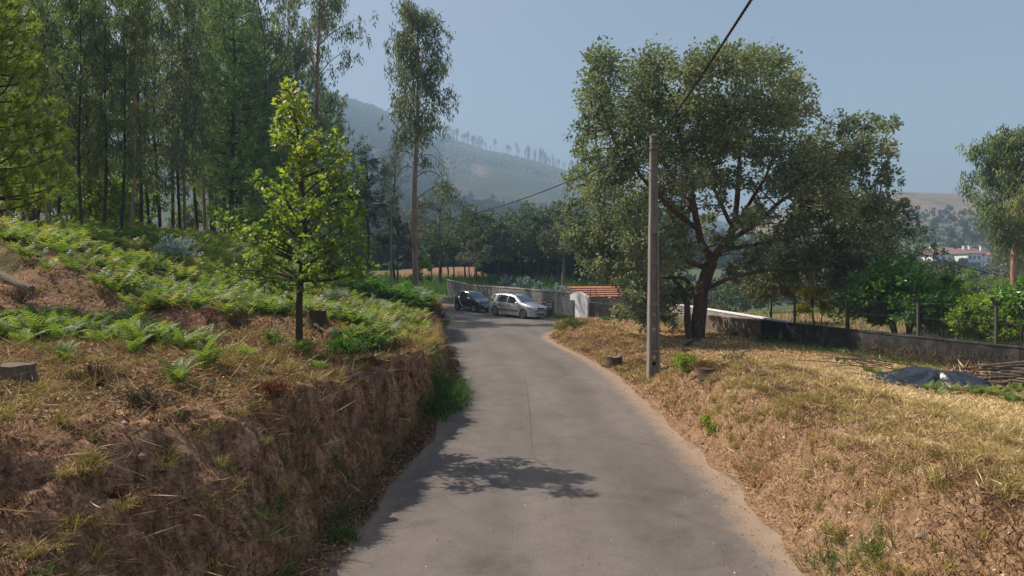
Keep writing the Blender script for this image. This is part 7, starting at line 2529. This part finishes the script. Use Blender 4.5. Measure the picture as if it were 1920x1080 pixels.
# ------------------------------------------------------------------ the far hills
def hill_trees():
    def dead(seed, H, tuft):
        r_ = np.random.default_rng(seed)
        mb = MB()
        tube(mb, wiggle(bez((0, 0, -1), (0, 0, H * .5), (r_.normal(0, .2), 0, H), 5), .3, seed), np.linspace(.34, .10, 5), 5)
        for k in range(7):
            h = H * r_.uniform(.35, .98)
            a = r_.uniform(0, 6.28)
            tube(mb, [(0, 0, h), (math.cos(a) * .6, math.sin(a) * .6, h + .5), (math.cos(a) * 1.0, math.sin(a) * 1.0, h + 1.2)], [.09, .07, .04], 4)
        if tuft:
            c = np.array([[0, 0, H * .86]]) + r_.normal(0, 1, (150, 3)) * [.75, .75, H * .12]
            leaves(mb, c, rdir(150), rdir(150), .8, .5, .4)
        return mb.mesh('burnt_tree', M['burnt'])
    ds = [dead(1, 12, 0), dead(2, 14, 0), dead(3, 11, 1), dead(4, 13, 1), dead(5, 8, 0)]
    G = 'bare burnt trees along the far ridge'
    pxs = []
    for x0, x1, n in ((835, 905, 46), (905, 985, 12), (985, 1080, 64), (795, 845, 22)):
        pxs += list(rng.uniform(x0, x1, n))
    for px in pxs:
        t = 1 + rng.uniform(-.07, .03)
        Y = 230 + (HILL_D - 230) * t
        X = (px - 960) / F * Y
        z = float(hill_z(px, min(t, 1)))
        o = link('burnt_tree', ds[int(rng.integers(0, 5))])
        o.location = (X, Y, z); o.rotation_euler = (0, 0, rng.uniform(0, 6)); s_ = rng.uniform(1.2, 2.3); o.scale = (s_, s_, s_)
        tag(o, 'bare scorched tree standing on the blue central ridge', 'tree', G)
    for px in list(rng.uniform(1786, 1850, 16)) + list(rng.uniform(1662, 1690, 9)) + list(rng.uniform(1850, 1890, 7)):
        Y = BROWN_D * rng.uniform(1.0, 1.04)
        X = (px - 960) / F * Y
        o = link('burnt_tree', ds[int(rng.integers(0, 5))])
        o.location = (X, Y, float(brown_z(px, 1)) - 1.0); o.rotation_euler = (0, 0, rng.uniform(0, 6)); s_ = rng.uniform(.5, .85) * (1.5 if px < 1700 else 1); o.scale = (s_ * .6, s_ * .6, s_)
        tag(o, 'thin bare tree on the brown ridge at right', 'tree', 'bare trees on the brown ridge')
    # crowns: low poly lumps for what reads as a mass, real small trees for those that stand apart
    def lump_geo(seed, n=15):
        r_ = np.random.default_rng(seed)
        mb = MB()
        c = r_.normal(0, 1, (n, 3)); c = c / np.linalg.norm(c, axis=1, keepdims=True) * r_.uniform(.4, 1, (n, 1)); c[:, 2] = c[:, 2] * .7 + .75
        leaves(mb, c, rdir(n), rdir(n), 1.15, .95, np.clip(r_.normal(.5, .18, n), 0, 1), shape='diamond', fold=.2)
        return mb
    def as_geo(mb):
        return np.concatenate(mb.v), np.concatenate(mb.f), np.concatenate(mb.t)
    geos = [as_geo(lump_geo(k)) for k in range(6)]
    wood_floor(geos)
    # forest on the lower slope and shrubs in planting rows above it
    mb = MB()
    n = 3600
    px = rng.uniform(540, 1650, n); t = rng.uniform(0, .42, n)
    px2 = rng.uniform(480, 860, 2600); t2 = rng.uniform(.3, 1.0, 2600)
    px, t = np.concatenate([px, px2]), np.concatenate([t, t2])
    keep = (t < .30 + .08 * fbm(px * .02, t * 4, 0, 3, 2)) | ((px < 850 - 60 * (1 - t)))
    px, t = px[keep], t[keep]
    Y = 230 + (HILL_D - 230) * t; X = (px - 960) / F * Y
    P = np.stack([X, Y, hill_z(px, t) - .5], 1)
    scatter_geo(mb, geos, P, rng.uniform(0, 6.28, len(P)), rng.uniform(2.2, 5.5, len(P)), rng.normal(-.12, .12, len(P)))
    tag(mb.build('hill_forest', M['far_leaf']), 'blue green forest over the lower slope of the central hill', 'forest', kind='stuff')
    mb = MB()
    n = 5200
    px = rng.uniform(840, 1420, n); t = rng.uniform(.28, .98, n)
    row = np.round((px * .5 + t * 900) / 9) * 9
    px = np.where(rng.random(n) < .6, (row - t * 900) * 2, px)
    Y = 230 + (HILL_D - 230) * t; X = (px - 960) / F * Y
    P = np.stack([X, Y, hill_z(px, t) - .2], 1)
    scatter_geo(mb, geos, P, rng.uniform(0, 6.28, n), rng.uniform(.6, 1.5, n), rng.normal(-.15, .15, n))
    tag(mb.build('hill_shrubs', M['far_leaf']), 'rows of young shrubs over the central hillside', 'shrubs', kind='stuff')
    mb = MB()
    n = 2400
    px = rng.uniform(1500, 2100, n); t = rng.uniform(0, .75, n) ** 1.3
    Y = 225 + (BROWN_D - 225) * t; X = (px - 960) / F * Y
    P = np.stack([X, Y, brown_z(px, t) - .2], 1)
    scatter_geo(mb, geos, P, rng.uniform(0, 6.28, n), rng.uniform(.3, 1.3, n), rng.normal(0, .15, n))
    tag(mb.build('slope_scrub', M['far_leaf']), 'scrub over the lower slope of the brown hill', 'shrubs', kind='stuff')
    G2 = 'single trees on the slope of the brown hill'
    protos = []
    for k in range(3):
        mb = MB()
        tube(mb, [(0, 0, -.5), (0, 0, 3), (.1, 0, 6)], [.22, .18, .08], 5, mat=1)
        c = np.array([0, 0, 6.2])
        for q in range(7):
            blob(mb, c + rng.normal(0, 1, 3) * [1.1, 1.1, .8], 1.0, 60, .55, .4, tint=.5, sub=False)
        protos.append(mb.mesh('hill_tree', [M['far_leaf'], M['burnt']]))
    for i in range(58):
        px = rng.uniform(1700, 1900); t = rng.uniform(.08, .62)
        Y = 225 + (BROWN_D - 225) * t; X = (px - 960) / F * Y
        o = link('hill_tree', protos[i % 3])
        s_ = rng.uniform(.5, 1.1)
        o.location = (X, Y, float(brown_z(px, t)) - .2); o.scale = (s_ * .85, s_ * .85, s_); o.rotation_euler = (0, 0, rng.uniform(0, 6))
        tag(o, 'small thin trunked tree dotted on the hazy brown slope', 'tree', G2)
    # garden trees round the houses
    for i, (px, py, d, s_, lab) in enumerate(((1787, 496, 226, .75, 'round dark tree right before the left white house'), (1820, 498, 224, .7, 'rounded tree between the two white houses'), (1806, 492, 232, .8, 'low tree in the gap between the white houses'), (1845, 505, 214, .8, 'round bush below the right white house'), (1800, 505, 215, .7, 'bush beneath the gap of the white houses'), (1868, 500, 222, .9, 'tree right of the right white house'))):
        p = at(px, py, d)
        o = link('house_tree', geos_mesh(geos[i % 6]))
        o.location = [float(c) for c in p - [0, 0, 1.5]]; s2 = 1.9 * s_; o.scale = (s2, s2, s2)
        tag(o, lab, 'tree')
    # the last rows of valley trees before the houses, a soft mass
    mb = MB()
    n = 420
    px = rng.uniform(1240, 2100, n); Y = rng.uniform(150, 225, n); X = (px - 960) / F * Y
    z = zT(X, Y)
    P = np.stack([X, Y, z - .3], 1)
    py = HORY - (z + 4 - CAMZ) / Y * F
    P = P[py > 512]
    scatter_geo(mb, geos, P, rng.uniform(0, 6.28, len(P)), rng.uniform(1.2, 2.6, len(P)), rng.normal(0, .12, len(P)))
    tag(mb.build('valley_woods', M['far_leaf']), 'soft hazy woods on the valley floor before the houses', 'forest', kind='stuff')

def wood_floor(geos):
    mb = MB()
    n = 520
    px = rng.uniform(925, 1330, n); Y = rng.uniform(88, 112, n); X = (px - 960) / F * Y
    P = np.stack([X, Y, zT(X, Y) - .3], 1)
    scatter_geo(mb, geos, P, rng.uniform(0, 6.28, n), rng.uniform(.9, 2.2, n), rng.normal(-.12, .12, n))
    tag(mb.build('wood_floor_scrub', M['far_leaf']), 'dark scrub filling the floor of the wood', 'scrub', kind='stuff')
    mb = MB()
    n = 300
    px = rng.uniform(-500, 1000, n); Y = rng.uniform(118, 150, n); X = (px - 960) / F * Y
    P = np.stack([X, Y, zT(X, Y) - .3], 1)
    scatter_geo(mb, geos, P, rng.uniform(0, 6.28, n), rng.uniform(2, 4.2, n), rng.normal(0, .12, n))
    tag(mb.build('far_wood', M['far_leaf']), 'far wood behind the brown field', 'forest', kind='stuff')

def geos_mesh(g):
    V, Fc, T = g
    mb = MB()
    V2, T2, F2, k = [], [], [], 0
    for q in range(5):
        R = rotz(q * 1.3)
        V2.append((V - [0, 0, .75]) @ R.T * (1 - .08 * q) + [0, 0, .75]); T2.append(T); F2.append(Fc + k); k += len(V)
    mb.add(np.concatenate(V2), np.concatenate(F2), np.concatenate(T2))
    return mb.mesh('house_tree', M['far_leaf'])

def haze():
    m = bpy.data.materials.new('haze_air')
    m.use_nodes = True
    nt = m.node_tree
    nt.nodes.clear()
    out = nt.nodes.new('ShaderNodeOutputMaterial')
    v = nt.nodes.new('ShaderNodeVolumePrincipled')
    v.inputs['Color'].default_value = (.50, .73, .98, 1)
    v.inputs['Density'].default_value = HAZE
    v.inputs['Anisotropy'].default_value = 0.0
    nt.links.new(v.outputs[0], out.inputs['Volume'])
    o = box(MB(), (0, 700, 195), (5200, 2000, 410)).build('haze', m)
    tag(o, kind='stuff')

cork_oak(); young_oak(); stand(); broadleaves()
concrete_wall(); gate_pillar(); boundary_wall(); fence(); shed(); wall_clutter(); signs()
cables(pole()); street_lamp()
cars(); houses()
ferns(); grasses(); bank_cover(); litter(); shrubs(); stumps(); tarp_and_piles()
hill_trees()
haze()
